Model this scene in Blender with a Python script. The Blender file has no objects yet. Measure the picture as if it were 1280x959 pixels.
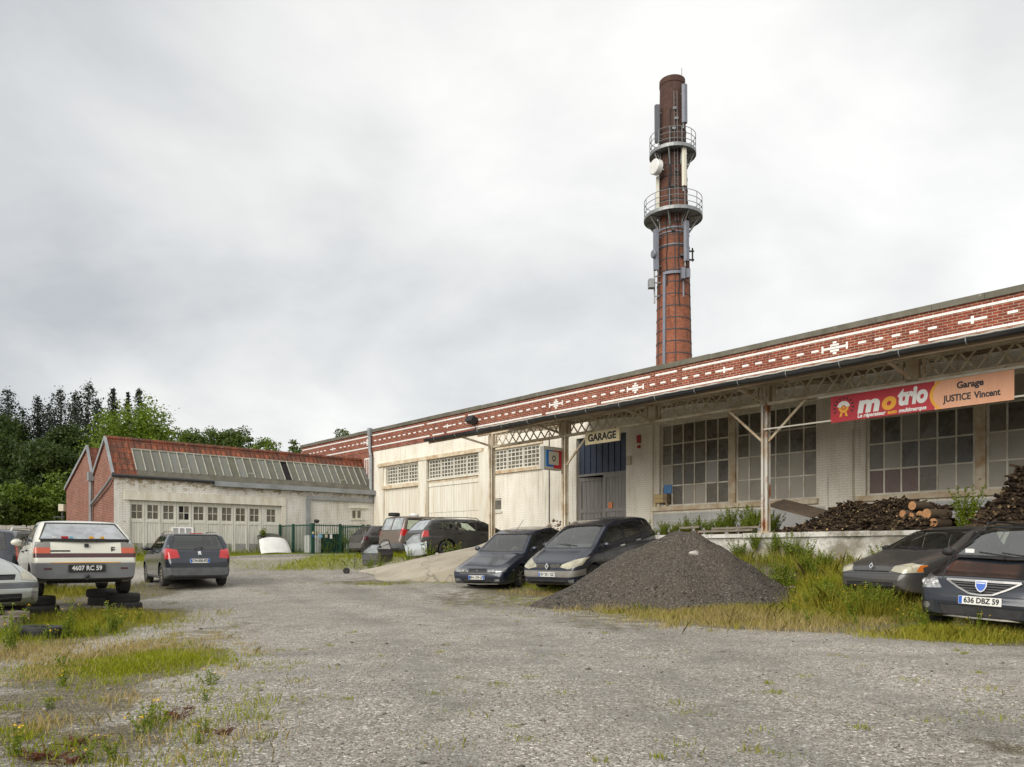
import bpy, bmesh, math, random
import numpy as np
from mathutils import Vector, Matrix, Euler
R = math.radians
rnd = random.Random(7)
rng = np.random.default_rng(11)
scene = bpy.context.scene
col = scene.collection
ZC = 1.15          # lens height above the yard
FPX, UH, CX = 960.0, 689.0, 640.0

def smooth(a, b, x):
    t = min(1.0, max(0.0, (x-a)/(b-a)))
    return t*t*(3-2*t)

# ------------------------------------------------------------------ the two building frames
B0 = Vector((11.78, 19.5, 0)); D0 = Vector((.6650, -.7469, 0)); N0 = Vector((.7469, .6650, 0))
L0 = Vector((-16.9, 32.6, 0)); G0 = Vector((.7469, .6650, 0)); K0 = Vector((-.6650, .7469, 0))
ROT_MAIN = math.atan2(D0.y, D0.x); ROT_LEFT = math.atan2(G0.y, G0.x)
def mw(a, b, z=0): return Vector((B0.x+a*D0.x+b*N0.x, B0.y+a*D0.y+b*N0.y, z))
def lw(x, y, z=0): return Vector((L0.x+x*G0.x+y*K0.x, L0.y+x*G0.y+y*K0.y, z))

DOCK_Z, DOCK_B = 1.62, -4.25
def ground(x, y):
    h = .92*smooth(17, 36, y)
    p = -((x-B0.x)*N0.x+(y-B0.y)*N0.y)
    h += .36*smooth(8.2, 5.0, p)*smooth(13.5, 19, y)*smooth(34, 27, y)
    h += .50*smooth(7.2, 4.7, p)*smooth(4.2, 6.2, x)*smooth(12, 14.5, y)
    h += .02*math.sin(x*.7+1.3)*math.cos(y*.55)+.012*math.sin(x*2.1+y*1.7)
    if y > 50: h += 11*smooth(55, 125, y)*smooth(25, -45, x)
    return h
def at(u, v):
    """the ground point that the ray through pixel (u, v) meets first"""
    k = (u-CX)/FPX; f = lambda Y: ground(k*Y, Y)-(ZC-(v-UH)/FPX*Y)
    Y = 1.5
    while f(Y) < 0 and Y < 90: Y += .1
    lo, hi = Y-.1, Y
    for _ in range(12):
        m_ = (lo+hi)/2
        if f(m_) < 0: lo = m_
        else: hi = m_
    return (k*hi, hi)

# ------------------------------------------------------------------ mesh helpers
class MB:
    def __init__(s): s.v = []; s.f = []; s.m = []
    def poly(s, pts, m=0):
        i = len(s.v); s.v += [tuple(p) for p in pts]; s.f.append(tuple(range(i, i+len(pts)))); s.m.append(m)
    def box(s, x0, x1, y0, y1, z0, z1, m=0, M=None):
        i = len(s.v)
        P = [(x0,y0,z0),(x1,y0,z0),(x1,y1,z0),(x0,y1,z0),(x0,y0,z1),(x1,y0,z1),(x1,y1,z1),(x0,y1,z1)]
        if M is not None: P = [tuple(M @ Vector(p)) for p in P]
        s.v += P
        for q in ((0,3,2,1),(4,5,6,7),(0,1,5,4),(1,2,6,5),(2,3,7,6),(3,0,4,7)):
            s.f.append(tuple(i+k for k in q)); s.m.append(m)
    def bar(s, p, q, w, h, m=0, up=(0,0,1)):
        p = Vector(p); q = Vector(q); d = q-p; l = d.length
        if l < 1e-6: return
        d.normalize(); u = Vector(up)
        if abs(d.dot(u)) > .98: u = Vector((1,0,0))
        sd = d.cross(u).normalized(); u = sd.cross(d).normalized()
        Mx = Matrix((( d.x, sd.x, u.x, p.x),(d.y, sd.y, u.y, p.y),(d.z, sd.z, u.z, p.z),(0,0,0,1)))
        s.box(0, l, -w/2, w/2, -h/2, h/2, m, Mx)
    def tube(s, p, q, r, n=8, m=0, r2=None, caps=True):
        p = Vector(p); q = Vector(q); d = (q-p)
        if d.length < 1e-6: return
        d.normalize(); u = Vector((0,0,1)) if abs(d.z) < .95 else Vector((1,0,0))
        a = d.cross(u).normalized(); b = d.cross(a).normalized(); r2 = r if r2 is None else r2
        i = len(s.v)
        for c, rr in ((p, r), (q, r2)):
            for k in range(n):
                t = 2*math.pi*k/n; s.v.append(tuple(c+a*math.cos(t)*rr+b*math.sin(t)*rr))
        for k in range(n):
            j = (k+1) % n; s.f.append((i+k, i+j, i+n+j, i+n+k)); s.m.append(m)
        if caps:
            s.f.append(tuple(i+k for k in range(n))[::-1]); s.m.append(m)
            s.f.append(tuple(i+n+k for k in range(n))); s.m.append(m)
    def path(s, pts, r, n=6, m=0):
        for a, b in zip(pts[:-1], pts[1:]): s.tube(a, b, r, n, m)
    def lathe(s, prof, n=24, M=None, m=0, mats=None):
        i = len(s.v)
        for r, z in prof:
            for k in range(n):
                t = 2*math.pi*k/n; p = Vector((r*math.cos(t), r*math.sin(t), z))
                s.v.append(tuple(M @ p if M is not None else p))
        for j in range(len(prof)-1):
            for k in range(n):
                l = (k+1) % n
                s.f.append((i+j*n+k, i+j*n+l, i+(j+1)*n+l, i+(j+1)*n+k)); s.m.append(mats[j] if mats else m)
    def grid(s, P, m=0):
        i = len(s.v); nu, nv = len(P), len(P[0])
        for row in P: s.v += [tuple(p) for p in row]
        for a in range(nu-1):
            for b in range(nv-1):
                s.f.append((i+a*nv+b, i+a*nv+b+1, i+(a+1)*nv+b+1, i+(a+1)*nv+b)); s.m.append(m)
    def prism(s, pts, d, m=0):
        d = Vector(d); a = [Vector(p) for p in pts]; b = [p+d for p in a]
        s.poly(a[::-1], m); s.poly(b, m)
        for k in range(len(a)):
            j = (k+1) % len(a); s.poly((a[k], a[j], b[j], b[k]), m)
    def blob(s, c, r, m=0, n=7, jit=.25, seed=None):
        q = random.Random(seed if seed is not None else rnd.random())
        i = len(s.v); rows = 5
        for a in range(rows):
            th = math.pi*(a+.5)/rows
            for k in range(n):
                ph = 2*math.pi*(k+.5*(a % 2))/n; f = 1+q.uniform(-jit, jit)
                s.v.append((c[0]+r[0]*f*math.sin(th)*math.cos(ph), c[1]+r[1]*f*math.sin(th)*math.sin(ph), c[2]+r[2]*f*math.cos(th)))
        for a in range(rows-1):
            for k in range(n):
                j = (k+1) % n; s.f.append((i+a*n+k, i+(a+1)*n+k, i+(a+1)*n+j, i+a*n+j)); s.m.append(m)
        s.f.append(tuple(i+k for k in range(n))); s.m.append(m)
        s.f.append(tuple(i+(rows-1)*n+k for k in range(n))[::-1]); s.m.append(m)
    def text(s, txt, size, M, m=0, bold=0.0, shear=0.0, align='CENTER', depth=.002, width=None):
        cu = bpy.data.curves.new('lettering', 'FONT'); cu.body = txt; cu.size = size; cu.align_x = align; cu.align_y = 'CENTER'
        cu.offset = bold; cu.shear = shear; cu.extrude = depth; cu.resolution_u = 4
        o = bpy.data.objects.new('lettering', cu); col.objects.link(o)
        bpy.context.view_layer.update()
        me = bpy.data.meshes.new_from_object(o.evaluated_get(bpy.context.evaluated_depsgraph_get()))
        i = len(s.v); xs = [v.co.x for v in me.vertices]; k = 1.0
        if width and xs: k = width/(max(xs)-min(xs))
        s.v += [tuple(M @ Vector((v.co.x*k, v.co.y, v.co.z))) for v in me.vertices]
        for p in me.polygons: s.f.append(tuple(i+x for x in p.vertices)); s.m.append(m)
        bpy.data.objects.remove(o); bpy.data.curves.remove(cu); bpy.data.meshes.remove(me)
    def build(s, name, mats, parent=None, smooth=None, loc=None, rotz=0):
        me = bpy.data.meshes.new(name); me.from_pydata(s.v, [], s.f)
        if not isinstance(mats, (list, tuple)): mats = [mats]
        for x in mats: me.materials.append(x)
        me.polygons.foreach_set('material_index', s.m)
        if smooth is not None:
            me.polygons.foreach_set('use_smooth', [True]*len(s.f)); me.set_sharp_from_angle(angle=R(smooth))
        me.update()
        return link(name, me, parent, loc, rotz)
def link(name, data, parent=None, loc=None, rotz=0):
    o = bpy.data.objects.new(name, data); col.objects.link(o)
    if parent: o.parent = parent
    if loc is not None: o.location = loc
    if rotz: o.rotation_euler = (0, 0, rotz)
    return o
def tag(o, label=None, cat=None, group=None, kind=None):
    if label: o['label'] = label
    if cat: o['category'] = cat
    if group: o['group'] = group
    if kind: o['kind'] = kind
    return o
def thing(name, label, cat, loc=(0,0,0), rotz=0, group=None):
    return tag(link(name, None, None, loc, rotz), label, cat, group)
def copy_tree(o, parent=None):
    c = o.copy(); col.objects.link(c)
    if parent: c.parent = parent
    for ch in list(o.children): copy_tree(ch, c)
    return c
def facemesh(name, V, mats, parent=None, mi=None):
    """V: (N, k, 3) array, one k-gon per row"""
    n, k, _ = V.shape; me = bpy.data.meshes.new(name)
    me.vertices.add(n*k); me.vertices.foreach_set('co', V.reshape(-1).astype(np.float32))
    me.loops.add(n*k); me.loops.foreach_set('vertex_index', np.arange(n*k, dtype=np.int32))
    me.polygons.add(n); me.polygons.foreach_set('loop_start', np.arange(0, n*k, k, dtype=np.int32))
    if not isinstance(mats, (list, tuple)): mats = [mats]
    for x in mats: me.materials.append(x)
    if mi is not None: me.polygons.foreach_set('material_index', mi.astype(np.int32))
    me.update(calc_edges=True)
    return link(name, me, parent)

# ------------------------------------------------------------------ materials
class NT:
    def __init__(s, name):
        s.mat = bpy.data.materials.new(name); s.mat.use_nodes = True; s.t = s.mat.node_tree; s.t.nodes.clear()
        s.out = s.n('ShaderNodeOutputMaterial')
    def n(s, typ, **kw):
        x = s.t.nodes.new(typ)
        for k, v in kw.items():
            if k.startswith('_'): setattr(x, k[1:], v)
            else: s.set(x.inputs[k.replace('~', ' ')], v)
        return x
    def set(s, sock, v):
        if hasattr(v, 'is_output'): s.t.links.new(v, sock)
        elif isinstance(v, (tuple, list)) and len(v) == 3 and sock.type == 'RGBA': sock.default_value = (*v, 1)
        else: sock.default_value = v
    def coord(s): return s.n('ShaderNodeTexCoord').outputs['Object']
    def mp(s, vec, sc=(1,1,1)):
        x = s.n('ShaderNodeMapping'); s.set(x.inputs['Vector'], vec); x.inputs['Scale'].default_value = sc; return x.outputs[0]
    def noise(s, vec, scale, detail=4, rough=.55):
        x = s.n('ShaderNodeTexNoise', Scale=scale, Detail=detail, Roughness=rough); s.set(x.inputs['Vector'], vec); return x.outputs['Fac']
    def ramp(s, fac, stops):
        x = s.n('ShaderNodeValToRGB'); s.set(x.inputs[0], fac); e = x.color_ramp.elements
        while len(e) < len(stops): e.new(.5)
        for k, (p, c) in enumerate(stops):
            e[k].position = p; e[k].color = (*c, 1) if isinstance(c, (tuple, list)) else (c, c, c, 1)
        return x.outputs[0]
    def mix(s, fac, a, b, mode='MIX'):
        x = s.n('ShaderNodeMix', _data_type='RGBA', _blend_type=mode)
        s.set(x.inputs[0], fac); s.set(x.inputs[6], a); s.set(x.inputs[7], b); return x.outputs[2]
    def math(s, op, a, b=0.0, c=0.0):
        x = s.n('ShaderNodeMath', _operation=op); s.set(x.inputs[0], a); s.set(x.inputs[1], b); s.set(x.inputs[2], c); return x.outputs[0]
    def bump(s, h, strength=.3, dist=.01):
        x = s.n('ShaderNodeBump', Strength=strength, Distance=dist); s.set(x.inputs['Height'], h); return x.outputs[0]
    def bsdf(s, colr, rough=.7, metal=0.0, normal=None, coat=0.0, spec=.5, emit=None):
        x = s.n('ShaderNodeBsdfPrincipled'); s.set(x.inputs['Base Color'], colr); s.set(x.inputs['Roughness'], rough)
        s.set(x.inputs['Metallic'], metal); x.inputs['Coat Weight'].default_value = coat; x.inputs['Coat Roughness'].default_value = .08
        x.inputs['Specular IOR Level'].default_value = spec
        if normal is not None: s.set(x.inputs['Normal'], normal)
        return x
    def done(s, sh): s.t.links.new(sh.outputs[0] if hasattr(sh, 'outputs') else sh, s.out.inputs[0]); return s.mat

def M(name, c, rough=.7, c2=None, scale=3.0, lo=.35, hi=.7, metal=0.0, bump=0.0, bscale=60, bdist=.005, coat=0.0, spec=.5, stretch=(1,1,1), c3=None, c3lo=.62, c3scale=None, detail=5, cracks=None):
    t = NT(name); v = t.coord(); cc = c
    if c2 is not None:
        f = t.noise(t.mp(v, stretch), scale, detail, .6); cc = t.ramp(f, [(lo, c), (hi, c2)])
    if c3 is not None:
        f = t.noise(t.mp(v, stretch), c3scale or scale*2.7, 6, .65); cc = t.mix(t.ramp(f, [(c3lo, 0.0), (c3lo+.08, 1.0)]), cc, c3)
    if cracks:
        x = t.n('ShaderNodeTexVoronoi', _feature='DISTANCE_TO_EDGE', Scale=cracks); wv = t.n('ShaderNodeVectorMath', _operation='ADD'); t.set(wv.inputs[0], v)
        nz = t.n('ShaderNodeTexNoise', Scale=2.5, Detail=6.0); t.set(nz.inputs['Vector'], v); t.set(wv.inputs[1], nz.outputs['Color']); t.set(x.inputs['Vector'], wv.outputs[0])
        cc = t.mix(t.ramp(x.outputs['Distance'], [(.0, .75), (.018, 0.0)]), cc, tuple(q*.35 for q in c))
    nrm = t.bump(t.noise(v, bscale, 4), bump, bdist) if bump else None
    return t.done(t.bsdf(cc, rough, metal, nrm, coat, spec))

def brickmat(name, c1, c2, mortar, w=.23, h=.075, ms=.007, over=None, overlo=.0, bump=.6, cyl=0.0, soot=None, stain=None, overcol=None, peel=None, eave=None):
    t = NT(name); v = t.coord(); sp = t.n('ShaderNodeSeparateXYZ', Vector=v)
    if cyl: a = t.math('MULTIPLY', t.math('ARCTAN2', sp.outputs[1], sp.outputs[0]), cyl)
    else: a = t.math('ADD', sp.outputs[0], sp.outputs[1])
    vec = t.n('ShaderNodeCombineXYZ', X=a, Y=sp.outputs[2]).outputs[0]
    br = t.n('ShaderNodeTexBrick', Color1=c1, Color2=c2, Mortar=mortar, Scale=1.0); br.inputs['Vector'].default_value
    t.set(br.inputs['Vector'], vec)
    br.inputs['Mortar Size'].default_value = ms; br.inputs['Brick Width'].default_value = w; br.inputs['Row Height'].default_value = h
    br.inputs['Mortar Smooth'].default_value = .2
    cc = br.outputs[0]
    cc = t.mix(t.ramp(t.noise(v, 1.1, 6, .65), [(.35, 0.0), (.7, .55)]), cc, tuple(x*.55 for x in c1))
    cc = t.mix(.6, cc, t.mix(1.0, cc, t.ramp(t.noise(v, 11, 4), [(.3, .45), (.7, 1.35)]), 'MULTIPLY'))
    cc = t.mix(t.ramp(t.noise(t.mp(v, (3,3,.5)), 1.4, 6), [(.55, 0.0), (.72, .55)]), cc, tuple(x*.3 for x in c2))
    if overcol is not None:                                   # old paint over the bricks
        streak = t.noise(t.mp(v, (1.5, 1.5, .55)), 1.3, 8, .62)
        paint = t.ramp(streak, [(.46, overcol), (.84, stain)])
        paint = t.mix(t.ramp(t.noise(v, .55, 5, .6), [(.45, 0.0), (.75, .5)]), paint, stain)
        lines = t.mix(.5 if eave else .30, paint, t.mix(1.0, paint, t.ramp(br.outputs['Fac'], [(0.0, 1.0), (1.0, .35)]), 'MULTIPLY'))
        drip = t.noise(t.mp(v, (5.5, 5.5, .28)), 1.5, 5, .6)
        lines = t.mix(t.ramp(drip, [(.56, 0.0), (.72, .62)]), lines, tuple(x*.55 for x in stain))
        pm = t.noise(t.mp(v, (1.5,1.5,2.2)), 2.4, 8, .72)
        if eave: pm = t.math('ADD', pm, t.ramp(t.math('MULTIPLY', t.math('SUBTRACT', sp.outputs[2], eave), 2.0), [(0.0, 0.0), (1.0, .17)]))
        if eave: cc = t.mix(t.ramp(t.noise(v, 1.3, 5), [(.5, 0.0), (.66, .7)]), t.mix(.55, cc, (.55,.50,.40)), (.22,.17,.055))
        cc = t.mix(t.ramp(pm, [(peel, 0.0), (peel+.05, 1.0)]), lines, cc)
    if soot:
        f = t.math('ADD', t.math('MULTIPLY', t.math('SUBTRACT', sp.outputs[2], soot[0]), 1.0/(soot[1]-soot[0])), t.math('MULTIPLY', t.math('SUBTRACT', t.noise(v, .9, 5), .5), .7))
        cc = t.mix(t.ramp(f, [(.0, 0.0), (1.0, .86)]), cc, t.mix(t.ramp(t.noise(v, 3.5, 6, .7), [(.35, 0.0), (.65, 1.0)]), soot[2], tuple(x*.45 for x in soot[2])))
    hgt = t.math('ADD', t.math('MULTIPLY', br.outputs['Fac'], -1.0), t.math('MULTIPLY', t.noise(v, 45, 4), .5))
    return t.done(t.bsdf(cc, .85, 0, t.bump(hgt, bump, .008)))

MT = {}
MT['brick'] = brickmat('red_brick', (.29,.048,.026), (.155,.024,.016), (.42,.33,.22), ms=.0105)
MT['brick_old'] = brickmat('weathered_brick', (.30,.10,.06), (.19,.06,.04), (.36,.31,.25), ms=.009)
MT['white_wall'] = brickmat('painted_brick', (.30,.17,.10), (.36,.24,.15), (.5,.45,.36), overcol=(.84,.80,.70), stain=(.58,.52,.40), peel=.71, bump=.5)
MT['white_old'] = brickmat('flaking_painted_brick', (.34,.17,.09), (.42,.31,.19), (.40,.34,.25), overcol=(.82,.80,.74), stain=(.52,.47,.37), peel=.615, bump=.8, eave=3.72)
MT['grey_wall'] = brickmat('grey_painted_brick', (.30,.17,.10), (.36,.24,.15), (.4,.4,.38), overcol=(.52,.53,.52), stain=(.36,.35,.32), peel=.72, bump=.5)
MT['chimney'] = brickmat('chimney_brick', (.36,.105,.045), (.25,.065,.03), (.30,.20,.14), cyl=1.0, soot=(16.0, 24.0, (.055,.034,.027)), bump=.5)
MT['white_glaze'] = M('white_glazed_brick', (.80,.80,.77), .35, (.66,.64,.58), 9, .4, .8)
MT['render'] = M('flaking_render', (.60,.585,.54), .9, c2=(.21,.19,.145), scale=1.5, lo=.40, hi=.60, cracks=1.1, bump=.5, bscale=14, bdist=.02, c3=(.20,.175,.13), c3lo=.60)
MT['coping'] = M('coping_stone', (.155,.145,.115), .95, (.09,.085,.062), 2.2, bump=.5, bscale=30, c3=(.25,.24,.20), c3lo=.64)
MT['concrete'] = M('ramp_concrete', (.40,.36,.285), .92, c2=(.30,.262,.20), scale=.9, lo=.40, hi=.68, cracks=.45, bump=.25, bscale=60, c3=(.46,.43,.37), c3lo=.66)
MT['cream'] = M('cream_paint', (.74,.71,.62), .7, (.52,.45,.32), 1.6, .40, .8, stretch=(2,2,.4), bump=.2, bscale=25, c3=(.30,.16,.07), c3lo=.72)
MT['cream_rust'] = M('cream_paint_rusting', (.66,.59,.45), .75, (.40,.25,.12), 2.5, .38, .72, bump=.3, bscale=30, c3=(.23,.095,.035), c3lo=.62)
MT['steel_rust'] = M('rusting_painted_steel', (.64,.575,.45), .75, (.38,.26,.14), 2.2, .42, .74, bump=.3, bscale=40, c3=(.17,.07,.03), c3lo=.61)
MT['post_rust'] = M('rusting_post_paint', (.52,.50,.45), .7, (.40,.30,.19), 1.3, .38, .58, stretch=(1,1,.6), c3=(.25,.085,.03), c3lo=.52, c3scale=1.7, bump=.3, bscale=40)
MT['timber'] = M('brown_timber', (.32,.235,.15), .85, (.20,.14,.09), 2, stretch=(.4,3,3), bump=.3, bscale=30)
MT['old_plank'] = M('grey_weathered_plank', (.24,.205,.165), .9, (.12,.10,.078), 3, stretch=(1,6,6), bump=.4, bscale=30)
MT['roofsheet'] = M('roof_felt', (.19,.18,.165), .9, (.11,.10,.085), 1.5, bump=.3); MT['canopysheet'] = M('canopy_sheet', (.50,.48,.43), .9, (.36,.33,.28), 1.5, bump=.3); MT['bar_grey'] = M('weathered_glazing_bar', (.44,.43,.37), .8, (.27,.26,.20), 4)
MT['gutter_dark'] = M('dark_zinc_gutter', (.028,.030,.033), .45, (.055,.055,.053), 1.2, metal=.2)
MT['zinc'] = M('zinc', (.36,.385,.40), .5, (.24,.25,.255), 1.4, metal=.35, c3=(.42,.42,.40), c3lo=.62)
MT['door_white'] = M('peeling_white_door', (.74,.73,.66), .8, (.55,.515,.43), 2.4, .4, .75, stretch=(4,4,.5), c3=(.165,.135,.10), c3lo=.665, c3scale=5, bump=.25)
MT['door_low'] = M('grey_painted_door_foot', (.40,.40,.385), .8, (.30,.29,.265), 3, stretch=(4,4,.5), c3=(.14,.12,.095), c3lo=.66, bump=.25)
MT['door_big'] = M('cream_sliding_door', (.75,.72,.63), .75, (.58,.51,.38), 1.3, .38, .8, stretch=(5,5,.35), c3=(.48,.37,.22), c3lo=.68, bump=.15)
MT['door_grey'] = M('grey_plank_door', (.27,.26,.245), .85, (.19,.18,.165), 3, stretch=(5,5,.4), bump=.3)
MT['blue_sheet'] = M('blue_grey_steel_sheet', (.055,.075,.115), .55, (.035,.045,.07), 2, metal=.2)
MT['frame'] = M('cream_window_frame', (.76,.73,.64), .7, (.50,.45,.35), 3, c3=(.26,.16,.08), c3lo=.72)
MT['frame_white'] = M('white_window_frame', (.68,.665,.59), .7, (.52,.48,.38), 3)
MT['black'] = M('black_rubber', (.014,.014,.015), .7, (.03,.03,.03), 8)
MT['tyre'] = M('tyre_rubber', (.022,.022,.022), .85, (.042,.040,.036), 7, bump=.2)
MT['dark'] = M('dark_interior', (.012,.012,.012), .9)
MT['seat'] = M('seat_cloth', (.20,.20,.205), .95, (.12,.12,.12), 9); MT['carfloor'] = M('car_carpet', (.10,.10,.10), .95)
MT['chrome'] = M('chrome', (.82,.82,.82), .28, metal=.85)
MT['alloy'] = M('dull_alloy', (.45,.44,.41), .4, (.27,.25,.21), 7, metal=.7)
MT['alloy_dirty'] = M('dirty_wheel_cover', (.33,.31,.25), .6, (.17,.15,.11), 7, metal=.3)
MT['red_lens'] = M('red_lamp_lens', (.50,.012,.012), .12, (.36,.01,.01), 12, coat=.8)
MT['dark_red_lens'] = M('dark_red_lens', (.060,.012,.014), .2, coat=.5)
MT['orange_lens'] = M('orange_lamp_lens', (.55,.15,.02), .15, coat=.8); MT['amber_red'] = M('amber_red_lens', (.52,.075,.02), .15, coat=.8)
MT['smoke_lens'] = M('smoky_lamp_lens', (.20,.19,.17), .2, coat=.6)
MT['housing'] = M('lamp_housing', (.62,.63,.64), .3, (.10,.10,.11), 9, .42, .58, metal=.8)
MT['plate'] = M('plate_white', (.74,.74,.70), .4); MT['plate_black'] = M('plate_black', (.012,.012,.012), .4)
MT['ink'] = M('black_lettering', (.015,.015,.018), .5); MT['ink_white'] = M('white_lettering', (.75,.75,.73), .5)
MT['euro'] = M('euro_blue', (.02,.11,.50), .4); MT['badge_blue'] = M('badge_blue', (.05,.14,.55), .3, coat=.5)
MT['green_steel'] = M('green_coated_steel', (.010,.065,.040), .45, (.008,.045,.028), 4)
MT['green_plastic'] = M('dark_green_plastic', (.012,.045,.032), .5)
MT['logend'] = M('sawn_log_end', (.46,.25,.115), .85, (.33,.15,.06), 14, bump=.2)
MT['bark'] = M('bark', (.115,.08,.05), .95, (.06,.042,.028), 12, bump=.6, bscale=40, bdist=.01)
MT['trunk'] = M('tree_bark', (.10,.085,.06), .95, (.05,.042,.03), 4, bump=.5, bscale=20, bdist=.03)
MT['brown_plank'] = M('brown_weathered_plank', (.15,.11,.075), .9, (.075,.055,.04), 3, stretch=(1,6,6), bump=.4, bscale=30); MT['wood_fence'] = M('fence_boards', (.36,.34,.30), .9, (.25,.235,.20), 3, stretch=(6,6,.5))
MT['white_plastic'] = M('white_enamel', (.78,.78,.76), .3, (.66,.65,.62), 3, coat=.3)
MT['antenna_grey'] = M('blue_grey_antenna', (.19,.205,.25), .5, (.15,.16,.19), 4); MT['antenna_dark'] = M('dark_grey_antenna', (.105,.11,.125), .5)
MT['antenna_cream'] = M('cream_antenna', (.66,.63,.52), .5); MT['galv'] = M('galvanised_steel', (.30,.315,.315), .5, (.21,.22,.22), 5, metal=.5)
MT['band'] = M('iron_band', (.075,.07,.075), .7, (.045,.04,.04), 5)
MT['sign_red'] = M('banner_red', (.47,.018,.030), .45, (.40,.015,.025), 3); MT['sign_yellow'] = M('banner_yellow', (.80,.38,.03), .5)
MT['sign_peach'] = M('banner_peach', (.72,.34,.19), .5, (.78,.43,.27), 2.5, .3, .7, stretch=(3,1,.3)); MT['sign_glow'] = M('banner_cream', (.78,.62,.26), .5)
MT['sign_cream'] = M('sign_cream', (.70,.61,.38), .5, (.56,.47,.28), 4); MT['sign_blue'] = M('sign_blue', (.025,.13,.42), .35); MT['sky_blue'] = M('sign_light_blue', (.20,.45,.62), .35)
MT['sign_grey'] = M('sign_grey_frame', (.33,.32,.30), .5); MT['sign_beige'] = M('sign_beige', (.50,.45,.34), .5)
MT['yellow_board'] = M('yellow_varnished_board', (.56,.43,.20), .55, (.44,.32,.14), 4); MT['paper_blue'] = M('blue_paper', (.10,.25,.50), .7)
MT['red_paint'] = M('red_paint', (.35,.03,.03), .6); MT['brass_brick'] = M('loose_brick', (.36,.16,.10), .9, (.25,.10,.06), 9)
MT['stone_pale'] = M('pale_stone', (.46,.44,.40), .9, (.33,.31,.27), 7, bump=.4)
MT['yellow_petal'] = M('yellow_petals', (.70,.43,.02), .6); MT['pink_petal'] = M('pink_petals', (.42,.25,.30), .7); MT['teal'] = M('teal_box', (.22,.35,.34), .7)

def tilemat():
    t = NT('roof_tiles'); v = t.coord(); sp = t.n('ShaderNodeSeparateXYZ', Vector=v)
    vec = t.n('ShaderNodeCombineXYZ', X=sp.outputs[0], Y=t.math('MULTIPLY', sp.outputs[2], 1.2)).outputs[0]
    br = t.n('ShaderNodeTexBrick', Color1=(.27,.072,.03), Color2=(.165,.045,.022), Mortar=(.04,.017,.01), Scale=1.0, _offset=.5)
    t.set(br.inputs['Vector'], vec); br.inputs['Mortar Size'].default_value = .014; br.inputs['Brick Width'].default_value = .24; br.inputs['Row Height'].default_value = .31
    cc = t.mix(t.ramp(t.noise(v, 1.7, 7, .7), [(.40, 0.0), (.62, .85)]), br.outputs[0], (.062,.034,.022))
    cc = t.mix(t.ramp(t.noise(v, 6, 4), [(.62, 0.0), (.72, .8)]), cc, (.27,.21,.12))
    wav = t.math('SINE', t.math('MULTIPLY', sp.outputs[0], 26.2)); row = t.math('FRACT', t.math('MULTIPLY', sp.outputs[2], 1.2/.31))
    hgt = t.math('ADD', t.math('MULTIPLY', wav, .5), t.math('MULTIPLY', row, -.9))
    return t.done(t.bsdf(cc, .85, 0, t.bump(hgt, .8, .03)))
MT['tile'] = tilemat()

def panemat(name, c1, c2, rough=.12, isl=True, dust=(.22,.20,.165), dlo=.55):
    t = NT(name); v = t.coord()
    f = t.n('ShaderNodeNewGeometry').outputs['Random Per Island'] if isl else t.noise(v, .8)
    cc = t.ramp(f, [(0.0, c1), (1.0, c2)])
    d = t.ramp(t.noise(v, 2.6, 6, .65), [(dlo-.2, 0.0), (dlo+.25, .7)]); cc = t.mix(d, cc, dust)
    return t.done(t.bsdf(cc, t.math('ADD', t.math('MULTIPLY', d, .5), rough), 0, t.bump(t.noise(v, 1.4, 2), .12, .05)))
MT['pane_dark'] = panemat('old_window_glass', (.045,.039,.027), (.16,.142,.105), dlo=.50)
MT['pane_dust'] = panemat('dusty_window_glass', (.17,.157,.13), (.42,.39,.33), .3, dust=(.44,.41,.34))
MT['pane_rose'] = panemat('curtained_window_glass', (.13,.085,.075), (.17,.10,.09), .3, dust=(.22,.17,.15))
MT['pane_small'] = panemat('small_window_glass', (.035,.032,.026), (.16,.145,.12), .2)
MT['skylight'] = panemat('mossy_skylight_glass', (.06,.066,.056), (.19,.205,.21), .15, dust=(.17,.16,.10), dlo=.42)

def glassmat(name, tint, dirt, dcol=(.25,.25,.23)):
    t = NT(name); fr = t.n('ShaderNodeFresnel', IOR=1.5).outputs[0]
    tr = t.n('ShaderNodeBsdfTransparent', Color=tint); gl = t.n('ShaderNodeBsdfGlossy', Color=(.95,.95,.95), Roughness=.03)
    df = t.n('ShaderNodeBsdfDiffuse', Color=dcol)
    m1 = t.n('ShaderNodeMixShader'); t.set(m1.inputs[0], t.math('MULTIPLY', t.noise(t.coord(), 3.5, 5), dirt)); t.set(m1.inputs[1], tr.outputs[0]); t.set(m1.inputs[2], df.outputs[0])
    m2 = t.n('ShaderNodeMixShader'); t.set(m2.inputs[0], t.math('MINIMUM', t.math('ADD', t.math('MULTIPLY', fr, 1.35), .04), 1.0)); t.set(m2.inputs[1], m1.outputs[0]); t.set(m2.inputs[2], gl.outputs[0])
    return t.done(m2)
MT['lens'] = glassmat('headlamp_lens', (.93,.94,.94), .35, (.74,.74,.72)); MT['lens_yellow'] = glassmat('yellowed_headlamp_lens', (.86,.83,.68), 1.15, (.66,.62,.46))
MT['glass'] = glassmat('car_glass', (.80,.88,.83), .12); MT['glass_dark'] = glassmat('privacy_glass', (.26,.34,.31), .05); MT['glass_pale'] = glassmat('pale_car_glass', (.45,.50,.48), .95, (.62,.66,.69))  # the last glass carries a strong mottled blue-white diffuse layer

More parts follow.
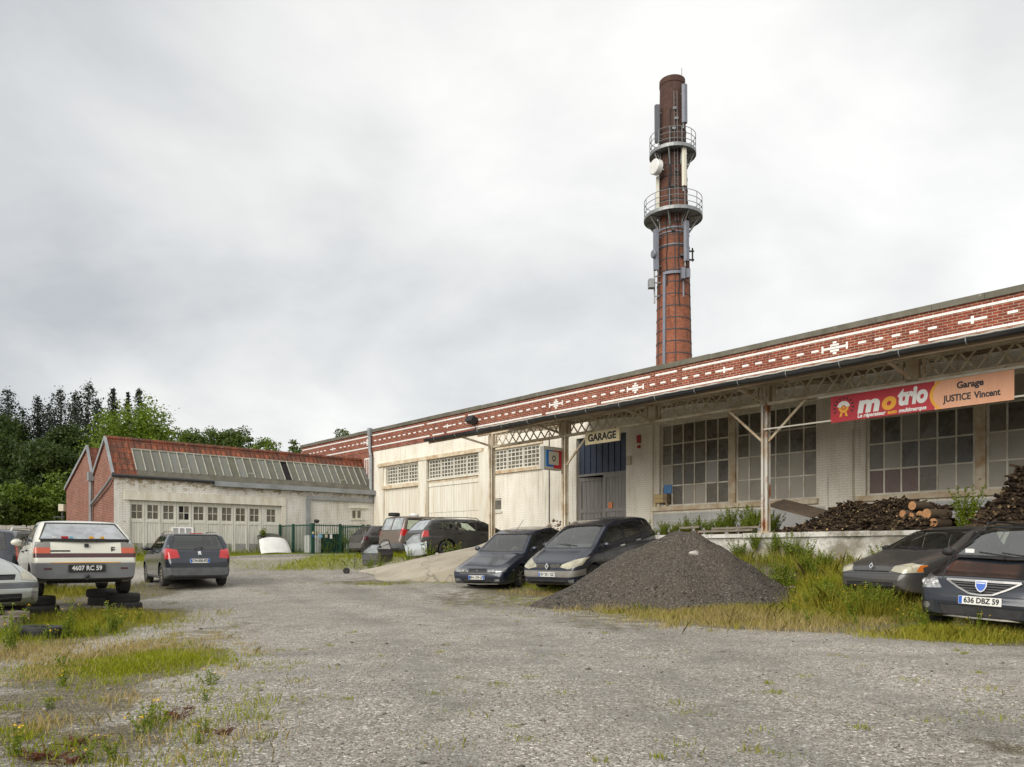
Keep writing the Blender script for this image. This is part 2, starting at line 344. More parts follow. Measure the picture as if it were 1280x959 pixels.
def paint(name, c, rough=.35, metal=.3, dirt=.25, dirtcol=(.16,.145,.115), coat=.8):
    t = NT(name); v = t.coord(); sp = t.n('ShaderNodeSeparateXYZ', Vector=v)
    d = t.math('MULTIPLY', t.ramp(t.noise(v, 2.8, 6, .62), [(.35, 0.0), (.75, 1.0)]), dirt)
    low = t.math('MULTIPLY', t.ramp(t.math('ADD', sp.outputs[2], t.math('MULTIPLY', t.noise(v, 5, 4), .25)), [(.25, 1.0), (.62, 0.0)]), min(1, dirt*1.7))
    d = t.math('MAXIMUM', d, low)
    return t.done(t.bsdf(t.mix(d, c, dirtcol), t.math('ADD', t.math('MULTIPLY', d, .5), rough), metal, None, coat))
MT['p_white'] = paint('cream_white_paint', (.70,.69,.60), .35, 0, .25, (.42,.39,.30)); MT['p_dark'] = paint('dark_slate_paint', (.020,.026,.038), .22, .35, .10)
MT['p_navy'] = paint('navy_paint', (.010,.017,.036), .22, .3, .12); MT['p_scenic'] = paint('blue_grey_paint', (.020,.025,.043), .22, .4, .10)
MT['p_logan'] = paint('slate_grey_paint', (.018,.023,.033), .2, .45, .06); MT['p_grey'] = paint('dull_silver_paint', (.085,.085,.085), .35, .4, .45, (.105,.085,.06))
MT['p_brown'] = paint('grey_brown_paint', (.185,.145,.12), .4, .4, .3); MT['p_char'] = paint('charcoal_paint', (.058,.057,.055), .3, .35, .2); MT['p_black'] = paint('black_paint', (.018,.02,.024), .3, .2, .25)
MT['p_silver'] = paint('mossy_silver_paint', (.44,.46,.44), .35, .35, .45, (.27,.29,.19)); MT['bump_grey'] = M('grey_bumper_plastic', (.115,.12,.13), .55, (.075,.076,.08), 4); MT['bump_light'] = M('light_grey_bumper', (.20,.205,.21), .55, (.13,.132,.136), 2.5); MT['bump_beige'] = M('pale_bumper_plastic', (.20,.19,.165), .55, (.14,.13,.11), 4)
MT['p_doorsil'] = paint('silver_door_paint', (.50,.54,.55), .3, .4, .25); MT['p_green'] = paint('dark_green_paint', (.02,.045,.032), .35, .2, .3)

def leafmat(name, cs, rough=.55, trans=.28, spec=.3):
    t = NT(name); g = t.n('ShaderNodeNewGeometry').outputs['Random Per Island']
    big = t.noise(t.coord(), .45, 3)
    f = t.math('ADD', t.math('MULTIPLY', g, .6), t.math('MULTIPLY', t.math('SUBTRACT', big, .3), 1.0))
    cc = t.ramp(f, [(i/(len(cs)-1)*.9+.05, c) for i, c in enumerate(cs)])
    p = t.bsdf(cc, rough, 0, None, 0, spec); tr = t.n('ShaderNodeBsdfTranslucent'); t.set(tr.inputs[0], t.mix(1.0, cc, (1.25,1.3,.6), 'MULTIPLY'))
    m = t.n('ShaderNodeMixShader', Fac=trans); t.set(m.inputs[1], p.outputs[0]); t.set(m.inputs[2], tr.outputs[0])
    return t.done(m)
MT['leaf_bright'] = leafmat('bright_leaves', [(.085,.135,.012), (.135,.205,.018), (.21,.27,.03)])
MT['leaf_mid'] = leafmat('mid_green_leaves', [(.045,.075,.016), (.075,.115,.022), (.125,.165,.034)])
MT['leaf_dark'] = leafmat('dark_leaves', [(.026,.046,.012), (.046,.076,.018), (.085,.115,.028)])
MT['needle'] = leafmat('dark_needles', [(.014,.023,.014), (.023,.036,.021), (.038,.053,.029)], trans=.1)
MT['leaf_bush'] = leafmat('bush_leaves', [(.075,.12,.015), (.12,.18,.022), (.20,.25,.04)])
MT['grass'] = leafmat('grass_blades', [(.19,.19,.018), (.29,.27,.028), (.40,.35,.055)], trans=.3)
MT['grass_lush'] = leafmat('fresh_grass_blades', [(.16,.195,.010), (.25,.285,.014), (.36,.37,.025)], trans=.3)
MT['grass_dry'] = leafmat('dry_grass_blades', [(.27,.205,.07), (.40,.31,.13), (.50,.40,.20)], trans=.2)
MT['leaf_weed'] = leafmat('weed_leaves', [(.10,.145,.012), (.165,.215,.018), (.26,.29,.03)])
MT['red_weed'] = leafmat('reddish_weed_leaves', [(.12,.035,.025), (.17,.06,.035), (.12,.10,.03)])

def gravelmat():
    t = NT('yard_gravel'); v = t.coord()
    wob = t.n('ShaderNodeVectorMath', _operation='ADD'); t.set(wob.inputs[0], v)
    nz = t.n('ShaderNodeTexNoise', Scale=30.0); t.set(nz.inputs['Vector'], v)
    sc = t.n('ShaderNodeVectorMath', _operation='SCALE'); t.set(sc.inputs[0], nz.outputs['Color']); sc.inputs['Scale'].default_value = .02; t.set(wob.inputs[1], sc.outputs[0])
    def vor(s):
        x = t.n('ShaderNodeTexVoronoi', Scale=s); t.set(x.inputs['Vector'], wob.outputs[0]); return x
    a, b = vor(92.0), vor(46.0)
    ca = t.n('ShaderNodeSeparateColor', Color=a.outputs['Color']); cb = t.n('ShaderNodeSeparateColor', Color=b.outputs['Color'])
    st = [(.0, (.12,.108,.090)), (.25, (.255,.236,.203)), (.65, (.355,.332,.290)), (.88, (.47,.445,.40)), (1.0, (.82,.79,.73))]
    c1 = t.ramp(ca.outputs[0], st); c2 = t.ramp(cb.outputs[0], st)
    sel = t.ramp(cb.outputs[1], [(.66, 0.0), (.68, 1.0)]); cc = t.mix(sel, c1, c2)
    cc = t.mix(t.ramp(ca.outputs[1], [(.9, 0.0), (.92, .5)]), cc, (.26,.17,.10))
    big = t.noise(v, .35, 6, .6); tk = t.n('ShaderNodeAttribute', _attribute_name='track'); tf = t.math('MULTIPLY', tk.outputs['Fac'], t.ramp(t.noise(v, 1.6, 6, .65), [(.34, 0.0), (.62, 1.0)])); cc = t.mix(t.math('MULTIPLY', tf, .55), cc, (.205,.197,.178))
    cc = t.mix(1.0, cc, t.ramp(big, [(.3, .74), (.7, 1.18)]), 'MULTIPLY')
    mid = t.noise(v, 2.3, 7, .7); cc = t.mix(t.ramp(mid, [(.52, 0.0), (.70, .65)]), cc, (.165,.15,.118))
    at_ = t.n('ShaderNodeAttribute', _attribute_name='soil')
    edge = t.math('ADD', t.math('MULTIPLY', at_.outputs['Fac'], 1.25), t.math('MULTIPLY', t.math('SUBTRACT', t.noise(v, 3.1, 7, .7), .5), 1.5))
    soil = t.ramp(t.noise(v, 9, 6, .7), [(.3, (.055,.042,.026)), (.5, (.10,.082,.045)), (.62, (.12,.11,.045)), (.75, (.14,.15,.035))])
    soil = t.mix(1.0, soil, t.ramp(ca.outputs[0], [(.1, .55), (.6, 1.1), (.92, 2.1)]), 'MULTIPLY'); cc = t.mix(t.ramp(edge, [(.40, 0.0), (.66, .78)]), cc, soil)
    hgt = t.math('ADD', t.math('MULTIPLY', a.outputs['Distance'], -1.0), t.math('MULTIPLY', t.math('MULTIPLY', b.outputs['Distance'], -1.0), sel))
    return t.done(t.bsdf(cc, .9, 0, t.bump(hgt, .7, .008), 0, .25))
MT['gravel'] = gravelmat()
def stonemat(name, st):
    t = NT(name); f = t.n('ShaderNodeNewGeometry').outputs['Random Per Island']
    cc = t.ramp(f, st); cc = t.mix(1.0, cc, t.ramp(t.noise(t.coord(), 60, 3), [(.3, .75), (.7, 1.15)]), 'MULTIPLY')
    return t.done(t.bsdf(cc, .9, 0, None, 0, .25))
MT['stones'] = stonemat('loose_stones', [(0, (.09,.08,.066)), (.4, (.20,.185,.158)), (.8, (.31,.29,.255)), (.96, (.48,.46,.42)), (1.0, (.26,.14,.085))])
MT['pile_stones'] = stonemat('pile_stones', [(0, (.045,.04,.035)), (.55, (.09,.082,.071)), (.9, (.15,.138,.12)), (1.0, (.33,.31,.28))])
def pilemat():
    t = NT('gravel_heap'); v = t.coord(); x = t.n('ShaderNodeTexVoronoi', Scale=58.0); t.set(x.inputs['Vector'], v)
    s = t.n('ShaderNodeSeparateColor', Color=x.outputs['Color'])
    cc = t.ramp(s.outputs[0], [(0, (.050,.042,.035)), (.5, (.088,.076,.063)), (.85, (.135,.119,.100)), (1, (.25,.23,.20))])
    cc = t.mix(t.ramp(t.noise(v, 1.6, 6, .65), [(.42, 0.0), (.7, .6)]), cc, (.115,.095,.07))
    hgt = t.math('ADD', t.math('MULTIPLY', x.outputs['Distance'], -1.0), t.noise(v, 20, 5))
    return t.done(t.bsdf(cc, .95, 0, t.bump(hgt, .8, .025), 0, .2))
MT['heap'] = pilemat()
MT['stick'] = stonemat('split_sticks', [(0, (.022,.015,.010)), (.55, (.048,.032,.021)), (.9, (.085,.058,.036)), (1, (.16,.11,.06))])
MT['stickend'] = stonemat('stick_ends', [(0, (.035,.023,.014)), (.7, (.07,.048,.028)), (.92, (.17,.12,.06)), (1, (.42,.30,.14))])
# ------------------------------------------------------------------ sky, sun, camera
w = bpy.data.worlds.new('World'); scene.world = w; w.use_nodes = True
nt = w.node_tree; nt.nodes.clear()
def wn(typ, **kw):
    x = nt.nodes.new(typ)
    for k, v in kw.items(): setattr(x, k, v)
    return x
SUN_EL, SUN_AZ = R(29), R(217)          # high, behind and to the left of the camera
sky = wn('ShaderNodeTexSky', sky_type='NISHITA', sun_disc=False, sun_elevation=SUN_EL, sun_rotation=SUN_AZ)
tc = wn('ShaderNodeTexCoord'); sep = wn('ShaderNodeSeparateXYZ'); nt.links.new(tc.outputs['Generated'], sep.inputs[0])
def wm(op, a, b=0.0, c=0.0):
    x = wn('ShaderNodeMath', operation=op)
    for i, v in enumerate((a, b, c)):
        if hasattr(v, 'is_output'): nt.links.new(v, x.inputs[i])
        else: x.inputs[i].default_value = v
    return x.outputs[0]
den = wm('ADD', wm('MAXIMUM', sep.outputs[2], 0.0), .34)
cmb = wn('ShaderNodeCombineXYZ'); nt.links.new(wm('DIVIDE', sep.outputs[0], den), cmb.inputs[0]); nt.links.new(wm('DIVIDE', sep.outputs[1], den), cmb.inputs[1])
cmb.inputs[2].default_value = 5.7
def wnoise(scale, det, rough, dist=0.0):
    x = wn('ShaderNodeTexNoise'); nt.links.new(cmb.outputs[0], x.inputs['Vector'])
    x.inputs['Scale'].default_value = scale; x.inputs['Detail'].default_value = det; x.inputs['Roughness'].default_value = rough; x.inputs['Distortion'].default_value = dist
    return x.outputs['Fac']
n1 = wnoise(.62, 7, .5, .25); n2 = wnoise(1.7, 8, .52, .3)
f = wm('ADD', wm('MULTIPLY', n1, .75), wm('MULTIPLY', n2, .46))
f = wm('ADD', f, wm('MULTIPLY', wm('DIVIDE', sep.outputs[0], den), .085))
rp = wn('ShaderNodeValToRGB'); nt.links.new(f, rp.inputs[0]); e = rp.color_ramp.elements
for _ in range(3): e.new(.5)
for i, (p, c) in enumerate([(.48, (.43,.447,.468)), (.555, (.55,.562,.568)), (.61, (.64,.645,.636)), (.66, (.715,.715,.698)), (.73, (.82,.815,.79))]):
    e[i].position = p; e[i].color = (*c, 1)
SKYK = 6.25
mul = wn('ShaderNodeVectorMath', operation='SCALE'); nt.links.new(rp.outputs[0], mul.inputs[0]); mul.inputs['Scale'].default_value = SKYK
mx = wn('ShaderNodeMix', data_type='RGBA'); mx.inputs[0].default_value = .94
nt.links.new(sky.outputs[0], mx.inputs[6]); nt.links.new(mul.outputs[0], mx.inputs[7])
bg = wn('ShaderNodeBackground'); bg.inputs[1].default_value = .1; nt.links.new(mx.outputs[2], bg.inputs[0])
wo = wn('ShaderNodeOutputWorld'); nt.links.new(bg.outputs[0], wo.inputs[0])
sun = bpy.data.lights.new('sun', 'SUN'); sun.energy = 1.5; sun.angle = R(50); sun.color = (1.0, .945, .86)
so = link('sun', sun); sd = Vector((math.sin(SUN_AZ)*math.cos(SUN_EL), math.cos(SUN_AZ)*math.cos(SUN_EL), math.sin(SUN_EL)))
so.rotation_euler = (-sd).to_track_quat('-Z', 'Y').to_euler(); so.location = (0, -10, 30)
cam = bpy.data.cameras.new('camera'); co = link('camera', cam, None, (0, 0, ZC)); co.rotation_euler = (R(90), 0, 0)
cam.sensor_width = 36; cam.lens = FPX/1280*36; cam.shift_y = (UH-479.5)/1280; cam.clip_start = .05; cam.clip_end = 3000
scene.camera = co
scene.view_settings.view_transform = 'Standard'; scene.view_settings.look = 'None'; scene.view_settings.exposure = 1.03; scene.view_settings.gamma = 1
scene.render.engine = 'CYCLES'; scene.cycles.max_bounces = 8; scene.cycles.diffuse_bounces = 5; scene.cycles.glossy_bounces = 3; scene.cycles.transparent_max_bounces = 12
scene.cycles.caustics_reflective = False; scene.cycles.caustics_refractive = False; scene.cycles.use_denoising = True

# ------------------------------------------------------------------ the yard
# soil / plant zones: (x, y, rx, ry, angle, soil strength)
def zone(u, v, ru, rv, s=1.0):
    x, y = at(u, v); x1, _ = at(u+ru, v); _, y1 = at(u, v-rv); _, y2 = at(u, v+rv)
    return (x, y, x1-x, abs(y1-y2)/2, s)
ZONES = [zone(165, 832, 92, 24, .9), zone(90, 775, 115, 17, 1.0), zone(20, 800, 90, 26, 1.0), zone(30, 890, 120, 50, .62), zone(110, 930, 90, 30, .55), zone(180, 905, 34, 14, .5),
         zone(960, 772, 160, 14, 1.0), zone(1060, 752, 110, 26, 1.0), zone(1200, 792, 110, 12, 1.0), zone(670, 735, 70, 14, .8), zone(640, 748, 120, 14, .45), zone(760, 775, 80, 12, .4),
         zone(230, 800, 70, 30, .4), zone(100, 745, 100, 12, .9), zone(1240, 930, 40, 16, .5), zone(470, 728, 60, 4, .5)]
def soil(x, y):
    s = 0.0
    for zx, zy, rx, ry, k in ZONES:
        d = ((x-zx)/rx)**2+((y-zy)/ry)**2
        if d < 2.2: s = max(s, k*(1-smooth(.35, 1.9, d)))
    v = (x-L0.x)*K0.x+(y-L0.y)*K0.y; u = (x-L0.x)*G0.x+(y-L0.y)*G0.y
    if -3.2 < v < .5 and -3 < u < 13: s = max(s, smooth(-3.3, -2.6, v))
    if y > 40 or x < -16 and y > 22: s = 1.0
    p = -((x-B0.x)*N0.x+(y-B0.y)*N0.y)
    if y > 12: s = max(s, .75*smooth(6.5, 5.2, p))
    return s
def axis(a, b, step, lo, hi, g=1.35):
    c = list(np.arange(a, b+1e-6, step)); s = step
    while c[-1] < hi: s *= g; c.append(c[-1]+s)
    s = step
    while c[0] > lo: s *= g; c.insert(0, c[0]-s)
    return c
xs = axis(-18, 18, .16, -700, 700); ys = axis(2, 38, .16, -500, 1200)
nx, ny = len(xs), len(ys); P = []; S = []
for y in ys:
    for x in xs:
        h = ground(x, y); P.append((x, y, h)); S.append(soil(x, y))
me = bpy.data.meshes.new('ground')
F = [(j*nx+i, j*nx+i+1, (j+1)*nx+i+1, (j+1)*nx+i) for j in range(ny-1) for i in range(nx-1)]
me.from_pydata(P, [], F); me.materials.append(MT['gravel']); me.polygons.foreach_set('use_smooth', [True]*len(F))
TRK = [[(.6,2),(.2,6),(-1.2,12),(-4.2,18),(-7.5,25)], [(2.5,2),(2.2,7),(.6,12),(-2.2,18),(-4.6,23.5)], [(-6,6),(-1,8.6),(4,9.2),(9,8.8)]]
def tdist(P_, x, y):
    return min(math.hypot(x-(a[0]+(b[0]-a[0])*t), y-(a[1]+(b[1]-a[1])*t)) for a, b in zip(P_[:-1], P_[1:]) for t in [max(0, min(1, ((x-a[0])*(b[0]-a[0])+(y-a[1])*(b[1]-a[1]))/((b[0]-a[0])**2+(b[1]-a[1])**2)))])
TV = []
for x, y, z in P:
    v_ = 0.0
    if -12 < x < 12 and 1.5 < y < 27:
        for c_ in TRK:
            d_ = abs(tdist(c_, x, y)-.72); v_ = max(v_, 1-smooth(.12, .40, d_))
    TV.append(v_)
a2 = me.attributes.new('track', 'FLOAT', 'POINT'); a2.data.foreach_set('value', TV)
att = me.attributes.new('soil', 'FLOAT', 'POINT'); att.data.foreach_set('value', S); me.update()
tag(link('ground', me), kind='structure')

# ------------------------------------------------------------------ main building
main = thing('factory_building', 'long white walled workshop under a red brick parapet patterned in white', 'building', tuple(B0), ROT_MAIN)
def wall_face(mb, a0, a1, z0, z1, ops, b=0.0, depth=.22, m=0, mrev=None, split=None, mlow=0):
    """vertical face in the plane y=b with rectangular openings and their reveals"""
    ca = sorted({a0, a1, *[o[0] for o in ops], *[o[1] for o in ops]})
    for l, r in zip(ca[:-1], ca[1:]):
        if l < a0 or r > a1: continue
        hs = sorted([(o[2], o[3]) for o in ops if o[0] <= l+1e-6 and o[1] >= r-1e-6]); z = z0
        for h0, h1 in hs+[(z1, z1)]:
            if h0 > z+1e-6:
                segs = [(z, h0)]
                if split and z < split < h0: segs = [(z, split), (split, h0)]
                for s0, s1 in segs:
                    mb.poly([(l,b,s0),(r,b,s0),(r,b,s1),(l,b,s1)], mlow if (split and s1 <= split+1e-6) else m)
            z = max(z, h1)
    mr = m if mrev is None else mrev
    for x0, x1, h0, h1 in ops:
        mb.poly([(x0,b,h0),(x0,b,h1),(x0,b+depth,h1),(x0,b+depth,h0)], mr); mb.poly([(x1,b,h1),(x1,b,h0),(x1,b+depth,h0),(x1,b+depth,h1)], mr)
        mb.poly([(x0,b,h1),(x1,b,h1),(x1,b+depth,h1),(x0,b+depth,h1)], mr)
        if h0 > z0+.01: mb.poly([(x0,b,h0),(x0,b+depth,h0),(x1,b+depth,h0),(x1,b,h0)], mr)
AE = 15.0
OPS = [(-27.6,-24.55,4.6,5.5),(-27.8,-24.55,0.0,4.36),(-23.85,-19.85,4.62,5.54),(-23.85,-19.85,0.0,4.55),(-19.12,-16.0,4.65,5.54),(-19.08,-18.4,2.88,3.44),
       (-13.95,-11.45,0.0,5.52),(-9.95,-4.22,2.7,5.58),(-2.78,2.95,2.7,5.58),(4.4,10.1,2.7,5.58)]
m = MB(); wall_face(m, -28.85, -11.0, 0, 6.48, [o for o in OPS if o[1] < -11], m=0)
wall_face(m, -11.0, AE, 0, 6.48, [o for o in OPS if o[0] > -11], split=2.46, m=0, mlow=1)
m.build('wall', [MT['white_wall'], MT['grey_wall']], main)
m = MB()
m.box(-37.1, AE, -.035, .35, 6.48, 7.48); m.box(-37.1, -28.85, -.02, .3, 0, 6.48)
m.box(-37.1, -36.8, .35, 24, 0, 7.48); m.box(AE-.3, AE, .35, 24, 0, 7.48); m.box(-37.1, AE, 24, 24.3, 0, 7.48)
# white glazed patterns, a few bricks missing
q = random.Random(3); yb = -.041
def glaze(a, z, wd=.222, hh=.064): m.box(a-wd/2, a+wd/2, yb, -.03, z-hh/2, z+hh/2, 1)
a = -37.0
while a < AE:
    for z in (6.73, 7.33):
        if q.random() > (.03 if a > -30 else .01): glaze(a+.11, z+.0, .224)
    a += .23
PLUS = [-.07, -7.31, -22.24, -33.2, 7.2, 14.4]; HH = [-3.65, -10.99, -15.03, -29.4, 3.6, 10.8]
a = -36.9
while a < AE:
    c = min(PLUS+HH, key=lambda t: abs(t-a)); d = abs(c-a)
    if d > .52 and not (-20.6 < a < -19.9) and q.random() > .03: glaze(a, 7.03, .222)
    a += .46
for c in PLUS:
    glaze(c, 7.03, .66); m.box(c-.035, c+.035, yb-.002, -.03, 6.93, 7.13, 1)
for c in HH:
    glaze(c, 7.03, .66)
    for sgn in (-1, 1): m.box(c+sgn*.36-.03, c+sgn*.36+.03, yb-.002, -.03, 6.93, 7.13, 1)
    for sgn in (-1, 1):
        m.box(c-.13, c+.13, yb-.001, -.03, 7.03+sgn*.08-.03, 7.03+sgn*.08+.03, 1); m.box(c-.055, c+.055, yb-.001, -.03, 7.03+sgn*.155-.03, 7.03+sgn*.155+.03, 1)
for k in range(3): m.box(-29.72+.21*k, -29.65+.21*k, -.03, -.015, 4.55, 6.1, 1)
m.box(-29.72, -29.23, -.03, -.015, 6.1, 6.17, 1)
m.build('brick_parapet', [MT['brick'], MT['white_glaze']], main)
m = MB(); a = -37.2
while a < AE:
    l = q.uniform(1.2, 2.6); m.box(a, min(a+l-.008, AE+.1), -.10, .42, 7.48+q.uniform(-.006,.006), 7.645+q.uniform(-.01,.012)); a += l
m.build('coping', MT['coping'], main)
m = MB(); m.box(-36.8, AE-.3, .35, 24, 6.9, 7.0); m.build('roof', MT['roofsheet'], main)
m = MB(); m.box(-28.8, AE-.4, .9, 1.0, 0, 6.4); m.build('shade_backing', MT['dark'], main)  # added near-black sheet, its colour standing in for the unlit interior
# pilasters, lintels, sills
for l, r, z0, z1, pr in ((-24.55,-23.85,0,5.56,.10), (-19.85,-19.14,0,5.56,.10), (-28.2,-27.82,0,5.56,.05)):
    m = MB(); m.box(l, r, -pr, .05, z0, z1); m.build('pilaster', MT['cream'], main)
for l, r, z0, z1, pr, mm in ((-28.3,-19.6,5.57,5.74,.13,'cream_rust'), (-19.3,-15.8,5.56,5.66,.05,'cream_rust')):
    m = MB(); m.box(l, r, -pr, .02, z0, z1); m.build('lintel', MT[mm], main)
for l, r, z0, z1, pr, mm in ((-27.9,-24.56,4.38,4.56,.08,'cream_rust'), (-23.84,-19.86,4.56,4.62,.05,'cream'), (-19.3,-15.85,4.5,4.64,.09,'cream_rust'), (-19.15,-18.33,2.81,2.88,.06,'cream'),
        (-10.25,-4.15,2.55,2.7,.11,'cream_rust'), (-3.02,3.2,2.55,2.7,.11,'cream_rust'), (4.2,10.3,2.55,2.7,.11,'cream_rust')):
    m = MB(); m.box(l, r, -pr, .06, z0, z1); m.build('window_sill', MT[mm], main)
for c in (-10.62, -3.5, 3.68):                                  # shallow piers between the window bays
    m = MB(); m.box(c-.42, c+.42, -.055, .02, 1.62, 6.44); m.build('pier', MT['white_wall'], main)

def glazed(parent, a0, a1, z0, z1, nc, nr, b, mf, glassrows, bar=.042, edge=.065, name='window'):
    m = MB()
    m.box(a0, a1, b, b+.06, z0, z0+edge); m.box(a0, a1, b, b+.06, z1-edge, z1); m.box(a0, a0+edge, b, b+.06, z0+edge, z1-edge); m.box(a1-edge, a1, b, b+.06, z0+edge, z1-edge)
    for i in range(1, nc):
        x = a0+(a1-a0)*i/nc; m.box(x-bar/2, x+bar/2, b+.005, b+.05, z0+edge, z1-edge)
    for j in range(1, nr):
        z = z0+(z1-z0)*j/nr; m.box(a0+edge, a1-edge, b+.009, b+.046, z-bar/2, z+bar/2)
    o = m.build(name, mf, parent); g = MB(); used = []
    for j in range(nr):
        mt = glassrows(j)
        for i in range(nc):
            mm = mt(i) if callable(mt) else mt
            if nc >= 6 and mm != 'pane_rose':
                rr_ = q.random(); mm = ('pane_dust' if mm == 'pane_dark' else 'pane_dark') if rr_ < .10 else 'sign_grey' if rr_ < .115 else mm
            if mm not in used: used.append(mm)
            x0, x1 = a0+(a1-a0)*i/nc, a0+(a1-a0)*(i+1)/nc; h0, h1 = z0+(z1-z0)*j/nr, z0+(z1-z0)*(j+1)/nr
            t = [q.uniform(-.012, .012) for _ in range(4)]
            g.poly([(x0,b+.03+t[0],h0),(x1,b+.03+t[1],h0),(x1,b+.03+t[2],h1),(x0,b+.03+t[3],h1)], used.index(mm))
    g.build('pane', [MT[x] for x in used], o)
    return o
for x0, x1, z0, z1, ns in ((-27.55,-24.6,4.6,5.5,3), (-23.82,-19.88,4.64,5.54,4), (-19.08,-16.03,4.65,5.54,3)):
    for k in range(ns):
        s = (x1-x0)/ns; glazed(main, x0+s*k, x0+s*(k+1)-.02, z0, z1, 4, 5, .05, MT['frame_white'], lambda j: 'pane_small', .042, .055)
glazed(main, -19.06, -18.42, 2.9, 3.43, 1, 1, .06, MT['frame_white'], lambda j: 'pane_small')
dk = lambda j: 'pane_dust' if j < 1 else 'pane_dark'
def dk2(j): return 'pane_dark' if j >= 2 else 'pane_dust'
def dk3(j): return (lambda i: 'pane_rose' if i < 3 else ('pane_dust' if i > 3 else 'pane_dark')) if j == 0 else ('pane_dark' if j == 3 else (lambda i: 'pane_dust' if i in (0,1) and j == 1 else 'pane_dark'))
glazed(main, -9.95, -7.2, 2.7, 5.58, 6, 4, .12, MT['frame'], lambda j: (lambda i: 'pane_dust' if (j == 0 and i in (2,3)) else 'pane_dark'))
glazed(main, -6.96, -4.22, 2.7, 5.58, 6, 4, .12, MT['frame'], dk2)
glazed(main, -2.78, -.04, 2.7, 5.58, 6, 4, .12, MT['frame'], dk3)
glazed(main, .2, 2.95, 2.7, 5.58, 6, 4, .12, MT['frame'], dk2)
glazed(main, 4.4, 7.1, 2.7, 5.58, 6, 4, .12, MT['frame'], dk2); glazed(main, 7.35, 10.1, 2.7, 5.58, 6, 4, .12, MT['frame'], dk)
for x0, x1 in ((-7.2,-6.96), (-.04,.2), (7.1,7.35)):
    m = MB(); m.box(x0+.005, x1-.005, .04, .2, 2.7, 5.58); m.build('mullion_post', MT['cream_rust'], main)
# big sliding doors on the left
def planks(mb, a0, a1, z0, z1, b, step, th=.03, mat=0, gap=.008, seed=1):
    qq = random.Random(seed); n = max(1, round((a1-a0)/step)); s = (a1-a0)/n
    for k in range(n): mb.box(a0+s*k+gap/2, a0+s*(k+1)-gap/2, b+qq.uniform(-.004,.004), b+th, z0, z1, mat)
m = MB(); planks(m, -27.8, -24.56, .4, 4.36, .06, .16); m.box(-27.8,-24.56,.09,.12,.4,4.36); m.build('sliding_door', MT['door_big'], main)
for x0, x1 in ((-23.84,-21.87), (-21.85,-19.86)):
    m = MB(); planks(m, x0, x1, .4, 2.98, .06, .18); planks(m, x0, x1, 3.0, 4.25, .065, .18, seed=4); m.box(x0,x1,.1,.13,.4,4.3); m.box(x0, x1, .03, .09, 4.26, 4.44); m.build('sliding_door', MT['door_big'], main)
m = MB(); m.box(-23.84,-19.86,.02,.2,4.44,4.55); m.build('door_track', MT['cream_rust'], main)
m = MB(); m.box(-23.93, -23.86, -.12, -.02, .5, 4.1); m.build('door_edge_guard', MT['cream_rust'], main)
# garage entrance
m = MB(); a = -13.95
while a < -11.46:
    e2 = min(a+.30, -11.45); m.box(a, e2-.03, .17, .2, 4.12, 5.5); m.box(e2-.03, e2, .14, .2, 4.12, 5.5); a += .30
m.build('steel_panel', MT['blue_sheet'], main)
m = MB(); m.box(-13.95,-11.45,.12,.22,4.04,4.12); m.build('door_track', MT['door_grey'], main)
def leaf(mb, x0, x1, z0, z1, b, M4=None):
    n = 8; s = (x1-x0)/n
    for k in range(n): mb.box(x0+s*k+.005, x0+s*(k+1)-.005, b, b+.03, z0, z1, 0, M4)
    for h0, h1 in ((z0, z0+.16), (z0+1.0, z0+1.14), (z1-.14, z1)): mb.box(x0, x1, b-.03, b-.001, h0, h1, 0, M4)
    for c0, c1 in ((x0, x0+.12), (x1-.12, x1)): mb.box(c0, c1, b-.028, b-.0015, z0, z1, 0, M4)
m = MB(); leaf(m, -12.62, -11.47, 1.63, 4.06, .10); od = m.build('door_leaf', MT['door_grey'], main)
m = MB(); m.box(-12.36,-12.16,.055,.068,2.75,2.98); m.build('warning_notice', MT['orange_lens'], od)
m = MB(); Mo = Matrix.Translation((-13.93, .12, 0)) @ Matrix.Rotation(R(24), 4, 'Z'); leaf(m, 0, 1.24, 1.63, 4.0, 0, Mo); od = m.build('door_leaf', MT['door_grey'], main)
m = MB(); m.box(.95, 1.15, -.07, -.03, 2.32, 2.38, 0, Mo); m.build('door_handle', MT['red_paint'], od)
m = MB(); m.box(-11.4, -11.2, -.06, -.001, 4.28, 4.6); m.build('fuse_box', MT['sign_beige'], main)
m = MB(); m.box(-10.86, -10.72, -.12, -.056, 5.02, 5.3); m.box(-10.85,-10.74,-.12,-.056,4.84,4.93); m.build('alarm_box', MT['red_paint'], main)
m = MB(); m.tube((-15.43,-.03,.9), (-15.43,-.03,5.9), .018, 6); m.build('cable_conduit', MT['black'], main)
m = MB(); m.tube((-3.1,-.09,1.7), (-3.1,-.09,4.6), .015, 6); m.tube((-9.0,-.02,5.72),(-4.3,-.02,5.72),.02,6); m.build('cable_conduit', MT['sign_beige'], main)
m = MB()                                                        # zinc downpipe at the junction of the two buildings
m.box(-29.12,-28.88,-.22,-.05,7.30,7.72); m.path([(-29.0,-.13,7.3),(-29.0,-.13,6.5),(-28.86,-.16,6.2),(-28.86,-.16,3.9)], .085, 10); m.build('downpipe', MT['zinc'], main)
m = MB(); m.box(-20.25,-19.95,-.12,-.04,6.98,7.06); m.box(-20.42,-19.92,-.42,-.12,6.9,7.14, 0, Matrix.Translation((-20.15,-.25,7)) @ Matrix.Rotation(R(-22),4,'X') @ Matrix.Translation((20.15,.25,-7)))
fl = thing('floodlight', 'black floodlight mounted on the red brick parapet above the canopy end', 'floodlight', tuple(B0), ROT_MAIN)
m.build('housing', MT['black'], fl); m = MB(); m.path([(-20.15,-.1,6.95),(-20.1,-.06,6.6)], .012, 5); m.build('cable', MT['black'], fl)

